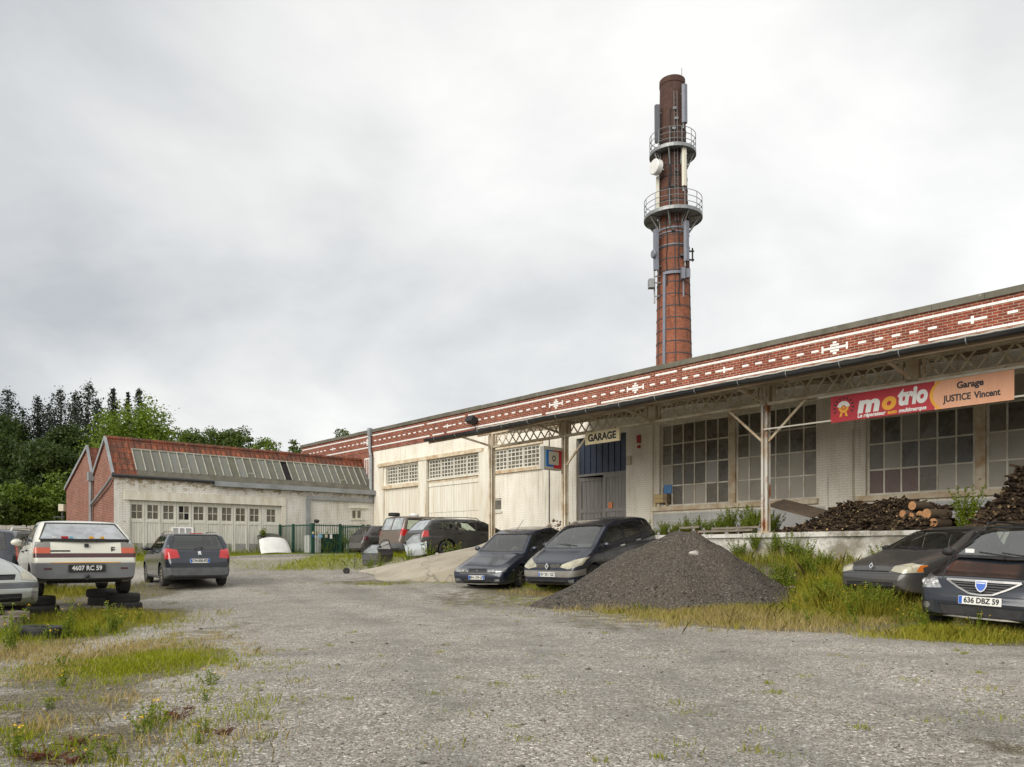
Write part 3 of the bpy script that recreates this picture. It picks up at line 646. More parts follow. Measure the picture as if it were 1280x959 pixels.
# ------------------------------------------------------------------ loading dock and ramp
dock = thing('loading_dock', 'raised loading dock with a flaking white retaining wall along the workshop windows', 'loading dock', tuple(B0), ROT_MAIN)
m = MB(); n = 60
def dk_y(a, z): return DOCK_B+.02*math.sin(a*3+z*4)+.015*math.sin(a*7.7)
G = [[(-13.6+(AE-.2+13.6)*i/n, dk_y(-13.6+(AE-.2+13.6)*i/n, z), z) for z in (-.2, .3, .7, 1.0, 1.3, 1.49)] for i in range(n+1)]
m.grid(G); m.poly([(-13.6,DOCK_B,-.2),(-13.6,DOCK_B,1.5),(-13.6,-.01,1.5),(-13.6,-.01,-.2)]); m.build('retaining_wall', MT['render'], dock, 30)
m = MB(); a = -13.65
while a < AE-.3:
    l = q.uniform(.9, 1.7); m.box(a, a+l-.012, DOCK_B-.07-q.uniform(0,.02), DOCK_B+.3, 1.49+q.uniform(0,.006), 1.60+q.uniform(-.01,.012)); a += l
m.build('capping', MT['render'], dock)
m = MB(); m.grid([[(-13.6+(AE+13.4)*i/40, b, 1.585+q.uniform(-.01,.035)) for b in (DOCK_B+.28, -3.2, -2.2, -1.2, -.01)] for i in range(41)]); m.build('dock_floor', MT['concrete'], dock, 60)

m = MB(); NR = 16
near = [(-3.05,23.4,.30), (-1.66,22.9,.66), (-.9,23.6,.95), (-.2,24.7,1.3), (.3,25.6,1.56)]; far = [(-5.4,26.3,.44), (-4.0,26.35,.74), (-2.6,26.3,1.04), (-1.25,26.3,1.31), (-.62,26.66,1.56)]
foot = [(-5.75,23.7,.27), (-5.9,24.4,.30), (-5.8,25.2,.36), (-5.4,26.3,.44)]
def pl(P, t):
    t *= len(P)-1; i = min(len(P)-2, int(t)); f_ = t-i; return Vector(P[i]).lerp(Vector(P[i+1]), f_)
G = []
for i in range(NR+1):
    t = i/NR; A = pl(near, t); C = pl(far, t); row = []
    for j in range(9):
        s = j/8; p = A.lerp(C, s)
        if t == 0: pass
        row.append(p)
    G.append(row)
G0r = [Vector(near[0]).lerp(Vector((-5.75,23.7,.26)), .5)]
first = []
for j in range(9):
    s = j/8; base = Vector(near[0]).lerp(Vector((-5.4,26.3,.44)), s); out = Vector((-.9*(1-s)*math.sin(math.pi*min(1,s+.35)), -.15*(1-s), 0)); p = base+out
    first.append(Vector((p.x, p.y, ground(p.x, p.y)+.015)))
G.insert(0, first); m.grid(G)
for r0, r1 in zip(G[:-1], G[1:]):
    for k in (0, 8):
        a_, b_ = r0[k], r1[k]; m.poly([a_, b_, (b_.x, b_.y, ground(b_.x,b_.y)-.1), (a_.x, a_.y, ground(a_.x,a_.y)-.1)])
m.build('concrete_ramp', MT['concrete'], None, 18); rp_o = bpy.data.objects['concrete_ramp']
tag(rp_o, 'sloping pale concrete ramp rising towards the loading dock', 'ramp')

# ------------------------------------------------------------------ canopy
can = thing('lattice_canopy', 'rusting cream steel canopy with lattice girder and posts along the workshop front', 'canopy', tuple(B0), ROT_MAIN)
A0, A1 = -16.1, AE
def rz(b): return 5.19+(.165)*(b+5.5)
m = MB(); n = 120
AR = -13.3                                                       # the sheets are gone over the first bay
G = [[(AR+(A1-AR)*i/n, b, rz(b)+.07+(.02 if i % 2 else 0)) for b in (-5.52,-4,-2,-.04)] for i in range(n+1)]
m.grid(G); G2 = [[(p[0], p[1], p[2]-.03) for p in r] for r in G]; m.grid([r[::-1] for r in G2])
for k in range(n): m.poly([G[k][0], G2[k][0], G2[k+1][0], G[k+1][0]])
m.poly([*G[0], *G2[0][::-1]]); m.build('roof_sheet', MT['canopysheet'], can)
for b in (-5.36, -4.75, -3.2, -2.2, -1.1):
    m = MB(); m.bar((A0+.03,b,rz(b)-.005), (A1-.05,b,rz(b)-.005), .09, .08); m.build('purlin', MT['timber'], can)
m = MB(); nn = 9; G = []
for i in range(61):
    a = A0-.05+(A1-A0+.1)*i/60; dz = .012*math.sin(a*1.1)+.008*math.sin(a*3)
    G.append([(a, -5.60+.085*math.cos(math.pi+math.pi*k/(nn-1)), 5.18+dz-.09*math.sin(math.pi*k/(nn-1))) for k in range(nn)])
m.grid(G); m.grid([[(p[0], p[1]*1.0+(.006 if p[1] > -5.6 else -.006)*-1, p[2]+.012) for p in r][::-1] for r in G])
m.tube((A0-.05,-5.69,5.18),(A1+.05,-5.69,5.18),.012,6); gut = m.build('gutter', MT['gutter_dark'], can, 40)
a = A0+.6
while a < A1:
    m = MB(); m.path([(a,-5.705,5.20),(a,-5.685,5.115),(a,-5.625,5.075)], .012, 5); m.build('gutter_strap', MT['galv'], gut); a += 1.22
m = MB(); m.box(A0, A1, -5.49, -5.45, 5.05, 5.22); m.build('fascia_board', MT['timber'], can)
AS = [-14.3, -10.65, -7.1, -3.54, 0.0, 3.54, 7.1, 10.65, 14.2]
GZ0, GZ1 = 4.87, 5.36
m = MB()
for b in (-4.05, -3.95):
    for z in (GZ0, GZ1): m.bar((AS[0]-.1,b,z), (AS[-1]+.1,b,z), .05 if z == GZ0 else .06, .07)
m.build('girder_chord', MT['steel_rust'], can)
for l, r in zip(AS[:-1], AS[1:]):
    m = MB(); n = 9; x0, x1 = l+.22, r-.22; s = (x1-x0)/n
    for k in range(n):
        skip = (k % 5 == 3) and l > -6
        m.bar((x0+s*k,-4.02,GZ0+.02), (x0+s*(k+1),-4.02,GZ1-.02), .012, .045)
        if not skip: m.bar((x0+s*k,-3.985,GZ1-.02), (x0+s*(k+1),-3.985,GZ0+.02), .012, .045)
    m.box(l+.2, l+.26, -4.03, -3.97, GZ0, GZ1); m.box(r-.26, r-.2, -4.03, -3.97, GZ0, GZ1)
    m.build('lattice', MT['steel_rust'], can)
for a in AS:
    m = MB(); m.box(a-.13, a+.13, -4.075, -3.925, GZ0-.04, GZ1+.04); m.build('girder_plate', MT['steel_rust'], can)
    m = MB(); m.bar((a,-3.95,GZ1+.05), (a,-5.45,rz(-5.45)-.05), .08, .10); m.bar((a,-4.0,GZ0+.03), (a,-5.42,rz(-5.42)-.09), .05, .06)
    m.bar((a,-4.0,GZ1+.02), (a,-.02,rz(0)-.06), .08, .12); m.build('bracket', MT['steel_rust'], can)
def post(a, z0, mat):
    m = MB()
    for s in (-1, 1):
        m.box(a+s*.05-.014, a+s*.05+.014, -4.075, -3.925, z0, GZ1-.05); 
        for b in (-4.08, -3.935): m.box(a+s*.058-.03, a+s*.058+.03, b, b+.015, z0, GZ1-.05)
    m.box(a-.035, a+.035, -4.01, -3.99, z0, GZ1-.1); m.box(a-.16, a+.16, -4.12, -3.88, z0, z0+.05)
    return m.build('post', mat, can)
post(-14.3, .35, MT['steel_rust']); post(-10.65, 1.6, MT['steel_rust']); post(-3.54, 1.6, MT['post_rust']); post(3.54, 1.6, MT['post_rust']); post(10.65, 1.6, MT['post_rust'])
for a, dirs in ((-10.65, (1,)), (-3.54, (-1, 1)), (3.54, (-1, 1)), (10.65, (-1,1))):
    for s in dirs:
        m = MB(); m.bar((a+s*.08,-4.0,3.93), (a+s*1.08,-4.0,4.86), .045, .055); m.build('knee_brace', MT['cream_rust'], can)

# ------------------------------------------------------------------ signs
sg = thing('garage_sign', 'cream board lettered GARAGE hanging above the workshop entrance', 'sign', tuple(B0), ROT_MAIN)
m = MB(); m.box(-9.62,-8.24,-4.16,-4.09,4.45,4.83); m.build('board', MT['sign_cream'], sg)
RX = Matrix.Rotation(R(90), 4, 'X')
m = MB(); m.text('GARAGE', .30, Matrix.Translation((-8.93,-4.163,4.635)) @ RX, 0, bold=.012, width=1.13); m.build('lettering', MT['ink'], sg)
m = MB(); m.tube((-9.4,-4.12,4.83),(-9.4,-4.05,4.9),.01,5); m.tube((-8.45,-4.12,4.83),(-8.45,-4.05,4.9),.01,5); m.build('hanger', MT['black'], sg)

bn = thing('garage_banner', 'long red and orange banner lettered motrio and Garage JUSTICE Vincent below the canopy girder', 'banner', tuple(B0), ROT_MAIN)
bz0, bz1, by = 4.16, 4.765, -4.17
m = MB(); m.box(-1.77, .50, by, by+.02, bz0, bz1); m.build('red_panel', MT['sign_red'], bn)
m = MB(); m.box(.50, 1.97, by, by+.02, bz0, bz1); m.build('peach_panel', MT['sign_peach'], bn)
m = MB(); arc = [(.40+.16*abs((k/10-.5)*2)**2, bz0+.003+(bz1-bz0-.006)*k/10) for k in range(11)]
for (x0, z0), (x1, z1) in zip(arc[:-1], arc[1:]):
    m.poly([(x0,by-.003,z0),(x0+.07,by-.003,z0),(x1+.07,by-.003,z1),(x1,by-.003,z1)], 0); m.poly([(x0+.07,by-.0025,z0),(.58,by-.0025,z0),(.58,by-.0025,z1),(x1+.07,by-.0025,z1)], 1)
m.build('yellow_arc', [MT['sign_yellow'], MT['sign_peach']], bn)
def T(x, z, d=.004): return Matrix.Translation((x, by-d, z)) @ RX
def word(txt, size, x, z, mat, bold, shear, width, align='LEFT'):
    m = MB(); m.text(txt, size, T(x,z), 0, bold=bold, shear=shear, align=align, width=width); m.build('lettering', MT[mat], bn)
word('m', .52, -1.14, 4.475, 'ink_white', .026, .14, .50); word('o', .52, -.60, 4.475, 'sign_yellow', .028, .14, .31); word('trio', .52, -.25, 4.525, 'ink_white', .026, .14, .62)
word('Le r\u00e9parateur', .115, -1.14, 4.235, 'ink_white', .005, .15, .63); word('auto', .115, -.47, 4.235, 'sign_yellow', .005, .15, .20); word('multimarque', .115, -.23, 4.235, 'ink_white', .005, .15, .57)
word('Garage', .19, 1.18, 4.60, 'ink', .007, 0, .50, 'CENTER'); word('JUSTICE', .19, .68, 4.35, 'ink', .006, 0, .53); word('Vincent', .19, 1.26, 4.35, 'ink', .006, 0, .48)
m = MB(); cx_, cz_ = -1.46, 4.48
def disc(r0, r1, t0, t1, mi, d):
    n = 14
    for k in range(n):
        a_, b_ = t0+(t1-t0)*k/n, t0+(t1-t0)*(k+1)/n
        m.poly([(cx_+r0*math.cos(a_),by-d,cz_+r0*math.sin(a_)),(cx_+r1*math.cos(a_),by-d,cz_+r1*math.sin(a_)),(cx_+r1*math.cos(b_),by-d,cz_+r1*math.sin(b_)),(cx_+r0*math.cos(b_),by-d,cz_+r0*math.sin(b_))], mi)
disc(0.0, .12, 0, 2*math.pi, 1, .004); disc(.055, .15, .15, math.pi-.15, 0, .006); disc(0, .055, 0, 2*math.pi, 2, .007); disc(0, .034, 0, 2*math.pi, 1, .008)
for k in range(11):
    t = R(-25)+R(230)*k/10; c = Vector((cx_+.215*math.cos(t), by-.006, cz_+.215*math.sin(t)))
    m.prism([c+Vector((.03*math.cos(t)*x-.02*math.sin(t)*z, 0, .03*math.sin(t)*x+.02*math.cos(t)*z)) for x, z in ((-1,-.6),(1,-1),(1,1),(-1,.6))], (0,.002,0), 3)
for s in (-1, 1): m.poly([(cx_+s*.02,by-.006,4.38),(cx_+s*.07,by-.006,4.37),(cx_+s*.10,by-.006,4.27),(cx_+s*.045,by-.006,4.28)], 1)
m.build('emblem', [MT['ink_white'], MT['sign_yellow'], MT['sign_red'], MT['ink']], bn)
m = MB(); m.bar((-3.5,-4.16,4.215), (-1.76,-4.16,4.215), .03, .035); m.bar((1.97,-4.16,4.215), (3.5,-4.16,4.215), .03, .035); m.bar((-2.1,-4.13,4.80), (3.5,-4.13,4.80), .04, .05); m.build('rail', MT['frame_white'], bn)

bs = thing('box_sign', 'square blue white and red box sign sticking out from the canopy post', 'sign', tuple(B0), ROT_MAIN)
x0 = -10.84
m = MB(); m.box(x0, x0+.17, -4.92, -4.12, 3.74, 4.47); m.build('casing', MT['sign_grey'], bs)
def fq(mb, b0, b1, z0, z1, mi, d): mb.poly([(x0+.17+d,b0,z0),(x0+.17+d,b1,z0),(x0+.17+d,b1,z1),(x0+.17+d,b0,z1)], mi)
m = MB(); fq(m,-4.90,-4.14,3.76,4.45,0,.003); fq(m,-4.88,-4.82,3.83,4.36,1,.005); fq(m,-4.82,-4.5,3.83,4.36,2,.005); fq(m,-4.5,-4.14,3.79,4.36,3,.005); fq(m,-4.72,-4.27,3.9,4.32,4,.007)
for k in range(10):
    t0, t1 = 2*math.pi*k/10, 2*math.pi*(k+1)/10
    m.poly([(x0+.18,-4.49+r*.8*math.cos(t),4.1+r*math.sin(t)) for r, t in ((.06,t0),(.10,t0),(.10,t1),(.06,t1))], 5)
m.build('face', [MT['sign_beige'], MT['sky_blue'], MT['sign_blue'], MT['sign_red'], MT['sign_beige'], MT['ink']], bs)
m = MB(); m.bar((x0+.085,-4.12,4.3),(x0+.12,-4.03,4.3),.03,.03); m.bar((x0+.085,-4.12,3.9),(x0+.12,-4.03,3.9),.03,.03); m.build('mount', MT['black'], bs)

# ------------------------------------------------------------------ chimney
CY = 46.0; CXw = (844-CX)/FPX*CY
chim = thing('factory_chimney', 'tall tapering brick chimney carrying antennas, two railed platforms and a ladder', 'chimney', (CXw, CY, 0)); chim.rotation_euler = (0, R(-.35), 0)
def cr(z): return 1.054-(z-12.4)*.0194
m = MB(); m.lathe([(cr(z), z) for z in np.linspace(0, 28.9, 60)]+[(cr(28.9)+.03, 28.92), (cr(29)+.03, 29.25), (.62, 29.27), (.56, 28.5)], 40); m.build('shaft', MT['chimney'], chim, 30)
def ring(z, hh, out, mat, name='hoop'):
    m = MB(); m.lathe([(cr(z)+.002, z-hh/2),(cr(z)+out, z-hh/2),(cr(z)+out, z+hh/2),(cr(z)+.002, z+hh/2)], 40); m.build(name, mat, chim)
for k in range(26):
    z = 8.6+.70*k
    if z < 28.4: ring(z, .06, .022, MT['band'] if z < 21 else MT['black'])
def ph(u, Y=CY): return ((u-CX)/FPX*Y-CXw)
def pz(v): return ZC+(UH-v)/FPX*(CY-1)
FT = -math.pi/2
m = MB()
for t in (FT-.12, FT+1.05, FT-1.2): m.path([((cr(z)+.03)*math.cos(t), (cr(z)+.03)*math.sin(t), z) for z in (8, 14, 21)], .022, 5)
m.build('earth_strip', MT['band'], chim)
def platform(z, rad, nm):
    pf = MB(); pf.lathe([(cr(z)+.03, z-.03),(rad, z-.03),(rad+.03, z-.10),(rad+.03, z+.10),(rad, z+.03),(cr(z)+.03, z+.03)], 36); d = pf.build('platform', MT['galv'], chim)
    r_ = MB()
    for hh in (.36, .70, 1.05):
        for k in range(36):
            a_, b_ = 2*math.pi*k/36, 2*math.pi*(k+1)/36; r_.tube((rad*math.cos(a_),rad*math.sin(a_),z+hh),(rad*math.cos(b_),rad*math.sin(b_),z+hh),.019,5,caps=False)
    for k in range(12):
        t = 2*math.pi*k/12+.2; r_.tube((rad*math.cos(t),rad*math.sin(t),z),(rad*math.cos(t),rad*math.sin(t),z+1.05),.022,5)
    r_.build('railing', MT['galv'], d)
    for k in range(8):
        s_ = MB(); t = 2*math.pi*k/8+.39; c, sn = math.cos(t), math.sin(t); rr = cr(z-.8)+.03
        s_.tube((rad*.95*c,rad*.95*sn,z-.06),(rr*c,rr*sn,z-.95),.035,5); s_.tube((rr*c,rr*sn,z-.06),(rr*c,rr*sn,z-.95),.035,5); s_.tube((rad*.95*c,rad*.95*sn,z-.07),(rr*c,rr*sn,z-.07),.03,5)
        s_.tube(((rad+rr)/2*c,(rad+rr)/2*sn,z-.06),(rr*c,rr*sn,z-.5),.02,4); s_.build('support_strut', MT['galv'], d)
platform(21.05, 1.70, 'a'); platform(24.85, 1.35, 'b')
ring(20.2, .10, .05, MT['antenna_grey']); ring(19.95, .06, .05, MT['antenna_grey']); ring(19.2,.06,.05,MT['antenna_grey'])
def panel(u, v0, v1, wd, dp, mat, ang, out=.25, label=None):
    """panel antenna standing off the shaft at angle ang (measured from the side facing the yard)"""
    z0, z1 = pz(v1), pz(v0); r = cr((z0+z1)/2)+out; t = FT+ang
    M4 = Matrix.Rotation(t+math.pi/2, 4, 'Z') @ Matrix.Translation((0, -r, 0))
    m = MB(); pts = [(-wd/2,0),( -wd*.3,-dp),(wd*.3,-dp),(wd/2,0)]
    m.prism([M4 @ Vector((x, y, z0)) for x, y in pts], (0,0,z1-z0)); o = m.build('panel_antenna', mat, chim)
    k = MB(); k.tube(M4 @ Vector((0,.07,z0-.25)), M4 @ Vector((0,.07,z1+.1)), .04, 6)
    for z in (z0+.3, z1-.4): k.bar(M4 @ Vector((0,.0,z)), M4 @ Vector((0,out+.03,z)), .06, .05)
    k.build('mounting_pole', MT['galv'], o)
    return o
panel(0, 105, 153, .36, .16, MT['antenna_grey'], .52); panel(0, 125, 172, .30, .20, MT['antenna_dark'], -1.15, .25); panel(0, 185, 233, .30, .14, MT['antenna_cream'], .42)
panel(0, 214, 256, .22, .12, MT['antenna_cream'], -1.25, .12); panel(0, 285, 336, .34, .18, MT['antenna_grey'], -1.0, .42); panel(0, 277, 327, .34, .16, MT['antenna_grey'], .50, .2)
m = MB(); Md = Matrix.Translation((-1.02,-.75,pz(207))) @ Matrix.Rotation(R(-62),4,'Z') @ Matrix.Rotation(R(90),4,'X')
m.lathe([(.0,.36),(.40,.34),(.44,.30),(.44,-.02),(.36,-.08),(.12,-.16),(0,-.16)], 24, Md); m.bar((-.85,-.62,pz(207)),(-.5,-.4,pz(207)),.08,.08); m.build('drum_antenna', MT['white_plastic'], chim, 35)
m = MB(); Md = Matrix.Translation((-1.32,-.85,pz(316))) @ Matrix.Rotation(R(-70),4,'Z') @ Matrix.Rotation(R(90),4,'X'); m.lathe([(0,.10),(.20,.10),(.26,.04),(.2,-.03),(0,-.06)], 18, Md); m.build('dish_antenna', MT['antenna_grey'], chim, 35)
m = MB(); m.box(-1.6,-1.28,-.75,-.35,pz(357),pz(346)); m.tube((-1.22,-.4,pz(375)),(-1.22,-.4,pz(330)),.05,6)
for v in (341, 349, 366): m.bar((-1.25,-.4,pz(v)),(-.8,-.4,pz(v)),.06,.06)
m.build('radio_unit', MT['galv'], chim)
m = MB(); m.box(.18,.40,-1.42,-1.12,pz(351),pz(337)); m.box(.45,.72,-1.30,-1.0,pz(349),pz(338)); m.tube((.35,-1.1,pz(352)),(.35,-1.1,pz(372)),.05,6); m.bar((.3,-1.2,pz(345)),(.3,-.8,pz(345)),.06,.06); m.build('radio_unit', MT['antenna_grey'], chim)
m = MB(); m.tube((1.15,0,pz(319)),(1.15,0,pz(302)),.05,6)
for v in (306, 317): m.bar((.9,0,pz(v)),(1.25,0,pz(v)),.08,.08)
m.build('bracket_arm', MT['band'], chim)
def tray(t, z0, z1, wd):
    m = MB(); ns = 12
    for k in range(ns):
        a_, b_ = z0+(z1-z0)*k/ns, z0+(z1-z0)*(k+1)/ns
        m.bar(((cr(a_)+.06)*math.cos(t),(cr(a_)+.06)*math.sin(t),a_), ((cr(b_)+.06)*math.cos(t),(cr(b_)+.06)*math.sin(t),b_), .09, wd, 0, (math.cos(t+math.pi/2), math.sin(t+math.pi/2), 0))
    m.build('cable_tray', MT['antenna_grey'], chim)
tray(FT-.74, 8, pz(341), .17)
m = MB(); z = pz(340)
for k in range(8):
    a_, b_ = FT-.8+1.2*k/8, FT-.8+1.2*(k+1)/8; m.bar((1.04*math.cos(a_),1.04*math.sin(a_),z),(1.04*math.cos(b_),1.04*math.sin(b_),z),.10,.16)
m.build('cable_tray', MT['antenna_grey'], chim)
m = MB()
for s in (-.09, .09): m.path([(s, -(cr(zz)+.12), zz) for zz in (20.5, 24, 28.2)], .014, 5)
zz = 20.6
while zz < 28: m.tube((-.09,-(cr(zz)+.12),zz),(.09,-(cr(zz)+.12),zz),.010,4); zz += .3
m.build('ladder', MT['galv'], chim)
m = MB()
for z, x in ((20.0,-.2), (18.5,.3), (22.6,-.2), (23.5,.05), (26.0,-.1), (26.6,.05), (27.2,-.05)):
    m = MB(); m.box(x-.1,x+.1,-(cr(z)+.12),-cr(z)*.95,z-.06,z+.07); m.build('cable_clamp', MT['band'] if z < 24 else MT['galv'], chim)
m = MB()
for t, z0, z1 in ((FT-.35, 21.1, 27.3), (FT-.45, 21.1, 25.5), (FT+.12, 15.5, 21), (FT-.6, 16.8, 20.9), (FT+.75,17.2,20.8)):
    m.path([((cr(z)+.04)*math.cos(t+.04*math.sin(z*3)), (cr(z)+.04)*math.sin(t+.04*math.sin(z*3)), z) for z in np.linspace(z0, z1, 9)], .03, 5)
m.build('cable', MT['black'], chim)
m = MB(); m.tube((.55,-.1,28.9),(.555,-.1,30.0),.016,5); m.build('lightning_rod', MT['band'], chim)

# ------------------------------------------------------------------ left building
lb = thing('brick_shed', 'low shed with red tiled saw-tooth roofs, mossy skylight and white folding doors', 'building', tuple(L0), ROT_LEFT)
XE = 12.72
m = MB(); wall_face(m, .0, XE, 0, 4.36, [(.62,7.52,0,3.36),(11.42,12.02,2.84,3.32)], m=0); m.build('wall', MT['white_old'], lb)
m = MB()
def gab(x, flip=1):
    P_ = [(x,0,0),(x,0,4.42),(x,1.2,6.05),(x,3.35,4.5),(x,4.3,5.95),(x,8.7,4.25),(x,8.7,0)]; m.poly(P_ if flip > 0 else P_[::-1], 0)
gab(-.002, -1); m.poly([(0,8.7,0),(0,8.7,4.3),(XE,8.7,4.3),(XE,8.7,0)], 0); m.build('gable_wall', MT['brick_old'], lb)
def slope(name, y0, z0, y1, z1, x0, x1, mat, off=.05, n=1, th=.06):
    m = MB(); d = Vector((0, y1-y0, z1-z0)).normalized(); nn_ = Vector((0, -d.z, d.y)) if d.y > 0 else Vector((0, d.z, -d.y)); nn_ = nn_ if nn_.z > 0 else -nn_
    A = [Vector((x0,y0,z0)),Vector((x1,y0,z0)),Vector((x1,y1,z1)),Vector((x0,y1,z1))]; m.prism([p+nn_*off for p in A], -nn_*th); return m.build(name, mat, lb)
def fs(f_): return (1.2*f_, 4.42+1.63*f_)
ya, za = fs(-.03); yb_, zb_ = fs(1.0)
slope('roof', ya, za, yb_, zb_, -.06, .93, MT['tile']); y7, z7 = fs(.73); slope('roof', y7, z7, yb_, zb_, .93, XE+.1, MT['tile'])
slope('roof', 3.3, 4.5, 1.2, 6.05, -.06, XE, MT['tile']); slope('roof', 3.36, 4.48, 4.3, 5.95, -.06, XE, MT['tile']); slope('roof', 8.8, 4.22, 4.3, 5.95, -.06, XE, MT['tile'])
m = MB(); x = -.05
while x < XE: m.tube((x,1.2,6.09),(x+.38,1.2,6.10),.105,8); x += .37
m.build('ridge_tiles', MT['tile'], lb)
y1_, z1_ = fs(.12); ga = MB(); nb = 31; w_ = (XE-.93)/nb; dv = Vector((0, y7-y1_, z7-z1_))
for k in range(nb):
    xa, xb = .93+w_*k, .93+w_*(k+1)
    if k in (18,): continue
    ga.poly([(xa,y1_-.02,z1_+.03),(xb,y1_-.02,z1_+.03),(xb,y7-.02,z7+.03),(xa,y7-.02,z7+.03)])
sky_l = ga.build('skylight', MT['skylight'], lb)
m = MB()
for k in range(nb+1):
    xa = .93+w_*k; m.bar((xa,y1_-.05,z1_+.045),(xa,y7-.04,z7+.05),.032,.05)
m.bar((.9,y7-.03,z7+.05),(XE,y7-.03,z7+.05),.06,.06)
for k in (5, 13, 26): m.bar((.93+w_*k,y1_+.09,z1_+.22),(.93+w_*(k+1)-.02,y1_+.13,z1_+.27),.02,.07)
m.build('glazing_bar', MT['bar_grey'], sky_l)
m = MB(); y0_, z0_ = fs(-.03); m.prism([(.93,y0_-.03,z0_+.02),(XE,y0_-.03,z0_+.02),(XE,y1_-.03,z1_+.05),(.93,y1_-.03,z1_+.05)], (0,.07,-.04)); m.build('skylight_kerb', MT['coping'], sky_l)
m = MB(); m.poly([(.93+w_*18,y1_,z1_),(.93+w_*19,y1_,z1_),(.93+w_*19,y7,z7-.02),(.93+w_*18,y7,z7-.02)]); m.build('missing_pane', MT['dark'], sky_l)
m = MB(); m.tube((-.1,-.09,4.37),(4.2,-.09,4.33),.075,10); m.build('gutter', MT['gutter_dark'], lb)
m = MB(); m.box(4.2,XE+.02,-.26,-.0,4.14,4.37); 
for x in (4.2, 6.9, 9.6): m.box(x, x+.03, -.265, -.0, 4.135, 4.375)
m.build('gutter', MT['zinc'], lb)
m = MB(); m.box(8.84,XE-.1,-.13,-.01,3.74,3.92); m.box(8.80,9.0,-.12,-.012,.6,3.74); m.build('duct', MT['zinc'], lb)
m = MB()
for P_, Q_ in (((-.05,-.05,4.44),(-.05,1.2,6.12)), ((-.05,1.2,6.12),(-.05,3.34,4.6)), ((-.05,3.36,4.6),(-.05,4.3,6.03)), ((-.05,4.3,6.03),(-.05,8.8,4.32))):
    m.bar(P_, Q_, .08, .15)
m.build('verge_trim', MT['zinc'], lb)
m = MB(); m.path([(-.12,3.35,4.7),(-.12,3.35,.4)], .075, 8); m.box(-.24,-.01,3.2,3.5,4.35,4.75); m.path([(-.10,-.05,4.3),(-.14,.6,4.0),(-.12,3.3,3.25)], .06, 8); m.build('downpipe', MT['zinc'], lb)
m = MB(); m.box(.4,7.72,-.07,.03,3.36,3.74); m.box(7.52,7.72,-.05,.03,.6,3.36); m.build('lintel', MT['cream'], lb)
m = MB(); m.box(11.25,12.3,-.08,.02,3.40,3.47); m.build('window_hood', MT['cream'], lb); m = MB(); m.box(11.3,12.1,-.05,.02,2.78,2.84); m.build('window_sill', MT['cream'], lb)
for k in range(2): glazed(lb, 11.42+.3*k, 11.72+.3*k, 2.84, 3.32, 1, 1, .05, MT['frame_white'], lambda j: 'pane_dark', .03, .05)
cs = [.93,1.59,2.26,2.93,3.58,4.22,4.87,5.5,6.2,6.9]; ed = [.62]+[(a+b)/2 for a, b in zip(cs[:-1], cs[1:])]+[7.52]
for k in range(10):
    l, r = ed[k]+.008, ed[k+1]-.008; cxk = (l+r)/2; hw = .235; b = .10+q.uniform(0,.025)
    m = MB(); planks(m, l, r, 1.5, 2.46, b, .11, seed=k); planks(m, l, r, .55, 1.5, b, .11, seed=k+20, mat=1)
    m.box(l, cxk-hw, b, b+.03, 2.46, 3.35); m.box(cxk+hw, r, b, b+.03, 2.46, 3.35); m.box(cxk-hw, cxk+hw, b, b+.03, 3.19, 3.35); m.box(cxk-hw, cxk+hw, b, b+.03, 2.46, 2.55)
    m.box(l, r, b-.02, b-.001, 2.40, 2.5); m.box(l, l+.07, b-.018, b-.0012, .55, 3.35); m.box(r-.07, r, b-.018, b-.0012, .55, 3.35)
    dl = m.build('door_leaf', [MT['door_white'], MT['door_low']], lb)
    w2 = glazed(dl, cxk-hw, cxk+hw, 2.55, 3.19, 2, 2, b+.005, MT['frame_white'], (lambda j, k=k: (lambda i: 'dark' if (k == 3 and (i+j) % 2 == 1) else 'pane_dark')), .03, .02)
m = MB(); m.box(.62,7.52,.3,.34,0,3.4); m.build('shade_backing', MT['dark'], lb)  # near-black sheet added behind the doors as the shade inside the shed
# ------------------------------------------------------------------ cars
def lin(P, d):
    if d <= P[0][0]: return P[0][1]
    for (a, x), (b, y) in zip(P[:-1], P[1:]):
        if d <= b: return x+(y-x)*(d-a)/(b-a) if b > a else y
    return P[-1][1]
def sm(P, d, r=.05): return sum(lin(P, d+o*r) for o in (-1, -.5, 0, .5, 1))/5
def catmull(P, n=3):
    out = []
    for i in range(len(P)-1):
        p0 = P[i-1] if i > 0 else (-P[1][0], P[1][1]); p1, p2 = P[i], P[i+1]; p3 = P[i+2] if i+2 < len(P) else (-P[-2][0], P[-2][1])
        for k in range(n):
            t = k/n; out.append(tuple(.5*((2*p1[c])+(-p0[c]+p2[c])*t+(2*p0[c]-5*p1[c]+4*p2[c]-p3[c])*t*t+(-p0[c]+3*p1[c]-3*p2[c]+p3[c])*t**3) for c in (0, 1)))
    out.append(P[-1]); return out

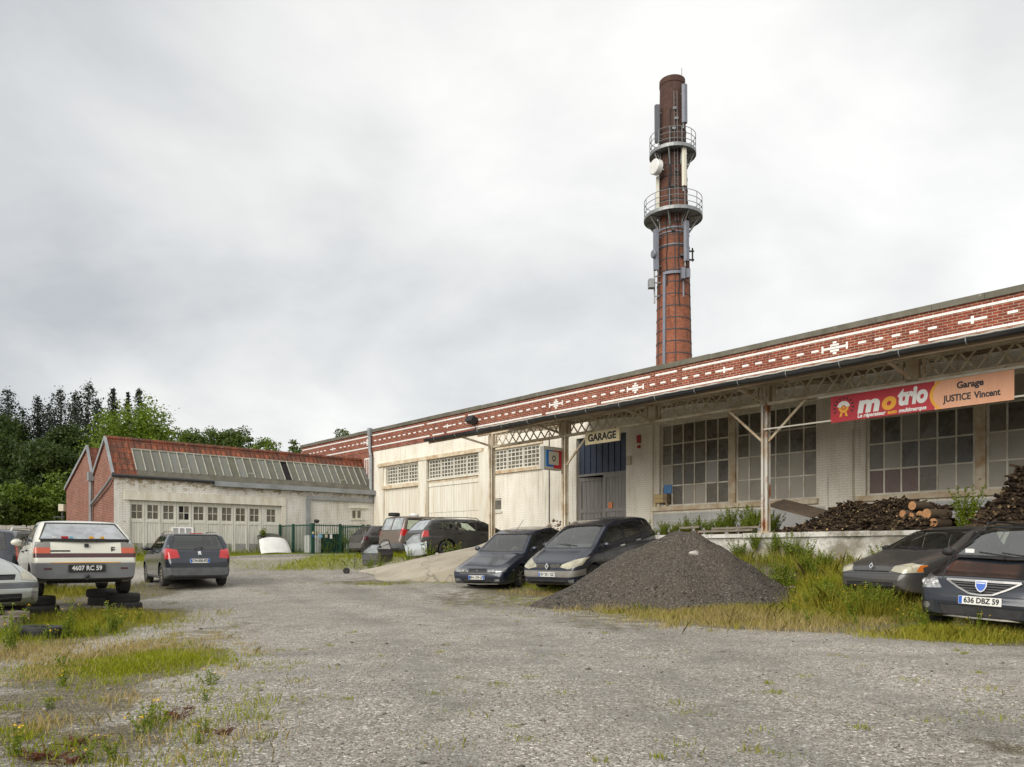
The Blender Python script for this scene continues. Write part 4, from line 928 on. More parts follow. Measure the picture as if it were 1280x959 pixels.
def wheel_meshes(r, wd, style):
    t = MB(); Mx = Matrix.Rotation(R(90), 4, 'X'); h = wd/2
    t.lathe([(r*.60,-h*.8),(r*.70,-h),(r*.90,-h),(r*.975,-h*.86),(r,-h*.6),(r,-h*.2),(r*.985,-h*.17),(r*.985,-h*.1),(r,-h*.07),(r,h*.07),(r*.985,h*.1),(r*.985,h*.17),(r,h*.2),(r,h*.6),(r*.975,h*.86),(r*.90,h),(r*.70,h),(r*.60,h*.8)], 28, Mx)
    b = MB(); b.lathe([(r*.66,h*.75),(r*.63,h*.9),(r*.585,h*.82),(r*.55,h*.5),(r*.2,h*.36),(0,h*.36)], 28, Mx, mats=[0,0,0,1,1]); b.lathe([(r*.62,-h*.5),(0,-h*.5)], 20, Mx, 1)
    n = {'five': 5, 'seven': 7, 'cover': 9}[style]
    for k in range(n):
        a = 2*math.pi*k/n; c, s = math.cos(a), math.sin(a); q_ = .16 if style == 'five' else .10
        i0 = Vector((r*.14*c, -h*.62, r*.14*s)); o0 = Vector((r*.585*c, -h*.80, r*.585*s)); b.bar(-1*Vector((-i0.x, i0.y, -i0.z)), -1*Vector((-o0.x, o0.y, -o0.z)), r*q_, .03, 0, (0,1,0))
    b.lathe([(r*.17,h*.5),(r*.17,h*.78),(r*.10,h*.84),(0,h*.84)], 14, Mx)
    return t, b
WC = {}
def make_car(name, label, S, pos, head, dz=0.0, roll=0.0, pitch=0.0, group='cars parked in the yard', anchor='front'):
    L, W, H = S['L'], S['W'], S['H']; hx, hy = head; k = math.hypot(hx, hy); hx /= k; hy /= k
    c = Vector((pos[0], pos[1], 0)) + Vector((hx, hy, 0))*(-L/2 if anchor == 'front' else L/2)
    base = S.get('base'); base = ground(c.x, c.y) if base is None else base
    fz = ground(c.x+hx*L*.3, c.y+hy*L*.3); bz_ = ground(c.x-hx*L*.3, c.y-hy*L*.3)
    if pitch is None: pitch = -math.atan2(fz-bz_, L*.6); base = (fz+bz_)/2
    root = thing(name, label, 'car', (c.x, c.y, base+dz), 0, group); root.rotation_euler = Euler((roll, pitch, math.atan2(hy, hx)), 'XYZ')
    top, belt = S['top'], S['belt']; plan = S.get('plan', [(0,.66),(.05,.82),(.16,.925),(.35,.975),(.8,1),(L-.8,1),(L-.3,.965),(L-.1,.90),(L-.03,.85),(L,.78)])
    bot = S.get('bot', [(0,.34),(.05,.26),(.2,.21),(.5,.19),(L-.5,.20),(L-.1,.28),(L,.38)]); Wr = S['Wr']; zmb = sum(p[1] for p in belt)/len(belt)
    def rings(d):
        zt = sm(top, d, .045); zb = min(sm(bot, d, .03), zt-.1); w_ = W*sm(plan, d, .03); zs = min(sm(belt, d, .05), zt-.035)
        fr = max(0, min(1, (zt-zs-.06)/max(.1, H-zmb-.06))); ws = w_*S.get('shoulder', .955); wr = ws*.80*(1-fr)+min(Wr, ws)*fr if fr < .999 else min(Wr, ws)
        wr = ws+(min(Wr, ws)-ws)*fr if fr > .25 else ws*(.84+.12*fr/.25)
        zr = zs+(zt-zs)*(.68*(1-fr)+.925*fr)
        h_ = zs-zb
        pts = [(0,zb),(w_*.70,zb),(w_*.93,zb+.015),(w_*.975,zb+h_*.16),(w_*.99,zb+h_*.42),(w_,zb+h_*.66),(w_*.985,zs-h_*.12),(ws,zs)]
        pts += [(ws+(wr-ws)*.45+.018*fr, zs+(zr-zs)*.5), (wr, zr), (wr*.88, zr+(zt-zr)*.62), (wr*.5, zt-(zt-zr)*.10), (0, zt)]
        return catmull(pts, 3)
    ds = sorted({0,.02,.045,.08,.13,.2,.28,L-.28,L-.2,L-.13,L-.08,L-.045,L-.02,L,*[round(x,3) for x in np.arange(.38, L-.3, .115)], *[p[0] for p in top if .3 < p[0] < L-.3]})
    bm = bmesh.new(); tg = bm.faces.layers.int.new('tag'); rows = []
    for d in ds:
        rg = rings(d); rows.append(([bm.verts.new((L/2-d, y, z)) for y, z in rg], [bm.verts.new((L/2-d, -y, z)) if 0 < i < len(rg)-1 else None for i, (y, z) in enumerate(rg)]))
    rows = [(a, [a[i] if v is None else v for i, v in enumerate(b)]) for a, b in rows]
    n = len(rows[0][0])
    for (a, b), (c_, d_) in zip(rows[:-1], rows[1:]):
        for i in range(n-1):
            bm.faces.new((a[i], a[i+1], c_[i+1], c_[i])); bm.faces.new((b[i+1], b[i], d_[i], d_[i+1]))
    for (a, b), fl in ((rows[0], 1), (rows[-1], 0)):
        for i in range(n-1):
            q4 = [b[i], a[i], a[i+1], b[i+1]]; q4 = [v for j, v in enumerate(q4) if v not in q4[:j]]
            if len(q4) > 2: bm.faces.new(q4 if not fl else q4[::-1])
    bmesh.ops.recalc_face_normals(bm, faces=bm.faces[:]); bm.normal_update()
    tags = ['body']
    def cut(tagname, poly, view, cond):
        if tagname is not None and tagname not in tags: tags.append(tagname)
        ix = {'side': (0, 2), 'front': (1, 2), 'top': (0, 1)}[view]
        ar = sum(p[0]*q_[1]-q_[0]*p[1] for p, q_ in zip(poly, poly[1:]+poly[:1]))
        if ar < 0: poly = poly[::-1]
        lo = [min(p[i] for p in poly)-.002 for i in (0, 1)]; hi = [max(p[i] for p in poly)+.002 for i in (0, 1)]
        def near(f_):
            for i in (0, 1):
                v_ = [v.co[ix[i]] for v in f_.verts]
                if max(v_) < lo[i] or min(v_) > hi[i]: return False
            return cond(f_.calc_center_median(), f_.normal)
        for p, q_ in zip(poly, poly[1:]+poly[:1]):
            fs_ = [f_ for f_ in bm.faces if near(f_)]
            if not fs_: return
            no = [0, 0, 0]; no[ix[0]] = q_[1]-p[1]; no[ix[1]] = -(q_[0]-p[0]); cp = [0, 0, 0]; cp[ix[0]] = p[0]; cp[ix[1]] = p[1]
            geom = list({e for f_ in fs_ for e in f_.edges})+list({v for f_ in fs_ for v in f_.verts})+fs_
            bmesh.ops.bisect_plane(bm, geom=geom, dist=1e-5, plane_co=cp, plane_no=no); bm.normal_update()
        kill = []
        for f_ in bm.faces:
            if not near(f_): continue
            cc = f_.calc_center_median(); x, y = cc[ix[0]], cc[ix[1]]
            if all((q_[0]-p[0])*(y-p[1])-(q_[1]-p[1])*(x-p[0]) >= -1e-6 for p, q_ in zip(poly, poly[1:]+poly[:1])):
                if tagname is None: kill.append(f_)
                else: f_[tg] = tags.index(tagname)
        if kill: bmesh.ops.delete(bm, geom=kill, context='FACES')
    X = lambda d: L/2-d
    lat = lambda c_, n_: abs(n_.y) > .35 and abs(c_.y) > .3
    fwd = lambda c_, n_: n_.x > .12 and c_.x > L/2-S.get('fd', .75)
    bwd = lambda c_, n_: n_.x < -.12 and c_.x < -L/2+S.get('rd', .5)
    rw, df, dr = S['rw'], S['df'], S['dr']
    def grow(poly, e):
        cx_, cy_ = sum(p[0] for p in poly)/len(poly), sum(p[1] for p in poly)/len(poly)
        return [(p[0]+e*(1 if p[0] > cx_ else -1), p[1]+e*(1 if p[1] > cy_ else -1)) for p in poly]
    for z in S.get('fseam', []): cut('seam', [(-W,z-.005),(W,z-.005),(W,z+.005),(-W,z+.005)], 'front', lambda c_, n_: n_.x > .05 and c_.x > L/2-.5)
    for (d0, y0, d1, y1) in S.get('hood', []):
        for sg in (1, -1): cut('seam', [(X(d0),sg*(y0-.006)),(X(d1),sg*(y1-.006)),(X(d1),sg*(y1+.006)),(X(d0),sg*(y0+.006))], 'top', lambda c_, n_: n_.z > .25 and c_.z > .5)
    for d, z0, z1 in S.get('seams', []): cut('seam', [(X(d-.006),z0),(X(d+.006),z0),(X(d+.006),z1),(X(d-.006),z1)], 'side', lat)
    for poly in S.get('trim', []): cut('trim', [(X(d), z) for d, z in poly], 'side', lat)
    for i, poly in enumerate(S['wins']):
        pp = [(X(d), z) for d, z in poly]; cut('seal', grow(pp, .018), 'side', lat)
    for i, poly in enumerate(S['wins']): cut('side_window%d' % i, [(X(d), z) for d, z in poly], 'side', lat)
    if 'ws' in S:
        (yb_, zb_, yt_, zt_), (d0, d1) = S['ws']; cnd = lambda c_, n_: n_.x > .15 and L/2-d1 < c_.x < L/2-d0
        pp = [(-yb_,zb_),(yb_,zb_),(yt_,zt_),(-yt_,zt_)]; cut('seal', grow(pp, .018), 'front', cnd); cut('windscreen', pp, 'front', cnd)
    if 'rws' in S:
        (yb_, zb_, yt_, zt_), (d0, d1) = S['rws']; cnd = lambda c_, n_: n_.x < -.10 and L/2-d1 < c_.x < L/2-d0
        pp = [(-yb_,zb_),(yb_,zb_),(yt_,zt_),(-yt_,zt_)]; cut('seal', grow(pp, .02), 'front', cnd); cut('rear_window', pp, 'front', cnd)
    for nm, poly, where in S.get('ends', []):
        cnd = fwd if where[0] == 'f' else bwd; cut(nm, poly, 'front', cnd)
        if where[1:] == '2': cut(nm, [(-y, z) for y, z in poly], 'front', cnd)
    for nm, poly in S.get('sides', []): cut(nm, [(X(d), z) for d, z in poly], 'side', lambda c_, n_: abs(n_.y) > .25 and abs(c_.y) > .3)
    for d in (df, dr):
        Ra = rw+.055; pg = [(X(d)+Ra*math.cos(2*math.pi*k/18), rw+.01+Ra*math.sin(2*math.pi*k/18)) for k in range(18)]
        Rb = Ra+.028; pgb = [(X(d)+Rb*math.cos(2*math.pi*k/18), rw+.01+Rb*math.sin(2*math.pi*k/18)) for k in range(18)]
        if S.get('arch'): cut('trim', pgb, 'side', lat)
        cut(None, pg, 'side', lambda c_, n_: abs(c_.y) > W*.55)
    matof = dict(body=S['paint'], seal=MT['black'], seam=MT['black'], trim=S.get('trimmat', MT['bump_grey']), **S.get('mats', {}))
    inbody = [t for t in tags if t in ('body', 'seal', 'seam', 'trim') or t.startswith('b_')]
    def emit(nm, faces, mats, mi, off=0.0, parent=root):
        vs = {}; me = bpy.data.meshes.new(nm); V = []; F_ = []; I = []
        for f_ in faces:
            ids = []
            for v in f_.verts:
                if v not in vs: vs[v] = len(V); V.append(tuple(v.co+v.normal*off))
                ids.append(vs[v])
            F_.append(ids); I.append(mi(f_))
        me.from_pydata(V, [], F_)
        for x in mats: me.materials.append(x)
        me.polygons.foreach_set('material_index', I); me.polygons.foreach_set('use_smooth', [True]*len(F_)); me.set_sharp_from_angle(angle=R(32)); me.update()
        return link(nm, me, parent)
    bml = [matof[t] if t in matof else matof[t.split('.')[0]] for t in inbody]
    emit('body', [f_ for f_ in bm.faces if tags[f_[tg]] in inbody], bml, lambda f_: inbody.index(tags[f_[tg]]))
    GL = S.get('glass', MT['glass'])
    for t in tags:
        if t in inbody: continue
        fc = [f_ for f_ in bm.faces if tags[f_[tg]] == t]
        base_nm = t.rstrip('0123456789')
        mt = matof.get(t) or matof.get(base_nm) or (S.get('rearglass', GL) if base_nm == 'rear_window' or (base_nm == 'side_window' and t in S.get('dark_windows', ())) else GL)
        both = base_nm in ('side_window', 'headlight', 'tail_light', 'fog_light', 'reflector', 'indicator', 'reversing_light')
        glassy = base_nm in ('side_window', 'windscreen', 'rear_window')
        off = -.006 if glassy else (.004 if base_nm not in ('air_intake', 'grille') else -.012)
        for sg_ in ((1, -1) if both else (0,)):
            ff = [f_ for f_ in fc if sg_ == 0 or f_.calc_center_median().y*sg_ > 0]
            if ff:
                lo_ = emit(base_nm, ff, [mt], lambda f_: 0, off)
                if base_nm in ('headlight', 'fog_light'): emit('lamp_housing', ff, [MT['housing']], lambda f_: 0, -.04, lo_)
    bm.free()
    for d, y, z, r_ in S.get('bowls', []):
        for sg in (1, -1):
            b_ = MB(); b_.lathe([(0,.0),(r_*.30,.018),(r_*.34,.0),(r_*.7,.004),(r_,.03)], 16, fm(X, d, sg*y, z, 6)); b_.build('lamp_bowl', MT['chrome'], root, 50)
    # running gear
    key = (rw, S.get('rim', 'five'), S.get('rimmat', 'alloy'))
    if key not in WC:
        t_, b_ = wheel_meshes(rw, .195, key[1]); ot = t_.build('wheel', MT['tyre'], root, 40); ob = b_.build('rim', [MT[key[2]], MT['dark']], ot, 35); WC[key] = (ot.data, ob.data); first = ot
    else: first = None
    for d in (df, dr):
        for s in (1, -1):
            if first is not None: o = first; first = None
            else:
                o = link('wheel', WC[key][0], root); link('rim', WC[key][1], o)
            o.location = (X(d), s*(W-.125), rw); o.rotation_euler = (0, R(rnd.uniform(0, 360)), 0 if s > 0 else math.pi)
    u = MB(); wi = W-.24; zf = .42
    u.box(X(L-.18), X(.18), -wi, wi, .24, zf); 
    for d in (df, dr): u.box(X(d)-.45, X(d)+.45, -wi+.02, wi-.02, .25, .66 if d == df else .62)
    u.box(X(L-.25), X(L-.7), -wi-.05, wi+.05, zf, .56); u.build('underbody', MT['dark'], root)
    dsh = S.get('dash', df+.75); i_ = MB(); zd = lin(belt, dsh)+.02
    i_.box(X(L-.45), X(dsh), -W*.72, W*.72, zf-.001, zf+.03, 1); i_.box(X(dsh+.28), X(dsh-.22), -W*.80, W*.80, zf, zd); i_.build('dashboard', [MT['bump_grey'], MT['carfloor']], root)
    s0 = S.get('seat', dsh+.95)
    for sgn in (1, -1):
        m = MB(); sh = H-.72
        m.box(X(s0+.2), X(s0-.32), sgn*.36-.23, sgn*.36+.23, zf, .62); Mq = Matrix.Translation((X(s0+.12), sgn*.36, .55)) @ Matrix.Rotation(R(-14), 4, 'Y')
        m.blob((0,0,.28), (.09,.235,.34), jit=.03, n=10); m.blob((-.02,0,.66), (.055,.13,.10), jit=.03, n=10)
        i0 = len(m.v)-70
        for t in range(i0, len(m.v)): m.v[t] = tuple(Mq @ Vector(m.v[t]))
        m.build('seat', MT['seat'], root, 50)
    m = MB(); m.box(X(s0+1.1), X(s0+.65), -.62, .62, zf, .62); m.box(X(s0+1.15), X(s0+1.0), -.6, .6, .6, min(1.08, H-.36)); m.build('seat', MT['seat'], root)
    m = MB(); cxs, czs = X(dsh+.42), zd-.02; pts = [Vector((cxs-.05*math.sin(2*math.pi*k/14), .36+.17*math.cos(2*math.pi*k/14), czs+.16*math.sin(2*math.pi*k/14))) for k in range(15)]
    m.path(pts, .015, 5); m.build('steering_wheel', MT['black'], root)
    md, mz = S.get('mirror', (dsh+.25, zd+.05))
    for sgn in (1, -1):
        m = MB(); c_ = (X(md), sgn*(W+.065), mz); m.blob(c_, (.075,.105,.065), jit=.04, n=10, seed=5); m.bar((X(md)+.03, sgn*(W-.06), mz-.03), (X(md), sgn*(W+.03), mz-.02), .05, .05)
        m.build('mirror', S.get('mirrormat', S['paint']), root, 60)
    if S.get('rails'):
        ra, rb = S['rails']
        for sgn in (1, -1):
            m = MB(); yy = sgn*(Wr*.93); pts = [Vector((X(ra+(rb-ra)*t), yy*(1-.02*abs(t-.5)), sm(top, ra+(rb-ra)*t)-.035+(.075 if 0 < t < 1 else -.01)*1)) for t in (0,.08,.3,.5,.7,.92,1)]
            m.path(pts, .018, 6); m.build('roof_rail', S.get('railmat', MT['galv']), root, 60)
    for hd, hz in S.get('handles', []):
        for sgn in (1, -1):
            m = MB(); m.bar((X(hd-.09), sgn*W*.998, hz), (X(hd+.09), sgn*W*.998, hz), .03, .03); m.build('door_handle', S.get('handlemat', MT['black']), root)
    return root, X, S
def plate(root, X, d, z, txt, front=True, mat='plate', ink='ink', y=0.0, euro=True, w_=.52, h=.11, tilt=0, textw=None, both=False):
    m = MB(); s = 1 if front else -1; Mp = Matrix.Translation((X(d), y, z)) @ Matrix.Rotation(math.pi/2*s, 4, 'Z') @ Matrix.Rotation(R(90-tilt), 4, 'X')
    def bx(x0, x1, y0, y1, z0, z1, mi): m.box(x0, x1, y0, y1, z0, z1, mi, Mp)
    bx(-w_/2, w_/2, -h/2, h/2, -.01, .006, 0)
    if euro: bx(-w_/2+.004, -w_/2+.045, -h/2+.004, h/2-.004, .006, .008, 2)
    if both: bx(w_/2-.045, w_/2-.004, -h/2+.004, h/2-.004, .006, .008, 2)
    m.text(txt, h*.92, Mp @ Matrix.Translation((.02 if euro and not both else 0, 0, .009)), 1, bold=.003, depth=.001, width=textw or w_*.82)
    return m.build('number_plate', [MT[mat], MT[ink], MT['euro']], root)
def strip(root, name, pts, w_, h, mat):
    m = MB()
    for a, b in zip(pts[:-1], pts[1:]): m.bar(a, b, w_, h)
    return m.build(name, mat, root)
def surf_badge(root, name, M4, polys, mats):
    m = MB()
    for pts, mi, dep in polys: m.prism([M4 @ Vector((x, y, 0)) for x, y in pts], (M4.to_3x3() @ Vector((0,0,dep))), mi)
    return m.build(name, mats, root)
def fm(X, d, y, z, tilt=0, front=True):
    s = 1 if front else -1
    return Matrix.Translation((X(d), y, z)) @ Matrix.Rotation(math.pi/2*s, 4, 'Z') @ Matrix.Rotation(R(90-tilt), 4, 'X')

# 1 -- cream hatchback, propped on tyres
S = dict(L=3.98, W=.83, H=1.40, Wr=.60, rw=.27, df=.76, dr=3.24, seat=2.2, paint=MT['p_white'], rim='cover', rimmat='alloy_dirty', base=None,
    top=[(0,.5),(.05,.66),(.2,.74),(1.05,.92),(1.12,.93),(1.85,1.33),(2.2,1.39),(3.0,1.38),(3.2,1.345),(3.78,1.02),(3.86,1.0),(3.90,.93),(3.98,.62)], belt=[(0,.62),(1,.84),(2.5,.90),(3.7,.93),(3.98,.90)],
    bot=[(0,.34),(.1,.24),(.4,.2),(3.5,.22),(3.85,.30),(3.98,.33)], plan=[(0,.72),(.06,.86),(.2,.94),(.6,1),(3.4,1),(3.8,.985),(3.93,.965),(3.98,.94)], rd=.75,
    wins=[[(1.30,.93),(2.1,.93),(2.1,1.29),(1.87,1.27)],[(2.17,.94),(2.92,.95),(2.88,1.28),(2.17,1.29)],[(2.99,.96),(3.35,1.0),(3.05,1.24),(2.96,1.26)]],
    ws=((.68,.97,.53,1.32),(1.0,2.1)), rws=((.70,1.03,.555,1.315),(3.1,3.86)),
    ends=[('tail_light',[(.56,.76),(.86,.76),(.86,.87),(.56,.87)],'b2'),('reversing_light',[(.56,.87),(.86,.87),(.86,.97),(.56,.97)],'b2'),('light_band',[(-.86,.695),(.86,.695),(.86,.77),(-.86,.77)],'b'),
          ('bumper',[(-.9,.28),(.9,.28),(.9,.60),(-.9,.60)],'b'),('headlight',[(.45,.56),(.8,.57),(.8,.7),(.45,.68)],'f2'),('grille',[(-.4,.56),(.4,.56),(.4,.67),(-.4,.67)],'f')],
    sides=[('bumper',[(3.62,.2),(3.99,.2),(3.99,.60),(3.62,.60)])],
    mats={'tail_light': MT['amber_red'], 'reversing_light': MT['smoke_lens'], 'light_band': MT['dark_red_lens'], 'bumper': MT['bump_light'], 'headlight': MT['lens'], 'grille': MT['black']},
    seams=[(1.2,.3,.9),(2.13,.25,.92),(2.95,.45,.95)], handles=[(1.95,.80),(2.78,.82)], mirror=(1.42,.98), glass=MT['glass'], rearglass=MT['glass_pale'])
c1, X, _ = make_car('hatchback_car', 'old cream hatchback with black number plate, its wheels propped up on tyres', S, (-7.58,13.7), (-.595,.804), dz=.34, anchor='rear')
plate(c1, X, 3.997, .505, '4607 RC 59', False, 'plate_black', 'ink_white', euro=False, w_=.58, h=.125)
strip(c1, 'spoiler', [(X(3.80),-.70,1.0),(X(3.87),0,1.005),(X(3.80),.70,1.0)], .10, .045, MT['black'])
strip(c1, 'bumper_line', [(X(3.965),-.79,.605),(X(3.995),0,.605),(X(3.965),.79,.605)], .012, .012, MT['sign_yellow'])
for s in (-1, 1):
    m = MB(); m.box(X(3.985), X(3.95), s*.60-.06, s*.60+.06, .48, .515); m.build('reflector', MT['dark_red_lens'], c1)
m = MB(); m.text('F', .15, fm(X, 3.925, .42, .825, 0, False) @ Matrix.Translation((.84,0,.004)), 0, bold=.004); m.build('country_letter', MT['ink'], c1)
m = MB(); m.box(X(3.93)-.006, X(3.93), .26, .56, .80, .825); m.build('model_script', MT['black'], c1)
surf_badge(c1, 'badge', fm(X, 3.915, 0, .91, 10, False), [([(-.035,-.03),(.035,-.03),(.035,.03),(-.035,.03)],0,.012)], [MT['black']])
m = MB()
for y, wd, mi in ((.48,.05,2),(.32,.11,0),(.22,.05,1),(-.10,.07,3),(-.20,.05,2),(-.28,.05,3)): m.box(X(3.755)-.0, X(3.755)+.02, y-wd/2, y+wd/2, 1.035, 1.075, mi)
m.build('parcel_shelf_stickers', [MT['sign_red'], MT['sky_blue'], MT['ink_white'], MT['sign_yellow']], c1)
m = MB(); m.tube((X(3.9),.0,.33),(X(4.02),.0,.33),.03,8); m.blob((X(4.03),0,.37),(.04,.04,.04),jit=.02); m.build('tow_hook', MT['band'], c1)
m = MB(); m.box(X(1.35),X(1.24),.84,.95,.95,1.06); m.build('mirror_glass_back', MT['alloy'], c1)

# 2 -- dark estate with red lamps
S = dict(L=4.16, W=.865, H=1.48, Wr=.63, rw=.305, df=.80, dr=3.34, paint=MT['p_dark'], rim='cover', rimmat='alloy_dirty',
    top=[(0,.5),(.05,.66),(.2,.74),(1.0,1.0),(1.85,1.40),(2.3,1.475),(3.4,1.46),(3.68,1.43),(3.98,1.02),(4.05,.97),(4.12,.90),(4.16,.62)], belt=[(0,.64),(1,.92),(2.5,.97),(3.7,1.03),(4.16,.98)],
    bot=[(0,.34),(.1,.24),(.4,.2),(3.7,.2),(4.05,.28),(4.16,.32)], plan=[(0,.66),(.06,.84),(.2,.93),(.6,1),(3.5,1),(3.9,.965),(4.08,.92),(4.16,.84)], rd=.85,
    wins=[[(1.42,1.0),(2.15,1.0),(2.15,1.37),(1.95,1.36)],[(2.22,1.0),(2.95,1.02),(2.95,1.37),(2.22,1.375)],[(3.03,1.03),(3.55,1.08),(3.45,1.33),(3.03,1.36)]], dark_windows=('side_window2',),
    ws=((.70,1.05,.55,1.39),(1.0,2.1)), rws=((.68,1.01,.54,1.40),(3.5,4.05)), rearglass=MT['glass_dark'],
    ends=[('tail_light',[(.50,.78),(.90,.74),(.90,1.06),(.55,.99)],'b2'),('bumper',[(-.9,.2),(.9,.2),(.9,.52),(-.9,.52)],'b'),('headlight',[(.4,.62),(.8,.6),(.8,.8),(.5,.72)],'f2')],
    sides=[('tail_light',[(3.62,1.02),(4.17,1.0),(4.17,.77),(3.92,.77)]),('bumper',[(3.72,.2),(4.17,.2),(4.17,.52),(3.72,.50)])],
    trim=[[(.3,.2),(4,.2),(4,.30),(.3,.30)]], arch=True,
    mats={'tail_light': MT['red_lens'], 'bumper': MT['bump_grey'], 'headlight': MT['lens']}, seams=[(1.3,.3,.98),(2.18,.3,1.0),(2.98,.4,1.03)], handles=[(2.0,.90),(2.82,.92)], rails=(1.9,3.65), railmat=MT['alloy'], mirror=(1.5,1.04))
c2, X, _ = make_car('estate_car', 'dark estate car with big red tail lamps and roof rails before the folding doors', S, (-8.41,20.7), (-.56,.83), anchor='rear')
plate(c2, X, 4.165, .70, 'CW-030-PD', False, w_=.5, both=True, tilt=4)
lion = [(-.05,-.05),(-.02,-.02),(-.035,.01),(-.05,.03),(-.02,.05),(.02,.06),(.045,.04),(.03,.02),(.045,0),(.03,-.03),(.055,-.06),(.02,-.05),(0,-.02),(-.02,-.06)]
surf_badge(c2, 'badge', fm(X, 4.10, 0, .905, 25, False), [(lion, 0, .012)], [MT['chrome']])
strip(c2, 'rear_wiper', [(X(4.035),.12,1.03),(X(3.98),-.12,1.07)], .02, .02, MT['black'])
m = MB(); m.box(X(3.665)-.03, X(3.665), -.17, .17, 1.435, 1.46); m.build('brake_light', MT['red_lens'], c2)
m = MB(); m.tube((X(3.45),0,1.45),(X(3.52),0,1.62),.006,5); m.build('aerial', MT['black'], c2)
strip(c2, 'model_script', [(X(4.125),.42,.60),(X(4.125),.22,.60)], .012, .02, MT['alloy']); strip(c2, 'model_script', [(X(4.125),-.42,.62),(X(4.125),-.54,.62)], .012, .02, MT['alloy'])
bxr = thing('glazed_box', 'small white framed box with three panes standing above the dark estate car roof', 'box'); Mb = c2.matrix_basis
bxr.location = Mb @ Vector((X(1.9), -.03, 1.46)); bxr.rotation_euler = c2.rotation_euler
m = MB(); m.prism([(-.02,-.26,-.03),(.36,-.26,-.03),(.30,-.26,.20),(.03,-.26,.20)], (0,.60,0)); m.build('casing', MT['sign_beige'], bxr)
m = MB()
for y0, y1, z0, z1 in ((-.26,.34,-.02,.02),(-.26,.34,.17,.21),(-.26,-.21,.02,.17),(.29,.34,.02,.17),(-.06,-.02,.02,.17),(.11,.15,.02,.17)): m.prism([(-.035+z0*.25,y0,z0),(-.035+z0*.25,y1,z0),(-.035+z1*.25,y1,z1),(-.035+z1*.25,y0,z1)], (.02,0,0))
m.build('frame', MT['white_plastic'], bxr)
m = MB(); m.poly([(-.02,-.24,.0),(-.02,.32,.0),(.025,.32,.19),(.025,-.24,.19)]); m.build('pane', MT['sign_grey'], bxr)

# 3 -- dark people carrier cut by the left edge
S = dict(L=4.5, W=.90, H=1.66, Wr=.66, rw=.32, df=.9, dr=3.6, paint=MT['p_dark'],
    top=[(0,.5),(.05,.72),(.2,.82),(.95,1.08),(1.9,1.56),(2.4,1.65),(3.9,1.62),(4.15,1.58),(4.4,1.05),(4.46,.9),(4.5,.62)], belt=[(0,.7),(1,1.0),(4.5,1.05)], rd=.8,
    wins=[[(1.5,1.06),(2.4,1.08),(2.4,1.5),(2.0,1.48)],[(2.5,1.08),(3.3,1.1),(3.3,1.5),(2.5,1.5)],[(3.4,1.1),(4.0,1.14),(3.9,1.46),(3.4,1.5)]],
    ws=((.7,1.14,.58,1.56),(1.0,2.2)), rws=((.62,1.12,.52,1.52),(3.9,4.46)), ends=[('tail_light',[(.83,.85),(.95,.85),(.86,1.5),(.74,1.5)],'b2'),('bumper',[(-.9,.2),(.9,.2),(.9,.55),(-.9,.55)],'b')],
    mats={'tail_light': MT['red_lens'], 'bumper': MT['bump_grey']}, rails=(2.2,4.0), railmat=MT['chrome'])
c3, X, _ = make_car('people_carrier', 'dark people carrier with upright red tail lamp and silver roof rail behind the cream hatchback', S, (-12.75,18.2), (-.30,.95), anchor='rear')

# 4 -- mossy silver car nosing in from the left
S = dict(L=4.1, W=.85, H=1.42, Wr=.62, rw=.30, df=.83, dr=3.3, paint=MT['p_silver'],
    top=[(0,.42),(.04,.54),(.10,.60),(.18,.70),(.5,.82),(1.1,.96),(1.95,1.35),(2.3,1.42),(3.2,1.38),(4.0,.95),(4.1,.6)], belt=[(0,.56),(.5,.70),(1,.86),(4.1,.95)],
    plan=[(0,.60),(.05,.76),(.14,.88),(.35,.96),(.8,1),(3.6,1),(4.1,.85)],
    wins=[[(1.4,.97),(2.3,.97),(2.3,1.32),(1.95,1.3)],[(2.4,.97),(3.2,1.0),(3.1,1.3),(2.4,1.32)]], ws=((.68,1.0,.53,1.34),(1.0,2.1)), rws=((.6,1.0,.5,1.3),(3.1,4.0)),
    ends=[('headlight',[(.46,.60),(.66,.575),(.80,.60),(.80,.69),(.66,.745),(.50,.70)],'f2'),('bumper_strip',[(-.9,.475),(.9,.475),(.9,.545),(-.9,.545)],'f'),('fog_light',[(.55,.30),(.68,.30),(.70,.42),(.55,.42)],'f2'),('grille',[(-.35,.60),(.35,.60),(.42,.68),(-.42,.68)],'f'),('air_intake',[(-.4,.28),(.4,.28),(.4,.4),(-.4,.4)],'f')],
    mats={'headlight': MT['lens_yellow'], 'bumper_strip': MT['bump_grey'], 'fog_light': MT['lens'], 'grille': MT['black'], 'air_intake': MT['black']}, fd=.8, seams=[(1.25,.3,.93),(2.35,.3,.96)], fseam=[.555], hood=[(.2,.5,1.1,.74)])
c4, X, _ = make_car('silver_car', 'mossy silver car with yellowed headlamp nosing in at the yard edge', S, (-7.42,11.0), (.9,-.43), dz=.10)

